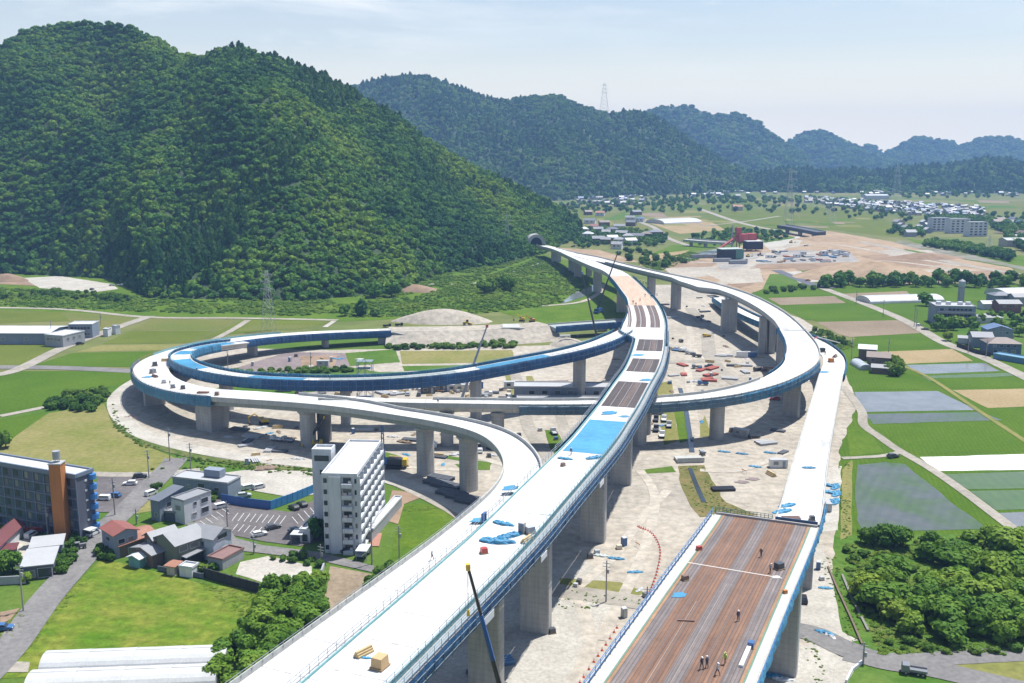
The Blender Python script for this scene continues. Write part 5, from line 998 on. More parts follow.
# -- village under the mountain
vil=[(572,228,13,RS),(590,224,16,RS),(604,226,14,RBR),(588,238,12,RW),(598,233,12,RS),(606,236,10,RG),(612,233,14,RS),(619,230,15,RS),(622,237,14,RG),(628,240,12,RG),(631,226,13,RS),(638,240,15,RS),(646,238,13,RBR),(612,242,12,RW),(606,244,11,RG),(619,244,12,RG),(598,243,14,RS),(630,245,13,RP),(655,236,18,RS),(630,221,14,RS),(636,215,16,RS),(640,222,12,RBL),(588,215,12,RBR),(600,216,14,RRU),(572,222,12,RBR),(617,249,11,RG),(594,230,11,RR),(584,233,10,RW)]
words={RS.name:'slate-roofed',RBR.name:'brown-roofed',RW.name:'white-roofed',RG.name:'grey-roofed',RP.name:'pale-roofed',RBL.name:'blue-roofed',RRU.name:'rust-roofed',RR.name:'red-roofed',RM.name:'maroon-roofed'}
for i,(x,y,s,rm) in enumerate(vil): H('%s village house below the forested mountain beyond the ring'%words[rm.name],None,5.5,'gable' if i%3 else 'hip',WW if i%2 else WB,rm,2.4,'x',wins=[('F',-.2,3.6,2,1.4),('F',.2,3.6,2,1.4)] ,ctr=at(x,y,s,s*.68,rng.uniform(-25,25)),group='village houses')
# -- far town: one house of each kind, then copies
protos=[]
for k,(wm,rm,lb) in enumerate(((WG,RS,'slate'),(WBE,RG,'grey'),(WG,RBL,'blue'),(WG,RBR,'brown'),(WBL,RP,'pale'))):
    rt,_,_=H('tiny %s-roofed house in the far town block'%lb,None,5.5,'gable',wm,rm,2.4,'x',ctr=at(860+k*7,206+k,11,8,10),group='far town houses',ov=.7); protos.append((rt,list(rt.children),lb))
for rt,ch,_ in protos: KIDS[rt.name]=ch
def town(n,poly,lab,grp,wts,smin=1.1,smax=1.6):
    q=0;tries=0;pl=[]
    while q<n and tries<6000:
        tries+=1; x=rng.uniform(poly[0],poly[2]); y=rng.uniform(poly[1],poly[3])
        if len(poly)>4 and not poly[4](x,y): continue
        p=G(x,y,0)
        if any((p-o).length<13 for o in pl): continue
        pl.append(p); rt,ch,lb=rng.choices(protos,wts)[0]; dup(rt,(p.x,p.y,0),R(rng.choice((8,98))+rng.uniform(-8,8)),rng.uniform(smin,smax),lab%lb,grp); q+=1
T1=(806,196,985,218,lambda x,y: 197.3+.06*(x-808)<y<203+.13*min(x-808,105))
T2=(860,186.5,1050,197,lambda x,y: abs(x-905)>14 and y<196)
town(135,T1,'tiny %s-roofed house in the far town block','far town houses',(4,2,2,1,3),.6,.85); town(66,T2,'tiny %s-roofed house at the foot of the low wooded hill','houses below the low hill',(1,2,1,1,6),.7,1.0); town(16,(690,190,790,199),'tiny %s-roofed house between far fields and wooded foot','houses by the far fields',(1,2,1,1,4),.7,1); town(26,(576,196,650,207,lambda x,y: y<207-.02*abs(x-620)),'tiny %s-roofed house of the hamlet under the second mountain','hamlet houses',(3,2,2,2,4),.7,1.0); town(12,(895,222,930,238),'tiny %s-roofed house left of the white far apartment blocks','houses near the far apartments',(2,2,1,1,3),.7,1.1); town(10,(985,222,1040,246),'tiny %s-roofed house right of the white far apartment blocks','houses right of the far apartments',(2,2,1,1,3),.8,1.2)
def town_mass(name,specs):
    m=MB(); r=random.Random(9)
    for n,poly,smin,smax in specs:
        for _ in range(n*4):
            if n<=0: break
            x=r.uniform(poly[0],poly[2]); y=r.uniform(poly[1],poly[3])
            if not poly[4](x,y): continue
            n-=1; p=G(x,y,0); k=r.uniform(smin,smax); a=R(r.choice((8,98))+r.uniform(-8,8)); w_,d_,h_=11*k,8*k,5.5*k; m.box((p.x,p.y,h_/2),(w_,d_,h_),a,m=r.randrange(2)); i=len(m.v); co,si=math.cos(a),math.sin(a)
            for X,Y,Z in ((-.55,-.58,1),(.55,-.58,1),(.55,.58,1),(-.55,.58,1),(-.55,0,1.45),(.55,0,1.45)): X*=w_;Y*=d_; m.v.append((p.x+X*co-Y*si,p.y+X*si+Y*co,h_*Z))
            mt=2+r.choice((0,0,1,2,3,3))
            for q in ((0,1,5,4),(2,3,4,5),(0,4,3),(1,2,5)): m.f.append(tuple(i+k_ for k_ in q)); m.m.append(mt)
    tag(m.build(name,[WBE,WG,RS,RG,RBL,RP],fix=False),kind='stuff')
town_mass('far_houses',[(190,T1,.55,.75),(80,T2,.6,.85),(40,(576,196,650,207,lambda x,y:True),.55,.75),(40,(690,188.5,860,194,lambda x,y:True),.6,.8)])
for i,(x,y,w_,h_) in enumerate(((938,231,24,17),(957,233,26,18),(975,236,24,17))):
    rt,w,d=H(('leftmost','middle one','rightmost')[i]+' of the three white far apartment blocks',None,h_,'flat',WW,RP,ctr=at(x,y,w_,12,6),cat='apartment block',name='apartment_block')
    for fl in range(5):
        for u in (-.36,-.12,.12,.36): win(rt,'F',u*w,2.4+fl*3.2,3.2,1.6,w,d,frame_=False)
H('big white hall in the far town',None,8,'gable',WW,RW,2,'x',ctr=at(875,199,50,25,5),cat='hall',name='hall'); H('pinkish far house beside the road bridge',None,7,'gable',WBE,RRU,3,'x',ctr=at(737,210.5,16,12,5)); H('long pale shed at the right edge below the far tree row',None,7,'gable',WBE,RP,2,'x',ctr=at(1020,246,40,16,5),cat='shed',name='shed')
# ---------------------------------------------------------------- vehicles, plant, people, site goods
def extr(mb,prof,y0,y1,m=0,taper=0):
    n=len(prof); i=len(mb.v)
    mb.v+=[(x,y0,z) for x,z in prof]+[(x,y1,z) for x,z in prof]
    mb.f.append(tuple(range(i,i+n))); mb.f.append(tuple(reversed(range(i+n,i+2*n)))); mb.m+=[m,m]
    for k in range(n): j=(k+1)%n; mb.f.append((i+k,i+n+k,i+n+j,i+j)); mb.m.append(m)
TYRE=M('tyre_rubber',(.025,.025,.027),.8); LAMP=M('lamp_lens',(.6,.6,.58),.2); 
def paint(c): return M('paint_%d_%d_%d'%tuple(int(v*100) for v in c),c,.3,.06,.5)
COLS=dict(white=(.68,.69,.70),black=(.025,.025,.03),dark=(.07,.075,.085),blue=(.05,.13,.3),silver=(.42,.44,.46),red=(.4,.05,.04),yellow=(.62,.42,.04),orange=(.55,.2,.05),grey=(.2,.21,.23),green=(.1,.25,.14),cream=(.6,.55,.42),brown=(.2,.12,.09))
def wheel(root,x,y,r=.32,w=.22):
    o=MB().tube((0,-w/2,0),(0,w/2,0),r,n=10).build('wheel',TYRE,root,(x,y,r)); MB().tube((0,-w/2-.012,0),(0,w/2+.012,0),r*.55,n=8).build('rim',M('wheel_rim',(.35,.36,.37),.4,.1,2,.6),o)
def mk_car(root,pm):
    b=MB(); extr(b,[(-2.05,.3),(2.1,.3),(2.18,.62),(1.95,.82),(1.05,.95),(-1.95,1.0),(-2.12,.7)],-.84,.84); b.build('body',pm,root)
    b=MB(); extr(b,[(-1.88,.99),(1.02,.95),(.42,1.38),(-1.55,1.40)],-.74,.74); b.build('window',GLASS,root)
    b=MB(); extr(b,[(-1.6,1.38),(.46,1.36),(.36,1.46),(-1.5,1.47)],-.72,.72); b.build('roof',pm,root)
    for x in (-1.3,1.3):
        for y in (-.78,.78): wheel(root,x,y)
    for y in (-.6,.6): MB().box((2.13,y,.66),(.12,.34,.16)).build('headlight',LAMP,root)
def mk_van(root,pm):
    b=MB(); extr(b,[(-2.1,.3),(2.1,.3),(2.15,.8),(1.85,1.05),(1.35,1.75),(-2.05,1.8),(-2.12,.8)],-.84,.84); b.build('body',pm,root)
    b=MB(); extr(b,[(1.9,1.07),(1.93,1.1),(1.45,1.68),(1.42,1.66)],-.74,.74); b.build('windscreen',GLASS,root)
    for y in (-.85,.85): MB().box((-.3,y,1.4),(2.9,.03,.5)).build('window',GLASS,root)
    for x in (-1.35,1.3):
        for y in (-.78,.78): wheel(root,x,y)
def mk_truck(root,pm,bed=None,L=5.4,load=None):
    b=MB().box((0,0,.75),(L,.9,.25)); b.build('chassis',M('chassis_black',(.04,.04,.045),.7),root)
    b=MB(); x=L/2; extr(b,[(x-1.7,.6),(x,.6),(x+.05,1.3),(x-.2,2.2),(x-1.65,2.25)],-1.05,1.05); c=b.build('cab',pm,root); MB().box((x-.06,0,1.75),(.14,1.8,.7)).build('windscreen',GLASS,c)
    b=MB().box((-.9,0,1.0),(L-1.9,2.1,.16))
    for y in (-1.03,1.03): b.box((-.9,y,1.25),(L-1.9,.06,.4))
    b.build('bed',bed or pm,root)
    if load: MB().box((-.9,0,1.55),(L-2.4,1.7,.9),top=.85).build('load',load,root)
    for x in (-L/2+.9,-L/2+1.9,L/2-1):
        for y in (-.9,.9): wheel(root,x,y,.45,.3)
def mk_excavator(root,pm):
    for y in (-1,1): b=MB(); extr(b,[(-1.7,.15),(-1.4,0),(1.4,0),(1.7,.15),(1.7,.6),(1.4,.8),(-1.4,.8),(-1.7,.6)],y-.28,y+.28); b.build('track',TYRE,root)
    MB().box((-.4,0,1.5),(2.8,2.2,1.1),top=.94).build('body',pm,root); c=MB().box((.6,.65,2.3),(1.2,.9,1.5),top=.85).build('cab',pm,root); MB().box((.66,.65,2.45),(1.22,.94,.8)).build('window',GLASS,c)
    b=MB(); b.tube((.8,-.2,1.6),(3.2,-.2,4.2),.28,.24); b.tube((3.2,-.2,4.2),(5.6,-.2,3.0),.24,.2); b.build('boom',pm,root); a=MB().tube((5.6,-.2,3.0),(5.2,-.2,1.0),.18,.15).build('arm',pm,root); MB().box((5.0,-.2,.6),(1,.9,.8),top=.7).build('bucket',M('bucket_steel',(.12,.1,.09),.6),a)
def mk_loader(root,pm):
    MB().box((-1,0,1.5),(3,1.8,1.2),top=.9).build('body',pm,root); c=MB().box((.2,0,2.6),(1.3,1.4,1.4),top=.85).build('cab',TYRE,root); MB().box((.2,0,3.35),(1.4,1.5,.12)).build('roof',pm,c)
    MB().box((2.6,0,.7),(1,2.5,1.0),top=.8).build('bucket',pm,root); b=MB()
    for y in (-.6,.6): b.tube((.6,y,1.6),(2.5,y,.9),.16)
    b.build('lift_arm',pm,root)
    for x in (-1.6,1.2):
        for y in (-1,1): wheel(root,x,y,.7,.5)
def mk_container(root,pm):
    MB().box((0,0,1.35),(5.6,2.3,2.5)).build('body',pm,root); MB().box((0,0,2.66),(5.7,2.4,.12)).build('roof',RP,root); MB().box((1.6,-1.17,1.2),(.9,.05,2)).build('door',GREYR,root); win(root,'F',-1,1.6,1.4,.9,5.6,2.3)
def mk_steel(root,pm):
    for k in range(4):
        b=MB(); y=-1.2+k*.8
        for z,w_ in ((.08,.55),(.75,.55)): b.box((0,y,z),(7,w_,.1))
        b.box((0,y,.42),(7,.1,.6)); b.build('beam',pm,root)
def mk_beam(root,pm): MB().box((0,0,.3),(8,.8,.5)).build('beam',pm,root); MB().box((0,0,.03),(7,.4,.06)).build('bearer',TIMB_,root)
TIMB_=M('bearer_timber',(.3,.2,.12),.8)
def mk_timber(root,pm):
    for k in range(3):
        for j in range(3-k): MB().box((0,-.5+j*.52+k*.26,.2+k*.38),(3.8,.48,.34)).build('bundle',pm,root)
def mk_pallet(root,pm):
    MB().box((0,0,.1),(1.6,1.4,.18)).build('pallet',M('pallet_wood',(.33,.23,.13),.8,.3,2),root); MB().box((0,0,.68),(1.4,1.2,.95),top=.92).build('load',pm,root)
def mk_tarpheap(root,pm,seed=1):
    r=random.Random(seed)
    for k in range(4):
        bm=bmesh.new(); bmesh.ops.create_icosphere(bm,subdivisions=3,radius=1); o=Vector((r.uniform(-1.3,1.3),r.uniform(-1,1),0)); a=r.uniform(0,3); sx,sy=r.uniform(.8,1.6),r.uniform(.4,.8)
        for v in bm.verts:
            k_=1+.45*noise.noise(v.co*1.7+Vector((seed,k,0))); x,y=v.co.x*sx*k_,v.co.y*sy*k_; v.co=Vector((x*math.cos(a)-y*math.sin(a),x*math.sin(a)+y*math.cos(a),max(0,v.co.z)*.45*k_+.05*noise.noise(v.co*4)))+o
        me=bpy.data.meshes.new('fold'); bm.to_mesh(me); bm.free(); me.materials.append(pm); ob=bpy.data.objects.new('fold',me); COL.objects.link(ob); ob.parent=root
def mk_flat(root,pm,seed=1):
    r=random.Random(seed); b=MB(); n=10; pts=[(math.cos(6.283*i/n)*2.4*r.uniform(.6,1.15),math.sin(6.283*i/n)*1.5*r.uniform(.6,1.15)) for i in range(n)]; b.prism(pts,0,.12); b.build('sheet',pm,root)
def mk_toilet(root,pm):
    MB().box((0,0,1.1),(1.1,1.1,2.1)).build('body',pm,root); MB().box((0,0,2.2),(1.2,1.2,.14),top=.8).build('roof',RW,root); MB().box((0,-.57,1),(.8,.05,1.8)).build('door',RP,root)
def mk_barrier(root,pm):
    MB().box((0,0,.85),(1.8,.06,.2)).build('board',pm,root)
    for x in (-.7,.7): MB().tube((x,-.3,0),(x,0,1),.03).build('leg',GREYR,root); 
def mk_drum(root,pm):
    b=MB(); b.tube((-1.6,0,1.1),(1.6,0,1.1),1.05,n=16); b.build('tank',pm,root)
    for x in (-1,1): MB().box((x,0,.3),(.3,1.7,.6)).build('saddle',GREYR,root)
def mk_tractor(root,pm):
    MB().box((.7,0,1),(1.7,.8,.8)).build('body',pm,root); MB().box((-.5,0,1.9),(1.2,1.2,.1)).build('roof',pm,root)
    for x,r in ((-.6,.65),(1.1,.4)):
        for y in (-.6,.6): wheel(root,x,y,r,.3)
def mk_gate(root,pm):
    for x in (-.8,.8): MB().box((x,0,1.2),(.15,.5,2.4)).build('post',pm,root)
    MB().box((0,0,2.3),(1.8,.5,.2)).build('beam',pm,root); MB().box((0,0,1.2),(1.4,.06,1.6)).build('mesh_panel',pm,root)
MK=dict(steel_beam=mk_beam,car=mk_car,van=mk_van,truck=mk_truck,excavator=mk_excavator,loader=mk_loader,container=mk_container,steel_beam_stack=mk_steel,timber_stack=mk_timber,pallet_load=mk_pallet,tarp_heap=mk_tarpheap,ground_sheet=mk_flat,portable_toilet=mk_toilet,barrier=mk_barrier,storage_tank=mk_drum,tractor=mk_tractor,access_gate=mk_gate)
CAT=dict(steel_beam_stack='steel beams',timber_stack='timber',pallet_load='pallet',tarp_heap='tarpaulin heap',ground_sheet='sheet',portable_toilet='toilet',storage_tank='tank',access_gate='gate',container='site office')
PRO={}
def put(kind,px,py,rz,col,label,deck=None,sc=1,group=None,**kw):
    if kind in ('van','truck') and sc==1: sc=.88
    z=GZ
    if deck is not None:
        z=20
        for _ in range(6): p=G(px,py,z); z=deck.at(deck.near(p))[0].z+.05
    p=G(px,py,z); key=(kind,col)+tuple(sorted(kw.items(),key=str)); pm=paint(COLS[col]) if isinstance(col,str) else col
    if key in PRO:
        rt,ch=PRO[key]; KIDS[rt.name]=ch
        return dup(rt,p,R(rz),sc,label,group)
    rt=thing(kind,label,CAT.get(kind,kind),p,R(rz),group,sc); MK[kind](rt,pm,**kw); PRO[key]=(rt,[c for c in COL.objects if c.parent==rt])
    return rt
bpy.context.view_layer.update()
for a in (('car',130,485,185,'white','white saloon in the upper left car park'),('van',104,500,175,'white','white van in the car park beside the hotel'),('car',114,497,170,'blue','dark blue hatchback next to the white van by the hotel'),('car',140,477.5,20,'dark','dark car at the top corner of the left car park'),('van',151,495,60,'white','white kei van by the dry plot along the street'),('car',184,516,50,'black','black car in front of the modern house'),('van',221,508,40,'white','white van at the left end of the blue hoarding'),('van',248,489,40,'white','left of two white vans on the gravel lot'),('van',259,488.5,40,'white','right of two white vans on the gravel lot'),('car',244,497,20,'silver','silver car just behind the dark blue hoarding'),('car',259.5,536,35,'white','white saloon in the lower row of the car park'),('car',273,529,35,'dark','dark grey car right of the white saloon in the car park'),('car',294,509,130,'black','left of two black cars by the bright hoarding'),('car',302,506,130,'black','right of two black cars by the bright hoarding'),('car',336,547,35,'white','white car in front of the apartment block entrance'),('car',348,552,35,'black','black car in front of the apartment block'),('truck',363,556,70,'white','small white truck under the apartment carport'),('car',3,630,10,'blue','blue car at the left frame edge on brown ground'),('van',31,537,80,'white','white kei truck in the yard in front of the hotel'),('tractor',25,533,20,'red','left red tractor in the yard below the hotel'),('tractor',36.5,534,60,'red','right red tractor in the yard below the hotel'),('car',93,535,70,'white','white car beside the hotel entrance canopy'),('car',296,532,30,'dark','dark car under the left carport'),('tractor',80,549,30,'grey','grey machine by the hedge at the lane'),
 ('car',803,601,80,'black','black car beside the pier of the timber viaduct'),('truck',914,674,160,'grey','grey truck on the lane in the lower right corner'),('car',919,326,30,'white','white car at the drive of the right apartment building'),('car',925,330,150,'dark','dark car at the drive of the right apartment building'),('car',893,457.5,20,'dark','dark car at the corner of the right farm road'),('car',754,438,10,'black','black car in the ring shadow beside the concrete block'),('truck',707,337,200,'yellow','yellow truck in the shadow edge below the ring'),('truck',684,352,150,'white','white truck in the row left of the site road'),('truck',690,354.5,150,'silver','silver truck in the row left of the site road'),('truck',697,357,150,'dark','dark truck at the end of the row by the site road'),('truck',697,368.5,175,'grey','grey flatbed truck south of the site road junction'),('car',709,367,170,'dark','dark pickup right of the grey flatbed'),('truck',703,385,175,'blue','blue truck carrying orange load inside the ring'),('car',775,400,170,'red','red car under the ring near the white ramp'),('van',681,342,100,'dark','dark van at the top of the yard'),
 ('truck',277,441,155,'white','left white concrete mixer truck beneath the loop ramp'),('truck',288,442,155,'silver','right silver truck beneath the loop ramp by the round pier'),('excavator',264,424,200,'yellow','yellow excavator under the loop ramp at left'),('van',435,447,90,'white','white van under the ramp right of the round pier'),('car',472,451,90,'silver','left silver car parked in the ramp shadow'),('car',480,452,90,'white','right white car parked in the ramp shadow'),('car',464,451,90,'dark','dark car parked left of the silver one in the ramp shadow'),('car',419,395.5,90,'dark','dark car in the yard below the inner ramp'),('car',408,395,90,'silver','silver car in the yard below the inner ramp'),('car',395,394.5,90,'white','white car at the left of the yard below the inner ramp'),('truck',487,396,10,'white','white flatbed in the yard right of the crane'),('truck',510,399.5,90,'white','white truck by the track, nearer of two'),('truck',509,395,90,'cream','cream truck by the track, farther of two'),('car',347,393,15,'red','red car between the ramps near the scaffold tower'),('van',322,393.5,15,'white','white van between the ramps at left'),('car',300,393.5,10,'dark','dark car between the ramps at far left'),
 ('loader',467,325,10,'yellow','yellow wheel loader on the embankment top'),('excavator',522,321,170,'yellow','yellow excavator above the culvert, left of two'),('excavator',532,322,190,'orange','orange excavator above the culvert, right of two'),('truck',522,337,90,'white','white truck beside the culvert mouth'),('van',443,313.5,0,'white','left white van on the sand mound'),('van',452,313.5,0,'white','right white van on the sand mound'),('car',476,322,0,'white','white pickup at the foot of the sand mound'),('truck',387,327,5,'black','left dark dumper on the embankment end'),('truck',399,326,5,'black','right dark dumper on the embankment end'),('van',546,243.5,30,'red','red vehicle in front of the tunnel mouth'),('excavator',566,239,30,'orange','orange excavator on the dirt lot by the tunnel'),('truck',573,247,30,'dark','dark truck on the dirt lot by the tunnel'),('excavator',580,240,60,'red','reddish excavator near the village edge'),('truck',552,266,70,'dark','dark truck on the track below the tunnel'),
 ('truck',120,286,10,'white','white truck at the right end of the left gravel lot'),('car',92,290,80,'black','black car at the front of the left gravel lot'),('car',112,286,10,'silver','silver car on the left gravel lot'),('car',70,345,40,'silver','silver car at the bend of the diagonal farm road'),('car',80,344.5,40,'black','black car on the diagonal farm road'),
 ('excavator',264,422,20,'orange','orange excavator behind the yellow one') if False else ('excavator',791,243,20,'yellow','yellow excavator on the earthworks near the dirt road'),('truck',806,246,10,'white','white truck on the far earthworks'),('truck',783,262,10,'orange','orange dumper on the earthworks'),('truck',745,261,10,'grey','grey dumper in front of the red plant'),('excavator',748,257,30,'yellow','yellow excavator in front of the red plant'),('loader',760,256,0,'brown','brown loader in front of the red plant'),('truck',774,258,40,'dark','dark truck on the earthworks yard'),('truck',803,257,100,'dark','dark grey dumper among the stacks on the earthworks'),('car',808,281,10,'orange','orange vehicle on the gravel pad by the dark strip')): put(*a[:6])
# goods on decks
for a in (('tarp_heap',497,542,20,TARP,'large crumpled blue tarpaulin heap on the white main deck',PM,1.6),('tarp_heap',511,536,60,TARP,'blue tarpaulin heap on the main deck, right of the largest one',PM,1.3),('tarp_heap',503,524,0,TARP,'blue tarpaulin bundle on the main deck above the largest heap',PM,1.1),('ground_sheet',478,520,30,TARP,'flat blue sheet on the ramp deck left of the divider',PM,.8),('ground_sheet',510,488,40,TARP,'flat blue sheet on the ramp deck at the split',PM,1),('access_gate',484,523,65,'blue','blue frame gate standing on the divider between ramp and main deck',PM,.9),('pallet_load',380,667,65,M('cardboard',(.5,.35,.18),.8),'brown crate on the main deck near the bottom edge',PM,1.5),('timber_stack',364,654,50,M('fresh_timber',(.5,.38,.2),.8,.3,1.5),'small stack of planks on the main deck near the bottom edge',PM,.8),('tarp_heap',366,658,20,TARP,'small blue bag beside the planks on the main deck',PM,.4),('pallet_load',484,553,20,'red','red and white goods on a pallet on the main deck',PM,.9),('portable_toilet',522,533,60,'grey','grey cabin standing on the main deck right of the tarpaulins',PM,1),('pallet_load',530,533,30,'silver','pallet of scaffold parts on the main deck by the right rail',PM,1.2),('timber_stack',527,541,60,M('fresh_timber',(.5,.38,.2)),'planks lying by the right rail of the main deck',PM,.8),('ground_sheet',548,513,30,M('pale_sheet',(.5,.56,.56),.6),'pale crumpled sheet on the main deck by the right rail',PM,.8),('tarp_heap',565,459,10,TARP,'blue bundle near the left edge just below the blue paved band',PM,.9),('pallet_load',563,466,40,'brown','brown crate on the main deck below the blue paved band',PM,.7),('tarp_heap',595,458,60,TARP,'blue bundle near the right edge just below the blue paved band',PM,1.1),('ground_sheet',609,413,40,TARP,'blue sheet on the white band above the blue paved band',PM,1.3),('ground_sheet',624,416.5,10,TARP,'small blue sheet at right on the white band above the blue paved band',PM,.7),('ground_sheet',638,355,20,TARP,'blue sheet on the third white band of the main deck',PM,1.2),('ground_sheet',646,380,20,TARP,'blue sheet at the right of the second white band',PM,1),('tarp_heap',809,468,30,TARP,'blue-grey heap alone on the white right ramp',PD,.8),('tarp_heap',783,512,60,TARP,'blue tarpaulin heap at the left end of the white right ramp',PD,1.2),('tarp_heap',788,506,60,TARP,'long blue tarpaulin heap near the end board of the right ramp',PD,1.1),('steel_beam_stack',791,519,0,'brown','dark steel beams across the lower end of the right ramp',PD,.55),('pallet_load',812,520,0,'dark','dark box at the right end of the end board',PD,.8),('ground_sheet',824,372,20,TARP,'blue sheet on the right ramp beside the ring',PD,1),('pallet_load',831,362,20,'orange','orange goods on the right ramp beside the ring',PD,1.4),('pallet_load',822,352,20,'black','black goods on the right ramp where it meets the ring',PD,1.6),('timber_stack',835,357,60,M('dark_timber',(.2,.14,.12),.8),'timber along the netting of the right ramp bend',PD,1),
 ('ground_sheet',148,377,20,TARP,'blue sheet on the outer loop deck',PL,1),('pallet_load',155,366,20,'dark','dark goods on the outer loop deck, upper one',PL,1.5),('pallet_load',153,373,60,'grey','grey goods on the outer loop deck, middle one',PL,1.5),('timber_stack',166,361,10,M('fresh_timber',(.5,.38,.2)),'planks on the outer loop deck beside the inner ramp',PL,1),('timber_stack',155,377,-40,M('dark_timber',(.2,.14,.12)),'dark planks lying on the outer loop deck',PL,.9),('pallet_load',164,383,10,'silver','silver goods on the near side of the outer loop deck',PL,1.2),('pallet_load',173,388,10,'grey','grey goods on the outer loop deck, nearest to the camera',PL,1.2),('pallet_load',183,389,10,'dark','dark goods on the outer loop deck, nearest right',PL,1.2),('steel_beam_stack',203,393,-8,M('rust_steel',(.2,.09,.06),.8,.3,1),'rusty beams lying along the outer loop deck',PL,.6),('pallet_load',217,395,-5,'brown','brown load on the outer loop deck beyond the rusty beams',PL,1),
 ('steel_beam',686,621,-5,'brown','short dark beam on the timber deck left of the standing worker',PD,.35),('pallet_load',751,647,65,'blue','light blue tool box by the right edge of the timber deck',PD,.8),('steel_beam',745,658,66,'white','white beam lying along the right edge of the timber deck',PD,.8),('pallet_load',779,569,30,'dark','dark machine with white cover on the timber deck',PD,1.1),('ground_sheet',776,577,30,M('pale_board',(.5,.48,.46)),'white sheet in front of the dark machine on the timber deck',PD,.4),('ground_sheet',679,595,30,TARP,'blue and white sheet at the left edge of the timber deck',PD,.7),('pallet_load',685,580,30,'brown','brown crate at the left edge of the timber deck',PD,.8),('pallet_load',699,550,30,'red','red-brown box at the left edge of the timber deck',PD,.7),('pallet_load',785,593,30,'orange','orange box on the right walkway of the timber deck',PD,.5)): put(a[0],a[1],a[2],a[3],a[4],a[5],a[6],a[7])
# goods on the ground
TIMB=M('fresh_timber',(.5,.38,.2)); DK=M('weathered_steel',(.10,.11,.13),.7,.3,.5); BS=M('blue_steel',(.08,.2,.38),.5,.3,.5); LS=M('light_steel',(.45,.46,.47),.5,.2,.5); RED=M('red_oxide',(.4,.1,.07),.7,.3,.5)
for i,(x,y) in enumerate([(829,486),(836,487),(830,493),(837,494),(828,501),(836,502)]): put('tarp_heap',x,y,90*(i%2),TARP,'blue tarp-covered stack beside the white right ramp',sc=1.5,group='tarp-covered stacks by the right ramp')
put('container',826,509,85,'silver','grey site container below the blue tarp stacks',sc=.9)
for i,(x,y,r,L) in enumerate(((438,484,150,1.3),(447,487,150,1.4),(441,479,150,1.2),(452,495,150,1.4),(462,499,150,1.4),(470,503,150,1.3))): put('steel_beam_stack',x,y,r,DK,'dark girder stack lying in the shadow of the ramp',sc=L,group='girder stacks in the ramp shadow')
for x,y,c in ((440,391,'dark'),(447,390.5,'grey'),(454,391,'silver'),(462,391,'cream'),(469,389,'red'),(476,388,'blue'),(511,388,'white'),(428,393,'dark'),(330,390,'white'),(285,391,'grey')): put('container',x,y,5,c,'%s site container in the yard between the inner ramp and the ring'%c,sc=1.1)
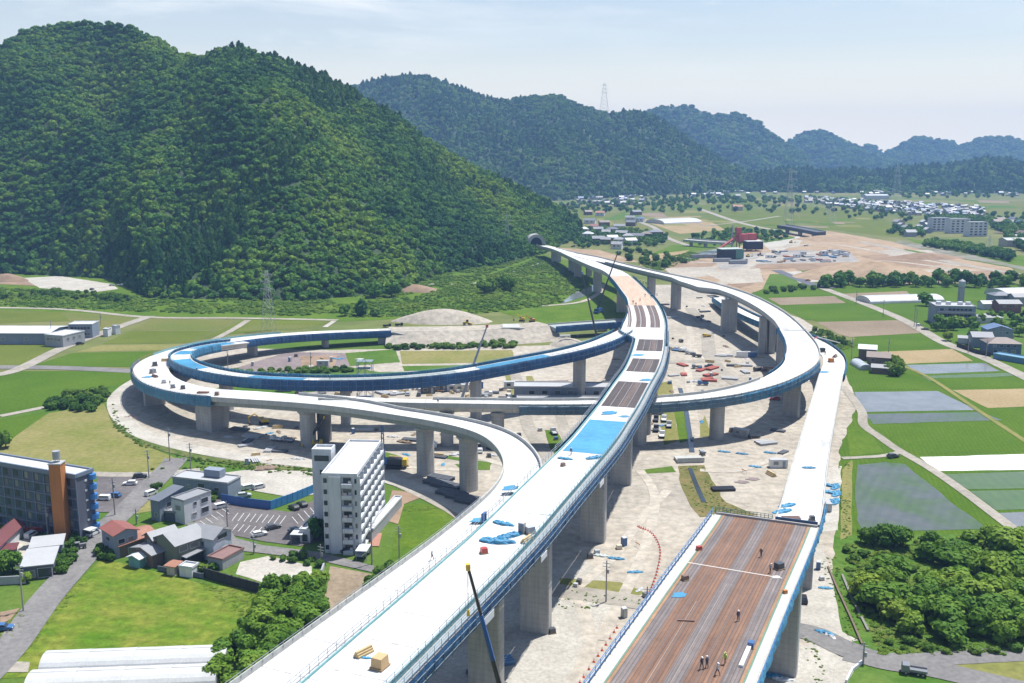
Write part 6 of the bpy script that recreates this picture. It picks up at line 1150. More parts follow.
for a in (('timber_stack',278,428,10,TIMB,'timber pile under the loop ramp'),('steel_beam_stack',240,430,160,DK,'dark steel pile in the loop shadow'),('ground_sheet',228,437,160,LS,'pale sheets in the shadow in front of the square loop pier'),('steel_beam_stack',252,437,160,LS,'pale steel near the left round pier'),('barrier',131,418,20,'red','red barrier on the curved access road, left'),('barrier',135,420,20,'orange','orange barrier on the curved access road, middle'),('barrier',127,419,20,'red','red barrier on the curved access road, far left'),
 ('steel_beam_stack',679,351,150,BS,'blue steel stack in the yard inside the ring'),('steel_beam_stack',672,348,150,LS,'pale steel stack at the top of the yard inside the ring'),('steel_beam_stack',726,356,170,LS,'pale steel heap below the ring piers'),('container',742,357,170,'white','white container below the ring piers'),('container',751,357,170,'blue','blue container below the ring piers'),('steel_beam_stack',734,366,170,DK,'dark formwork stack inside the ring'),('steel_beam_stack',745,366,170,LS,'pale formwork stack inside the ring'),('storage_tank',764,371,20,'brown','brown round tank lying inside the ring'),('storage_tank',757,371,20,'black','black round tank beside the brown one'),('steel_beam_stack',709,381,170,RED,'orange-red steel stack behind the blue truck'),('pallet_load',659,384,80,'silver','grey goods along the right side of the main viaduct'),('pallet_load',661,377,80,'dark','dark goods along the right side of the main viaduct'),
 ('truck',656,421,80,'dark','dark lorry parked right of the main viaduct, left row'),('truck',656,431,80,'dark','dark lorry parked right of the main viaduct, left row nearer'),('truck',664,421,80,'white','white lorry parked right of the main viaduct, right row'),('truck',669,427,80,'silver','silver lorry at the end of the row right of the main viaduct'),('truck',662,437,80,'white','white lorry in the shadow right of the main viaduct'),('tarp_heap',702,422,110,TARP,'white-blue heap left of the round ring pier'),('pallet_load',712,426,20,'dark','dark goods left of the round ring pier'),('tarp_heap',724,452,10,TARP,'blue heap below the round ring pier'),('tarp_heap',742,454,10,TARP,'larger blue heap right of the round ring pier'),('tarp_heap',770,453,10,TARP,'blue heap near the white ramp, right'),('steel_beam_stack',767,444,20,LS,'pale pipes by the ring shadow edge'),('tarp_heap',755,467,10,TARP,'blue and white heap on the green strip'),('container',778,467,0,'white','white container on the green strip by the white ramp'),('steel_beam_stack',723,490,5,'black','black trailer frame on the sand'),('ground_sheet',742,482,5,PURP,'purple-grey gravel pad on the sand, upper'),('ground_sheet',753,479,5,PURP,'purple-grey gravel pad on the sand, right'),
 ('container',741,436,-30,M('block_concrete',(.38,.37,.36)),'long concrete block beside the round ring pier'),('pallet_load',597,554,10,'silver','white bags heap beside the big pier'),('tarp_heap',601,556,10,M('pale_sheet',(.5,.56,.56)),'pale tarpaulin heap beside the big pier'),('tarp_heap',616,559,20,TARP,'blue tarpaulin on the sand beside the big pier'),('pallet_load',590,558,10,'dark','dark goods at the shadow edge beside the big pier'),('pallet_load',619,549,10,'cream','cream goods on the sand beside the big pier'),('portable_toilet',624,617,20,'grey','grey cabin below the timber viaduct edge'),('pallet_load',646,597,20,'grey','grey post base on the sand by the timber viaduct'),('car',534,605,20,'black','black car in the main viaduct shadow'),('steel_beam_stack',485,672,30,DK,'dark steel in the viaduct shadow near the bottom'),('steel_beam_stack',496,664,20,BS,'blue steel in the viaduct shadow near the bottom'),('pallet_load',552,633,20,'dark','small dark box at the foot of the big pier'),('tarp_heap',771,676,20,TARP,'blue-grey heap at the foot of the timber viaduct pier'),('tarp_heap',783,680,20,RW,'white heap at the foot of the timber viaduct pier'),
 ('container',565,340,10,'white','white tent-roofed hut below the low bridge'),('timber_stack',570,344,10,TIMB,'timber below the low bridge'),('pallet_load',562,345,10,'dark','dark goods below the low bridge'),('container',602,331,10,'silver','grey hut at the end of the low bridge'),('tarp_heap',335,359,0,TARP,'blue tarpaulin on the gravel pad inside the loop'),('container',323,366,0,'silver','small grey hut on the gravel pad inside the loop'),('ground_sheet',360,359,0,LS,'long pale gravel heap inside the loop'),('pallet_load',540,431,20,'silver','pale goods by the green track, left'),('pallet_load',519,436,20,'dark','dark goods by the green track, far left'),('truck',554,434,100,'silver','grey lorry right of the green track'),('pallet_load',556,440,20,'blue','blue goods right of the green track'),('truck',645,312,100,'dark','dark lorry right of the curved orange deck'),('steel_beam_stack',664,305,20,DK,'dark steel on the sand right of the orange deck'),('steel_beam_stack',672,318,20,LS,'pale steel on the sand right of the orange deck'),('truck',700,318,20,'dark','dark machine between the ring piers'),('steel_beam_stack',705,312,20,DK,'dark heap between the ring piers')): put(*a[:6])
yr=random.Random(5)
for i in range(46):
    x=yr.uniform(762,848); y=yr.uniform(251,263); k,c,n=yr.choice((('steel_beam_stack',LS,'pale steel stack'),('steel_beam_stack',BS,'blue steel stack'),('steel_beam_stack',DK,'dark steel stack'),('container','white','white container'),('timber_stack',TIMB,'timber stack'),('pallet_load','silver','grey pallet load'),('steel_beam_stack',RED,'rusty steel stack')))
    put(k,x,y,yr.choice((5,12,95)),c,n+' in the stockyard on the far earthworks',sc=yr.uniform(1.0,1.5),group='stockyard goods on the far earthworks')
for i in range(24):
    x=yr.uniform(668,780); y=yr.uniform(345,395); q=G(x,y,0)
    if min((q-PR.pos(PR.near(q),5)).length,99)<14: continue
    k,c,n=yr.choice((('steel_beam_stack',LS,'pale steel stack'),('pallet_load','silver','grey pallet load'),('timber_stack',TIMB,'timber stack'),('pallet_load','blue','blue pallet load'),('steel_beam_stack',RED,'rusty steel stack')))
    put(k,x,y,yr.uniform(0,180),c,n+' on the sand inside the ring',sc=yr.uniform(.8,1.2),group='site goods inside the ring')
for i in range(34):
    x=yr.uniform(330,520); y=yr.uniform(388,398) if i%2 else yr.uniform(428,470)
    q=G(x,y,0)
    if i%2==0 and (q-PL.pos(PL.near(q),5)).length<8: continue
    k,c,n=yr.choice((('steel_beam_stack',LS,'pale steel stack'),('pallet_load','silver','grey pallet load'),('timber_stack',TIMB,'timber stack'),('pallet_load','dark','dark pallet load'),('steel_beam_stack',DK,'dark steel stack')))
    put(k,x,y,yr.uniform(0,180),c,n+(' in the yard below the inner ramp' if i%2 else ' on the sand between ramp and ring'),sc=yr.uniform(.8,1.2),group='site goods in the middle yard')

cr=random.Random(11)
AREAS=[((245,300,425,470),'on the sand under the loop ramp',18),((340,520,430,470),'between the ramp piers',16),((345,520,387,399),'in the yard below the inner ramp',14),((668,790,335,400),'on the sand inside the ring',18),((640,668,400,445),'beside the main viaduct piers',10),((690,790,430,480),'on the sand below the ring',10),((560,640,540,600),'on the sand by the big pier',6),((640,720,290,340),'on the sand right of the orange deck',10),((540,640,335,360),'on the ground below the low bridge',8),((250,345,352,370),'on the gravel inside the loop',8),((800,830,560,640),'on the gravel beside the timber viaduct',5)]
DIRT=M('dirt_pile',(.24,.18,.13),.9,.3,.6)
for (x0,x1,y0,y1),where,n in AREAS:
    for i in range(n):
        x=cr.uniform(x0,x1); y=cr.uniform(y0,y1); q=G(x,y,0)
        if any((q-P_.pos(P_.near(q),4)).length<5 for P_ in (PR,PL)) : continue
        k,c,nm,s0,s1=cr.choice((('tarp_heap',DIRT,'brown dirt heap',.9,1.8),('tarp_heap',LS,'pale rubble heap',.7,1.4),('tarp_heap',TARP,'blue tarpaulin heap',.6,1.1),('pallet_load','silver','grey pallet load',.7,1.3),('pallet_load','dark','dark pallet load',.7,1.3),('timber_stack',TIMB,'timber stack',.6,1.1),('steel_beam_stack',DK,'dark steel stack',.5,.9),('steel_beam_stack',LS,'pale steel stack',.5,.9),('barrier','orange','orange barrier',1,1.5),('portable_toilet','blue','blue portable toilet',.9,1.1)))
        put(k,x,y,cr.uniform(0,180),c,nm+' '+where,sc=cr.uniform(s0,s1),group='small site goods '+where)
# ---- cranes
def crane(label,base,tip,rz=0,scale=1,dark=(.045,.045,.05),mid=(.03,.12,.38),body=(.62,.42,.04),hook=8,split=.55,tipcol=None):
    root=thing('mobile_crane',label,'crane',base,R(rz)); rot=Matrix.Rotation(-R(rz),3,'Z')
    pm=paint(body); dm=paint(dark); mm=paint(mid); s=scale
    MB().box((0,0,1.1*s),(9*s,2.5*s,.7*s)).build('carrier',pm,root); c=MB().box((3.9*s,0,1.9*s),(1.6*s,2.3*s,1.4*s),top=.9).build('cab',pm,root); MB().box((4.6*s,0,2.1*s),(.3*s,1.9*s,.7*s)).build('windscreen',GLASS,c)
    MB().box((-.8*s,0,2.2*s),(3.6*s,2.4*s,1.6*s),top=.92).build('superstructure',pm,root); MB().box((-2.8*s,0,2.2*s),(1*s,2.4*s,1.2*s)).build('counterweight',dm,root)
    for x in (-3.4,-1.9,1.6,3.2):
        for y in (-1.1,1.1): wheel(root,x*s,y*s,.6*s,.4*s)
    for x in (-3.8,2.4):
        for y in (-1,1): o=MB().box((x*s,y*2.2*s,.75*s),(.3*s,2.2*s,.3*s)).build('outrigger',pm,root); 
    t=rot@(Vector(tip)-Vector(base)); f=Vector((-.8*s,0,3.0*s)); p=f.lerp(t,split); q=f.lerp(t,split+(1-split)*.5)
    MB().tube(f,p,.62*s,.5*s,n=8).build('boom_base',dm if tipcol is None else mm,root); MB().tube(p,q,.5*s,.42*s,n=8).build('boom_section',mm,root); b=MB().tube(q,t,.36*s,.28*s,n=8).build('boom_tip',dm,root); MB().box(tuple(t),(.9*s,.8*s,1.2*s)).build('boom_head',paint(body),b)
    if hook: MB().tube(t+Vector((.3,0,0)),t+Vector((.3,0,-hook)),.05).build('cable',dm,root); MB().box((t.x+.3,t.y,t.z-hook-.4),(.5,.5,.9),top=.6).build('hook_block',pm,root)
    return root
b1=G(514,752,0)
t1=Ry(468,567,139); crane('mobile crane at the bottom with blue and yellow boom leaning over the main deck',(b1.x,b1.y,GZ),tuple(t1),100,.8,hook=7,split=.5)
def tipat(px,py,y): return tuple(Ry(px,py,y))
b=G(462,411,0); crane('crane with pale grey boom rising behind the ring between the two ramps',(b.x,b.y,GZ),tipat(487,326,b.y+8),20,1,(.30,.31,.34),(.27,.29,.33),(.5,.1,.08),0)
b=G(597,345,0); crane('crane with slim dark boom and blue foot beside the inner ramp',(b.x,b.y,GZ),tipat(582,273,b.y+6),100,1,(.03,.03,.035),(.03,.03,.035),(.04,.14,.4),0,.35)
b=G(598,313,0); crane('crane with dark boom leaning right over the orange deck',(b.x,b.y,GZ),tipat(618,252,b.y+4),60,1,(.03,.03,.035),(.03,.05,.12),(.04,.12,.3),0)
b=G(312,446,0); crane('crane with short dark boom behind the stair tower',(b.x,b.y,GZ),tipat(324,417,b.y),10,.8,(.04,.04,.05),(.04,.04,.05),(.62,.42,.04),0)
# blue crawler piling rig
b=G(393,468,0); rg_=thing('piling_rig','blue crawler rig with folded mast and yellow counterweight under the loop ramp','piling rig',(b.x,b.y,GZ),R(175)); pmB=paint((.05,.16,.4)); pmY=paint((.62,.42,.04))
for y in (-1.6,1.6): m=MB(); extr(m,[(-3,.2),(-2.6,0),(2.6,0),(3,.2),(3,.9),(2.6,1.1),(-2.6,1.1),(-3,.9)],y-.4,y+.4); m.build('track',TYRE,rg_)
MB().box((-.5,0,2.2),(5.4,2.8,1.7),top=.95).build('body',paint((.05,.05,.06)),rg_); MB().box((-4,0,2.2),(1.6,3,1.9),top=.9).build('counterweight',pmY,rg_); MB().box((2.2,1.1,2.6),(1.4,1.2,2),top=.9).build('cab',pmB,rg_); m=MB()
for x,y in ((-.5,-.5),(.5,-.5),(.5,.5),(-.5,.5)): m.tube((3.2+x,y,.5),(3.2+x*.5,y*.5,14),.13,.1)
for k in range(8): z=1+k*1.6; m.tube((2.7,-.45,z),(3.7,.45,z+1.4),.08); m.tube((3.7,-.45,z),(2.7,.45,z+1.4),.08)
m.build('mast',pmB,rg_); MB().box((3.2,0,4.6),(1.3,1.5,2.6)).build('drill_head',pmB,rg_)
# red concrete pump boom at the ring
b=G(783,378,0); pump=thing('concrete_pump','concrete pump truck with red jointed boom reaching over the ring ramp','pump truck',(b.x,b.y,GZ)); pr=paint((.42,.05,.05)); B=Vector((b.x,b.y,GZ))
mk_truck(pump,paint(COLS['white']),L=8); P=[Vector((0,0,2.5)),Vector(tipat(790,352,b.y+5))-B,Vector(tipat(802,345,b.y+14))-B,Vector(tipat(817,337,b.y+26))-B,Vector(tipat(840,343,b.y+30))-B]
for i,(p,q) in enumerate(zip(P,P[1:])): MB().tube(p,q,.5-.08*i,.42-.08*i,n=8).build('boom_section',pr if i<3 else paint((.6,.6,.62)),pump)
# ---- pylons, poles
STL=M('pylon_steel',(.42,.44,.46),.5,.15,.2,.3)
def pylon(label,px,py,top,w=5.5,name='pylon',mat=None,ybase=None):
    b=G(px,py,0) if ybase is None else Vector(Ry(px,py,ybase)); mat=mat or STL; h=max(8,(Ry(px,top,b.y).z-b.z)); root=thing(name,label,'pylon',tuple(b),R(rng.uniform(-12,12))); k=max(.08,h/440); m=MB(); n=8
    def leg(t): return w/2*(1-.82*min(1,t*1.05))
    for sx in (-1,1):
        for sy in (-1,1):
            for i in range(n): t0,t1=i/n,(i+1)/n; m.tube((sx*leg(t0),sy*leg(t0),h*t0),(sx*leg(t1),sy*leg(t1),h*t1),k*1.3,n=4)
    for i in range(n):
        t0,t1=i/n,(i+1)/n; a,c=leg(t0),leg(t1)
        for (x0,y0,x1,y1) in ((-a,-a,c,-c),(a,-a,-c,-c),(-a,a,c,c),(a,a,-c,c),(-a,-a,-c,c),(a,-a,c,c)): m.tube((x0,y0,h*t0),(x1,y1,h*t1),k*.8,n=3)
    m.build('mast',mat,root)
    for t,l in ((.68,.125),(.8,.11),(.92,.095)):
        m=MB(); L=h*l
        for sx in (-1,1):
            for e in (-1,1): m.tube((0,e*leg(t),h*t),(sx*L,0,h*(t+.012)),k,n=4)
            m.tube((0,0,h*(t+.035)),(sx*L,0,h*(t+.012)),k*.8,n=3)
        ao=m.build('cross_arm',mat,root)
        for sx in (-1,1): MB().tube((sx*L,0,h*(t+.012)),(sx*L,0,h*(t-.028)),k*1.2,n=5).build('insulator',M('insulator_grey',(.5,.5,.52)),ao)
    return root
pylon('tall steel lattice pylon behind the left loop, in front of the mountain',269,331,270,6.5); pylon('steel pylon at the foot of the mountain beside the tunnel slope',507,252,213,7,ybase=990); pylon('tall far pylon beside the road bridge',788,228,168,12); pylon('very tall pylon on the ridge of the second mountain',604,114,83,26,ybase=2820); pylon('faint far pylon in front of the low wooded hill',896,199,165,18); pylon('small far pylon on the plain behind the road bridge',832,222,203,10); pylon('small pylon at the right edge of the dark tree row',989,250,236,8); pylon('thin far mast right of the loop of the river',450/6.83+682+80,214,200,8) 
POLE=M('pole_concrete',(.30,.29,.28),.8,.2,.6); 
def pole(label,px,py,top,arm=True):
    b=G(px,py,GZ); h=Ry(px,top,b.y).z; r=thing('utility_pole',label,'utility pole',tuple(b),R(rng.uniform(-30,30)),'utility poles'); MB().tube((0,0,0),(0,0,h),.2,.13,n=8).build('pole',POLE,r)
    if arm:
        for z in (.7,1.5): MB().box((0,0,h-z),(1.9,.12,.12)).build('cross_arm',GREYR,r)
        MB().tube((.38,0,h-3),(.38,0,h-2.1),.26,n=8).build('transformer',M('transformer_grey',(.35,.36,.37)),r)
for a in (('utility pole in the car park beside the hotel',115,515,478),('utility pole at the top of the car park',149,478,450),('utility pole at the end of the street by the dry field',170,461,428),('utility pole behind the long workshop',191,471,443),('utility pole at the street corner by the dry plot',136.5,524,509),('utility pole between car park and pale house',227.5,527,502),('utility pole at left by the shed wall',23.5,611,564),('utility pole in front of the hotel facade',48,536,506),('utility pole in front of the gravel plot',254,553,537),('utility pole at the road edge left of the apartment front',321,561,545),('utility pole at the front corner of the apartment block',372,564,521),('utility pole at the edge of the small green lawn',399.5,566,526),('utility pole on the sand beside the big pier',606,602,561),('utility pole at the bend of the lane in the lower right',863,664,643),('pole by the farm road at the far greenhouse',856,305,291),('pole beside the farm road before the right apartments',883,317,300),('pole between fields near the dark farmhouse',888,358,338),('pole left of the dark farmhouse',851,364,338),('left of two poles at the apartment drive',914,327,306),('right of two poles at the apartment drive',916,329,309),('pole behind the left loop by the shed',311,372,352),('slim lamp pole inside the left loop end',228,368,350),('pole by the factory at left',52,341,320),('pole behind the factory yard',101,326,313),('pole right of the farm road by the hipped house',986,357,340),('pole along the farm road in front of the hipped house',968,353,336),('short pole on the sand left of the timber viaduct',647,603,587)): pole(*a)
# scaffold tower
b=G(366,402,0); r=thing('scaffold_tower','grey scaffold tower standing against the inner ramp','scaffold',(b.x,b.y,GZ)); m=MB()
for x in (-3,0,3):
    for y in (-2,2): m.tube((x,y,0),(x,y,17),.14,n=4)
for z in range(2,18,3):
    m.box((0,0,z),(6.4,4.4,.12)); m.tube((-3,-2.1,z-2),(0,-2.1,z+1),.1,n=3); m.tube((0,-2.1,z+1),(3,-2.1,z-2),.1,n=3)
m.build('frame',M('scaffold_tube',(.2,.25,.28),.5),r)
# grey long building under the ramps
H('long grey building with a row of dark windows seen under the inner ramp',None,5.5,'flat',WBL,RP,wins=wrow('F',7,3.4,2.2,1.5),ctr=(Vector((24,402,0)),46,9,R(-2)),cat='building',name='yard_building'); H('low blue-grey wall building in front of the grey yard building',None,2.6,'flat',wall('pale_blue_render',(.45,.5,.58)),RP,ctr=(Vector((22,392,0)),40,4,R(-2)),cat='building',name='yard_building')
# red asphalt plant
b=G(750,251,0); r=thing('asphalt_plant','red asphalt plant with stacked hoppers and conveyor on the far earthworks','industrial plant',(b.x,b.y,0),R(10)); rp=M('plant_red',(.42,.07,.06),.5,.25,.2)
MB().box((-6,8,13),(10,9,8)).build('hopper',rp,r); MB().box((-10,8,19),(5,5,9)).build('tower',rp,r); MB().box((4,8,14),(9,8,7)).build('silo_house',rp,r); m=MB()
for x in (-10,-2,3,8):
    for y in (4,12): m.tube((x,y,0),(x,y,12),.5,n=5)
m.build('frame',rp,r); MB().box((3,0,6),(17,12,8)).build('shed',WBLK,r); MB().box((3,0,10.3),(18,13,.6)).build('roof',RW,r); MB().tube((-34,2,2),(-9,8,16),1.3,n=6).build('conveyor',rp,r); MB().tube((-14,14,0),(-14,14,26),1.0,.8,n=8).build('chimney',RP,r)
b=G(729,259,0); r=thing('plant_shed','dark open shed with pale green roof left of the red plant','shed',(b.x,b.y,0),R(12)); MB().box((0,0,5),(20,12,9)).build('wall',WBLK,r); MB().box((0,0,9.9),(22,14,.7)).build('roof',M('pale_green_roof',(.38,.46,.42),.6),r); MB().box((8,0,5),(8,12.6,8.4)).build('annex',M('green_boards',(.10,.22,.17),.7),r)
for i,(x,y) in enumerate(((700,258),(712,258),(722,262),(738,264))): H('low grey wall block in front of the red plant',None,3,'flat',WG,RP,ctr=at(x,y,16,5,5),cat='shed',name='store_bay',group='store bays by the red plant')
# far bridges
def bridge(label,pts,w,th,mat,n):
    PB=Path(pts,5,1); r=thing('bridge',label,'bridge',(0,0,0)); m=MB(); sweep(m,PB,0,PB.len,lambda d:[(0,-th),(w,-th),(w,0),(0,0)],step=10); m.build('deck',mat,r)
    m=MB(); sweep(m,PB,0,PB.len,lambda d:[(-.1,.1),(-.1,1.2),(.2,1.2),(.2,.1)],step=10); m.build('railing',FASC,r)
    for i in range(n): c=PB.pos(PB.len*(i+.5)/n,w/2); MB().box((c.x,c.y,(c.z-th)/2),(2.5,w*.8,c.z-th)).build('pier',PIER,r)
bridge('far road bridge with dark girder crossing the river plain',gp([(786,225,9),(802,227.5,9),(826,232,8)]),12,4,M('dark_girder',(.06,.065,.08)),3); bridge('small grey footbridge over the river at the far bank',gp([(688,239,7),(706,240.5,7),(731,242,6)]),8,2.5,FASC,3)
# dark geotextile strips
road('drain_channel',[(776,270),(796,278),(820,287),(834,287)],9,.08,M('dark_channel',(.07,.075,.09),.7)); road('drain_channel',[(826,270),(850,274),(872,278)],6,.08,M('dark_channel',(.07,.075,.09)))
road('drain_channel',[(680,388),(686,410),(692,452)],1.8,.085,M('dark_water_channel',(.03,.04,.05),.2)); road('drain_channel',[(690,468),(696,484),(704,502)],1.4,.085,M('dark_water_channel',(.03,.04,.05)))
b=G(689,461,0); r=thing('culvert_slab','pale concrete slab bridge over the drain channel below the ring','culvert',(b.x,b.y,GZ),R(5)); MB().box((0,0,.5),(9,5,.9)).build('slab',FASC,r); MB().box((0,-2.3,1.3),(9,.4,.7)).build('kerb',FASC,r)
# earth mounds
def mound(name,label,px,py,rx,ry,h,mat,kind='structure'):
    b=G(px,py,0); n=28; m=MB(); rows=9
    for j in range(rows):
        t=j/(rows-1)
        for i in range(n):
            a=6.283*i/n; k=(1-t)*(1+.22*noise.noise(Vector((math.cos(a)*1.3,math.sin(a)*1.3,px*.1)))); m.v.append((math.cos(a)*rx*k,math.sin(a)*ry*k,h*(1-(1-t)**1.6)+.35*h*.3*noise.noise(Vector((math.cos(a)*2*k,math.sin(a)*2*k,px)))*t*(1-t)*3))
    for j in range(rows-1):
        for i in range(n): m.f.append((j*n+i,j*n+(i+1)%n,(j+1)*n+(i+1)%n,(j+1)*n+i)); m.m.append(0)
    o=m.build(name,mat,None,(b.x,b.y,0),smooth=True); return tag(o,kind=kind)
mound('earth_mound',0,872,277,62,40,13,EARTH); mound('earth_mound',0,832,240,40,30,6,EARTH); mound('earth_mound',0,925,258,34,22,5,EARTHD); mound('sand_mound',0,443,321,30,13,7.5,SAND); mound('sand_mound',0,464,322,16,9,4.5,SAND); mound('sand_mound',0,567,345,10,7,4,SAND); mound('earth_mound',0,960,277,70,22,5,EARTHD); mound('earth_mound',0,412,291,22,10,5,EARTHD); mound('gravel_mound',0,8,281,18,10,6,EARTHD)
# cones
CM=paint((.55,.1,.07)); CW=paint((.7,.7,.7))
def cone(p,label):
    r=thing('traffic_cone',label,'traffic cone',tuple(p),0,'traffic cones on the sand'); MB().tube((0,0,.05),(0,0,.75),.2,.05,n=8).build('cone',CM,r); MB().tube((0,0,.35),(0,0,.52),.165,.12,n=8).build('band',CW,r); MB().box((0,0,.04),(.6,.6,.08)).build('base',CM,r); return r
cp=smooth_px([(638,527),(652,534),(660,550),(657,572),(650,592)],7); c0=None
cp+=smooth_px([(617,628),(606,645),(594,662),(580,683)],3)
for i,q in enumerate(cp):
    p=G(q[0],q[1],GZ); lb='red and white traffic cone lining the curved track on the sand' if i<17 else 'traffic cone in the row left of the timber viaduct'
    if c0 is None: c0=cone(p,lb); KIDS[c0.name]=[o for o in COL.objects if o.parent==c0]
    else: dup(c0,p,label=lb)
# ---- people
def person(label,px,py,rz,jacket,legs,helmet,deck,sc=1,lean=0,stride=.22,arm=.15):
    z=24
    for _ in range(6): p=G(px,py,z); z=deck.at(deck.near(p))[0].z+.05
    p=G(px,py,z); root=thing('person',label,'person',tuple(p),R(rz),'workers on the decks',sc)
    bm=bmesh.new()
    V=lambda x,y,z_: bm.verts.new((x,y,z_)); E=lambda a,b: bm.edges.new((a,b))
    pel=V(0,0,.95); sp=V(lean*.3,0,1.15); ch=V(lean*.7,0,1.36); nk=V(lean,0,1.5); hd=V(lean*1.1+.02,0,1.62); tp=V(lean*1.1+.02,0,1.72); rad={}
    for v,r_ in ((pel,.16),(sp,.15),(ch,.18),(nk,.075),(hd,.105),(tp,.085)): rad[v]=r_
    E(pel,sp);E(sp,ch);E(ch,nk);E(nk,hd);E(hd,tp)
    for s in (-1,1):
        h=V(0,s*.1,.9);k=V(s*stride*.6+.04,s*.11,.5);a=V(s*stride,s*.11,.09);t=V(s*stride+.16,s*.12,.05)
        for v,r_ in ((h,.105),(k,.075),(a,.055),(t,.05)): rad[v]=r_
        E(pel,h);E(h,k);E(k,a);E(a,t)
        sh=V(lean*.8,s*.21,1.42);el=V(lean*.6-s*arm*.4,s*.27,1.15);wr=V(lean*.6+.12-s*arm,s*.25,.93);hn=V(lean*.6+.16-s*arm,s*.25,.84)
        for v,r_ in ((sh,.08),(el,.055),(wr,.042),(hn,.045)): rad[v]=r_
        E(ch,sh);E(sh,el);E(el,wr);E(wr,hn)
    bm.verts.index_update(); R_={v.index:r_ for v,r_ in rad.items()}; ip=pel.index
    me=bpy.data.meshes.new('body'); bm.to_mesh(me); bm.free()
    o=bpy.data.objects.new('body',me); COL.objects.link(o); sk=o.modifiers.new('skin','SKIN'); sv=me.skin_vertices[0].data
    for i,r_ in R_.items(): sv[i].radius=(r_,r_)
    sv[ip].use_root=True; sb_=o.modifiers.new('sub','SUBSURF'); sb_.levels=sb_.render_levels=1
    dg=bpy.context.evaluated_depsgraph_get(); dg.update(); m2=bpy.data.meshes.new_from_object(o.evaluated_get(dg)); bpy.data.objects.remove(o)
    m2.materials.clear()
    for mt in (M('skin_tone',(.45,.28,.2),.6),paint(jacket),paint(legs)): m2.materials.append(mt)
    for f in m2.polygons:
        c=f.center; f.material_index=0 if c.z>1.53 or (abs(c.y)>.17 and c.z<.9 and c.z>.76) else (1 if c.z>.93 else 2)
        f.use_smooth=True
    b=bpy.data.objects.new('body',m2); COL.objects.link(b); b.parent=root
    hm=MB(); n=12
    for j in range(5):
        t=j/4*math.pi/2
        for i in range(n): hm.v.append((lean*1.1+.02+math.cos(6.283*i/n)*.145*math.cos(t),math.sin(6.283*i/n)*.13*math.cos(t),1.69+.13*math.sin(t)))
    for j in range(4):
        for i in range(n): hm.f.append((j*n+i,j*n+(i+1)%n,(j+1)*n+(i+1)%n,(j+1)*n+i)); hm.m.append(0)
    hm.box((lean*1.1+.14,0,1.695),(.14,.2,.02)); hm.build('helmet',paint(helmet),root,smooth=False)
    return root
W_=(.75,.75,.75)
person('worker in dark jacket and white helmet, left of the standing group on the timber deck',701.5,669,-60,(.05,.055,.08),(.05,.05,.07),W_,PD,1.12); person('worker in navy jacket right beside the dark-jacketed one on the timber deck',707,668,120,(.06,.08,.13),(.05,.06,.09),W_,PD,1.1,.03,.1); person('worker in light grey jacket striding at the near side of the group',717,675,-30,(.35,.38,.42),(.05,.06,.09),W_,PD,1.12,.05,.3); person('worker in bright yellow-green vest standing by the group on the timber deck',725,664,200,(.35,.55,.06),(.12,.09,.07),(.6,.6,.2),PD,1.1,0,.12); person('lone worker in dark clothes standing higher up on the timber deck',738,621,-80,(.09,.07,.11),(.03,.03,.04),W_,PD,1.1,0,.1)
person('crouched-looking worker beside the dark machine on the timber deck',770,573,30,(.3,.3,.33),(.05,.05,.07),W_,PD,1.05,.15,.1); person('tiny lone worker in the middle of the timber deck',761,557,60,(.12,.08,.06),(.05,.04,.04),(.5,.3,.1),PD,1.05)
wk=person('worker in dark clothes on the orange deck, farther group',640,283,20,(.06,.07,.1),(.04,.04,.06),W_,PM,1.2); bpy.context.view_layer.update(); KIDS[wk.name]=list(wk.children)
for i,(x,y,l) in enumerate(((643,284,'orange deck, farther group'),(646,285,'orange deck, farther group'),(636,280,'orange deck, farther group'),(645,297,'orange deck, middle group'),(651,298,'orange deck, middle group'),(640,301,'orange deck, middle group'),(633,304,'orange deck, near group'),(636,306,'orange deck, near group'),(657,296,'orange deck, middle group'),(648,290,'orange deck, farther group'))):
    z=20
    for _ in range(5): p=G(x,y,z); z=PM.at(PM.near(p))[0].z+.06
    dup(wk,G(x,y,z),R(i*67),1.2,'worker in dark clothes on the '+l)
for i,(x,y,l,dk) in enumerate(((357,397.5,'ring deck left of the crane',PR),(438,404,'ring deck in front of the crane',PR),(170,385,'outer loop deck among the goods',PL),(197,372,'inner blue ramp at the left curl',PI_),(330,380,'inner blue ramp near the scaffold tower',PI_),(476,368,'inner blue ramp right of the middle',PI_),(825,355,'right ramp beside the ring',PD),(432,560,'left edge of the ramp deck',PL),(571,455,'main deck below the blue band',PM))):
    z=17
    for _ in range(5): p=G(x,y,z); z=dk.at(dk.near(p))[0].z+.06
    dup(wk,G(x,y,z),R(i*50),1.1,'lone worker on the '+l)
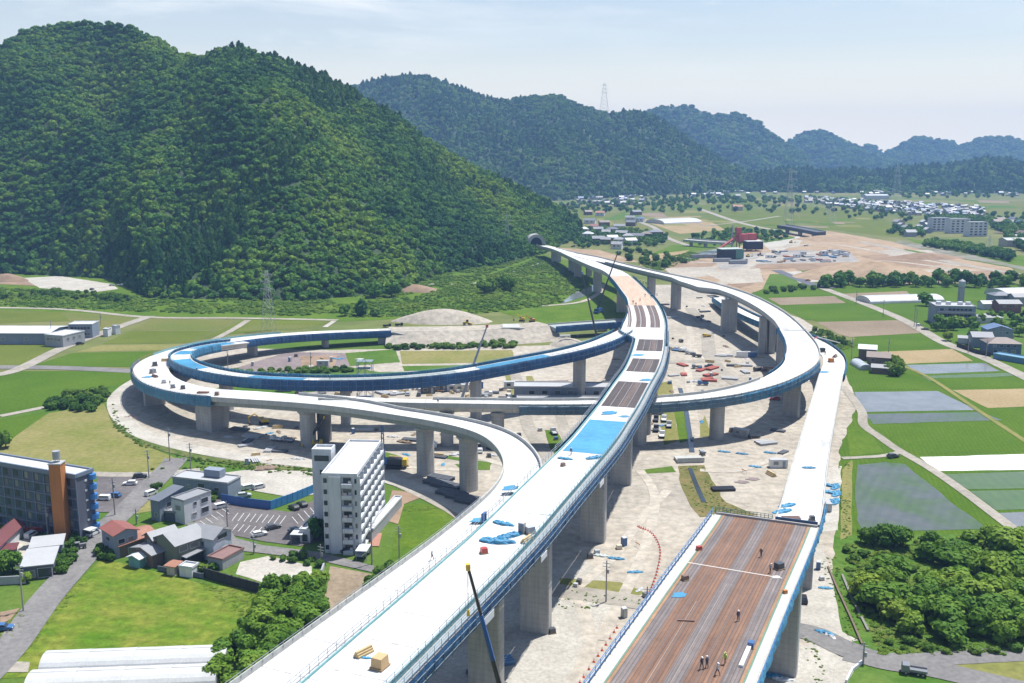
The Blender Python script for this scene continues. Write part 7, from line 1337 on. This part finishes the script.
# ---------------------------------------------------------------- trees, shrubs, ground cover
BARK=M('bark',(.10,.075,.055),.9,.3,3)
def trunk_mesh(seed,h=.55):
    r=random.Random(seed); m=MB(); m.tube((0,0,-.1),(0,0,h),.085,.055,n=7)
    for k in range(4):
        a=k*1.6+r.random(); m.tube((0,0,h*(.55+.12*k)),(math.cos(a)*.38,math.sin(a)*.38,h+.32+.08*k),.038,.015,n=5)
    return m.mesh('trunk',BARK)
LEAF2=leafmat('grove_leaf',(.06,.14,.02),(.105,.205,.026),(.19,.275,.036),.05); LEAF3=leafmat('yellow_leaf',(.08,.14,.02),(.14,.21,.03),(.2,.26,.04),.05)
TR=[]
def treeproto(kind,mat,seed,lobes,leaves,leaf,conic=False,core=.8,tall=1.0):
    r=thing(kind,kind,kind,(0,0,-50)); me=crown_mesh('crown',mat,seed,lobes,leaves,leaf,conic,core)
    for v in me.vertices: v.co.z=v.co.z*tall+(.28 if kind!='bush' else -.12)
    c=bpy.data.objects.new('crown',me); COL.objects.link(c); c.parent=r
    t=bpy.data.objects.new('trunk' if kind!='bush' else 'stem',trunk_mesh(seed)); COL.objects.link(t); t.parent=r; KIDS[r.name]=[c,t]; return r
TREES=[treeproto('tree',LEAF2,21+i,11,900,.12) for i in range(4)]; DTREE=[treeproto('tree',LEAF,31+i,9,520,.15) for i in range(3)]; BUSHES=[treeproto('bush',LEAFB,41+i,8,620,.13) for i in range(3)]; YB=[treeproto('bush',LEAF3,51,7,420,.14)]; CON=[treeproto('conifer',LEAFD,61,8,520,.13,True)]
def plant(pro,px,py,r,label,group=None,z=GZ*.5,sq=1):
    p=rng.choice(pro); g=G(px,py,0); o=dup(p,(g.x,g.y,z),rng.uniform(0,6.28),(r*rng.uniform(.9,1.1),r*rng.uniform(.9,1.1),r*sq*rng.uniform(.9,1.15)),label,group); return o
def inside(x,y,poly):
    c=False; n=len(poly)
    for i in range(n):
        (x0,y0),(x1,y1)=poly[i],poly[i-1]
        if (y0>y)!=(y1>y) and x<(x1-x0)*(y-y0)/(y1-y0)+x0: c=not c
    return c
FARP=[]
def grove(pro,poly,sp,rmin,rmax,label,group,n=400,sq=1):
    far=pro is DTREE and min(p[1] for p in poly)<262
    W=[G(x,y,0).to_2d() for x,y in poly]; P=[(v.x,v.y) for v in W]; xs=[p[0] for p in P]; ys=[p[1] for p in P]; pts=[]; k=0
    if far: n=int(n*2.2); sp*=.55
    for _ in range(n*30):
        x,y=rng.uniform(min(xs),max(xs)),rng.uniform(min(ys),max(ys))
        if not inside(x,y,P) or any((x-a)**2+(y-b)**2<sp*sp for a,b in pts): continue
        pts.append((x,y)); q=proj((x,y,0)); k+=1
        if far: s_=rng.uniform(rmin,rmax)*.62; FARP.append((Vector((x,y,s_*.1)),(s_,s_,s_))); continue
        plant(pro,q[0],q[1],rng.uniform(rmin,rmax),label,group,sq=sq)
        if k>=n: break
    return k
grove(TREES,[(862,592),(885,578),(905,590),(940,588),(1070,572),(1070,648),(935,642),(890,632),(870,612)],4.8,3.0,4.6,'leafy tree in the dense grove at lower right','trees of the lower right grove',70,.74)
grove(TREES,[(925,560),(950,548),(1070,532),(1070,574),(960,578)],5.2,2.6,4.0,'leafy tree in the strip of wood below the large paddy','trees below the large paddy',34,.74)
for x,y,r,l in ((884,547,3.6,'broad dark tree right below the large paddy, left half'),(900,547,3.4,'broad dark tree right below the large paddy, right half'),(866,544,2.4,'small dark bush-like tree left below the large paddy'),(884,578,2.9,'round tree standing alone left of the grove'),(930,551,2.6,'pale green tree right of the pair below the paddy'),(1003,556,4.5,'tall tree at the right edge below the paddy')): plant(TREES,x,y,r,l,sq=.95)
grove(BUSHES,[(845,552),(870,556),(905,562),(930,580),(900,586),(862,572)],4,1.1,2.0,'low bush on the scrubby ground left of the grove','bushes left of the grove',22,.8); grove(BUSHES,[(870,640),(930,646),(1040,648),(1040,655),(900,655)],3.4,1.0,1.8,'low bush between the grove and the lane','bushes along the lane',30,.8)
grove(TREES,[(262,602),(288,585),(322,586),(324,612),(298,640),(262,672),(238,692),(214,692),(224,655),(256,628)],3.5,2.1,3.1,'bright leafy tree in the thicket beside the main ramp','thicket beside the main ramp',80,.85)
grove(BUSHES,[(352,606),(380,575),(398,566),(392,580),(366,612)],2.8,1.4,2.2,'bush along the foot of the ramp below the lawn','bushes at the foot of the ramp',16); grove(BUSHES,[(265,560),(296,556),(322,562),(322,568),(290,563)],2.4,1.0,1.6,'bush along the top of the gravel plot','bushes at the gravel plot',10)
grove(BUSHES,[(42,411),(60,398),(104,391),(108,396),(92,412)],3.4,1.6,2.8,'bush in the dark thicket between the left rice fields','thicket between the left fields',34); 
for x,y,r in ((6,448,3),): plant(DTREE,x,y,r,'dark round tree at the left edge of the dry field')
for x,y,r,l in ((4,574,3.2,'dense tree at the left edge behind the block wall'),(13,572,2.8,'dense tree right of the left-edge one behind the block wall'),(26,583,1.7,'small bush by the pole at left')): plant(TREES,x,y,r,l)
grove(BUSHES,[(55,566),(66,548),(80,536),(90,536),(80,552),(68,570),(58,578)],2.2,1.2,1.9,'garden bush between the grey sheds and the lane','garden bushes along the lane',16); grove(BUSHES,[(98,560),(104,548),(116,556),(112,562)],2.2,1.3,2,'bush at the corner of the red-roofed house','bushes by the red-roofed house',6)
plant(YB,201,572,1.8,'yellow-green bush beside the white storage shed'); plant(BUSHES,214,569,1.7,'dark green bush right of the yellow-green one'); plant(YB,149,561,1.0,'small yellow bush by the teal shed'); plant(BUSHES,155,490,1.5,'round bush at the street beside the modern house'); plant(BUSHES,160,487,1.2,'smaller bush right of the street one'); grove(BUSHES,[(203,500),(214,488),(226,492),(214,504)],2.2,1.2,1.9,'bush between the workshop and the modern house','bushes behind the modern house',7); plant(DTREE,317,540,2.6,'dark tree in the shade left of the apartment block',sq=1.4)
grove(DTREE,[(818,288),(870,287),(930,288),(1015,288),(1060,287),(1060,283),(1000,283),(900,284),(830,284)],9,4,6.2,'tree of the long row along the far edge of the right fields','tree row beyond the right fields',44); grove(BUSHES,[(748,292),(800,286),(830,287),(826,290),(760,296)],5,2,3,'bush on the bank at the top of the right fields','bushes above the right fields',14)
grove(DTREE,[(929,322),(945,332),(978,331),(984,322),(960,318)],5.5,2.8,4.6,'garden tree in front of the three-storey apartment building','garden trees of the apartment building',16); plant(DTREE,926,306,5,'large dark tree left of the three-storey apartment building'); 
for x,y,r,l in ((935,331,2.6,'light round shrub at the left front of the apartment garden'),(948,341,3.2,'round shrub beside the farm road'),(972,338,2.5,'round shrub near the slate-roofed wing'),(1008,341,3.2,'dark tree right of the tall blue-roofed house'),(868,0,0,'')): 
    if r: plant(TREES,x,y,r,l)
grove(DTREE,[(975,318),(1060,312),(1060,335),(1010,338),(985,328)],7,2.4,4,'tree among the right-hand houses','trees among the right houses',20); grove(TREES,[(884,374),(894,366),(904,372),(896,378)],3.2,2.2,3.2,'tree at the right side of the dark farmhouse','trees by the dark farmhouse',7)
grove(BUSHES,[(800,338),(816,330),(850,342),(846,348),(828,344)],3.5,1.6,2.6,'bush on the bank outside the ring bend','bushes outside the ring bend',20)
grove(DTREE,[(926,243),(960,246),(1000,254),(1014,258),(1010,262),(960,252),(925,247)],11,6,8.5,'tree of the dark far row in front of the white blocks','dark far tree row',30); grove(DTREE,[(990,226),(1060,222),(1060,256),(1020,252)],20,7,11,'dark tree at the right edge of the far plain','trees at the right of the far plain',26); grove(DTREE,[(888,234),(925,238),(925,231),(895,229)],20,6,9,'tree left of the white far apartments','trees left of the far apartments',10); grove(DTREE,[(925,222),(1000,226),(990,220),(940,217)],22,7,10,'tree behind the white far apartments','trees behind the far apartments',10)
grove(DTREE,[(580,250),(600,246),(660,247),(668,236),(640,232),(600,228),(566,230)],14,4,6.5,'tree among the village houses under the mountain','village trees',34); grove(BUSHES,[(612,252),(648,250),(690,262),(676,270),(640,266)],7,3,5,'riverside bush on the far bank','riverside bushes',30); grove(DTREE,[(690,236),(740,230),(786,234),(786,240),(740,244),(700,247)],18,4,7,'tree along the river by the red plant','trees by the red plant',18); grove(DTREE,[(640,200),(700,196),(800,200),(800,204),(700,205)],45,7,11,'tree on the far fields before the wooded foot','trees on the far fields',18); grove(DTREE,[(640,214),(760,206),(1050,216),(1050,222),(900,222),(760,212)],60,5,10,'tree','trees',46); grove(DTREE,[(860,187),(1050,186),(1050,198),(860,199)],60,7,11,'tree','trees',40); grove(DTREE,[(560,205),(690,200),(690,210),(560,214)],35,5,9,'tree','trees',30); grove(DTREE,[(810,197),(910,206),(905,216),(812,204)],34,5,8,'tree among the far town houses','trees in the far town',22)
grove(TREES,[(186,298),(230,296),(335,300),(340,292),(280,284),(200,282)],11,5.5,8.5,'large round tree at the mountain foot behind the left fields','round trees at the mountain foot',16); grove(DTREE,[(380,300),(420,292),(410,284),(350,292)],10,4,7,'tree at the mountain foot above the embankment','trees above the embankment',12); plant(CON,362,316,5,'dark conifer beyond the loop end'); plant(DTREE,345,316,4,'reddish-dark shrub tree beyond the loop end'); plant(BUSHES,376,316,4,'broad bush right of the conifer beyond the loop end')
grove(TREES,[(478,296),(510,292),(506,284),(482,286)],8,3.5,5.5,'dark tree in the brush below the mountain slope','trees in the brush below the slope',9)
grove(BUSHES,[(168,372),(240,372),(350,369),(352,373),(240,377)],2.6,1.3,2.6,'bush of the hedge inside the left loop','hedge inside the left loop',48,.8); grove(BUSHES,[(388,347.5),(516,344),(518,348),(388,350.5)],2.6,1.2,3.0,'bush of the hedge in front of the embankment','hedge below the embankment',48,.8)
grove(BUSHES,[(0,297),(40,292),(100,294),(135,299),(132,303),(60,299),(0,301)],4.5,2.2,3.6,'bush of the dark row below the left gravel lot','bush row below the left gravel lot',34)
scatter_obj('far_woods',FARP,GF)
for p in TREES+DTREE+BUSHES+YB+CON:
    for c in KIDS[p.name]: bpy.data.objects.remove(c)
    bpy.data.objects.remove(p)
# ---- ground cover (stuff)
def cover(name,polys,sp,smin,smax,grp,z=.1,flat=1,n=60000):
    P=[]; r=random.Random(len(polys)*7+int(sp*10))
    for poly in polys:
        W=[(G(x,y,0).x,G(x,y,0).y) for x,y in poly]; xs=[p[0] for p in W]; ys=[p[1] for p in W]; N=int((max(xs)-min(xs))*(max(ys)-min(ys))/sp**2)
        for _ in range(min(N,n)):
            x,y=r.uniform(min(xs),max(xs)),r.uniform(min(ys),max(ys))
            if inside(x,y,W) and noise.noise(Vector((x*.035,y*.035,sp)))>-.28+r.uniform(-.25,.1): s=r.uniform(smin,smax); P.append((Vector((x,y,z)),(s,s,s*flat)))
    return scatter_obj(name,P,grp)
cover('undergrowth',[[(-100,303),(-80,290),(0,288),(130,296),(330,300),(345,312),(300,316),(140,312),(0,306)],[(335,306),(420,296),(500,272),(545,256),(560,266),(590,284),(560,304),(500,312),(420,316),(350,318)],[(300,292),(430,266),(540,244),(548,252),(460,284),(380,300)]],3.0,.8,2.2,GB,-.3,.6)
cover('undergrowth',[[(842,545),(860,540),(1060,535),(1060,655),(880,655),(852,600)],[(690,252),(640,264),(655,272),(712,256)],[(838,352),(815,334),(826,330),(858,346)]],1.8,.45,1.2,GB,-.1,.6)
cover('undergrowth',[[(679,468),(703,466),(711,482),(724,502),(752,514),(702,515),(689,498)],[(560,588),(650,602),(648,606),(560,593)],[(560,600),(600,600),(590,612),(556,608)],[(818,560),(836,556),(862,640),(850,646),(836,600)],[(838,466),(850,462),(850,538),(842,540)],[(800,632),(815,640),(830,690),(818,700)]],1.1,.15,.4,GB,.02,.7)
cover('undergrowth',[[(112,400),(120,424),(148,445),(200,459),(270,468),(340,474),(338,478),(268,473),(196,464),(146,450),(112,428)],[(150,470),(240,464),(320,470),(320,473),(240,468)],[(200,462),(310,470),(300,468),(230,461)]],1.5,.3,.7,GB,.05,.7)
cover('long_grass',[[(200,583),(262,592),(258,625),(235,660),(215,664),(240,620)],[(60,600),(100,562),(110,562),(70,602),(24,655),(10,660)],[(404,506),(442,507),(446,510),(404,512)]],.8,.2,.5,GT,.05,.6)
cover('long_grass',[[(845,545),(1060,540),(1060,655),(880,655),(850,600)],[(-40,640),(0,622),(30,612),(20,640)]],1.0,.3,.7,GT,.06,.6)
# ---------------------------------------------------------------- labels: let each one single out one thing
ORD={2:('left one','right one'),3:('left one','middle one','right one')}
nth=['leftmost','second from left','third from left','fourth from left','fifth from left','sixth from left','seventh from left','eighth from left']
from collections import defaultdict
bpy.context.view_layer.update(); by=defaultdict(list)
for o in COL.objects:
    if o.parent is None and 'label' in o and 'kind' not in o: by[o['label']].append(o)
for l,os_ in by.items():
    if len(os_)<2: continue
    if len(os_)<=8:
        os_.sort(key=lambda o:proj(o.location)[0]); n=len(os_)
        for i,o in enumerate(os_): o['label']=l+', '+(ORD[n][i] if n in ORD else (nth[i] if i<n-1 else 'rightmost'))
    else:
        for o in os_:
            if 'group' not in o: o['group']=l
tot=sum(1 for o in COL.objects)
print('OBJECTS',tot,'labels',len(by))
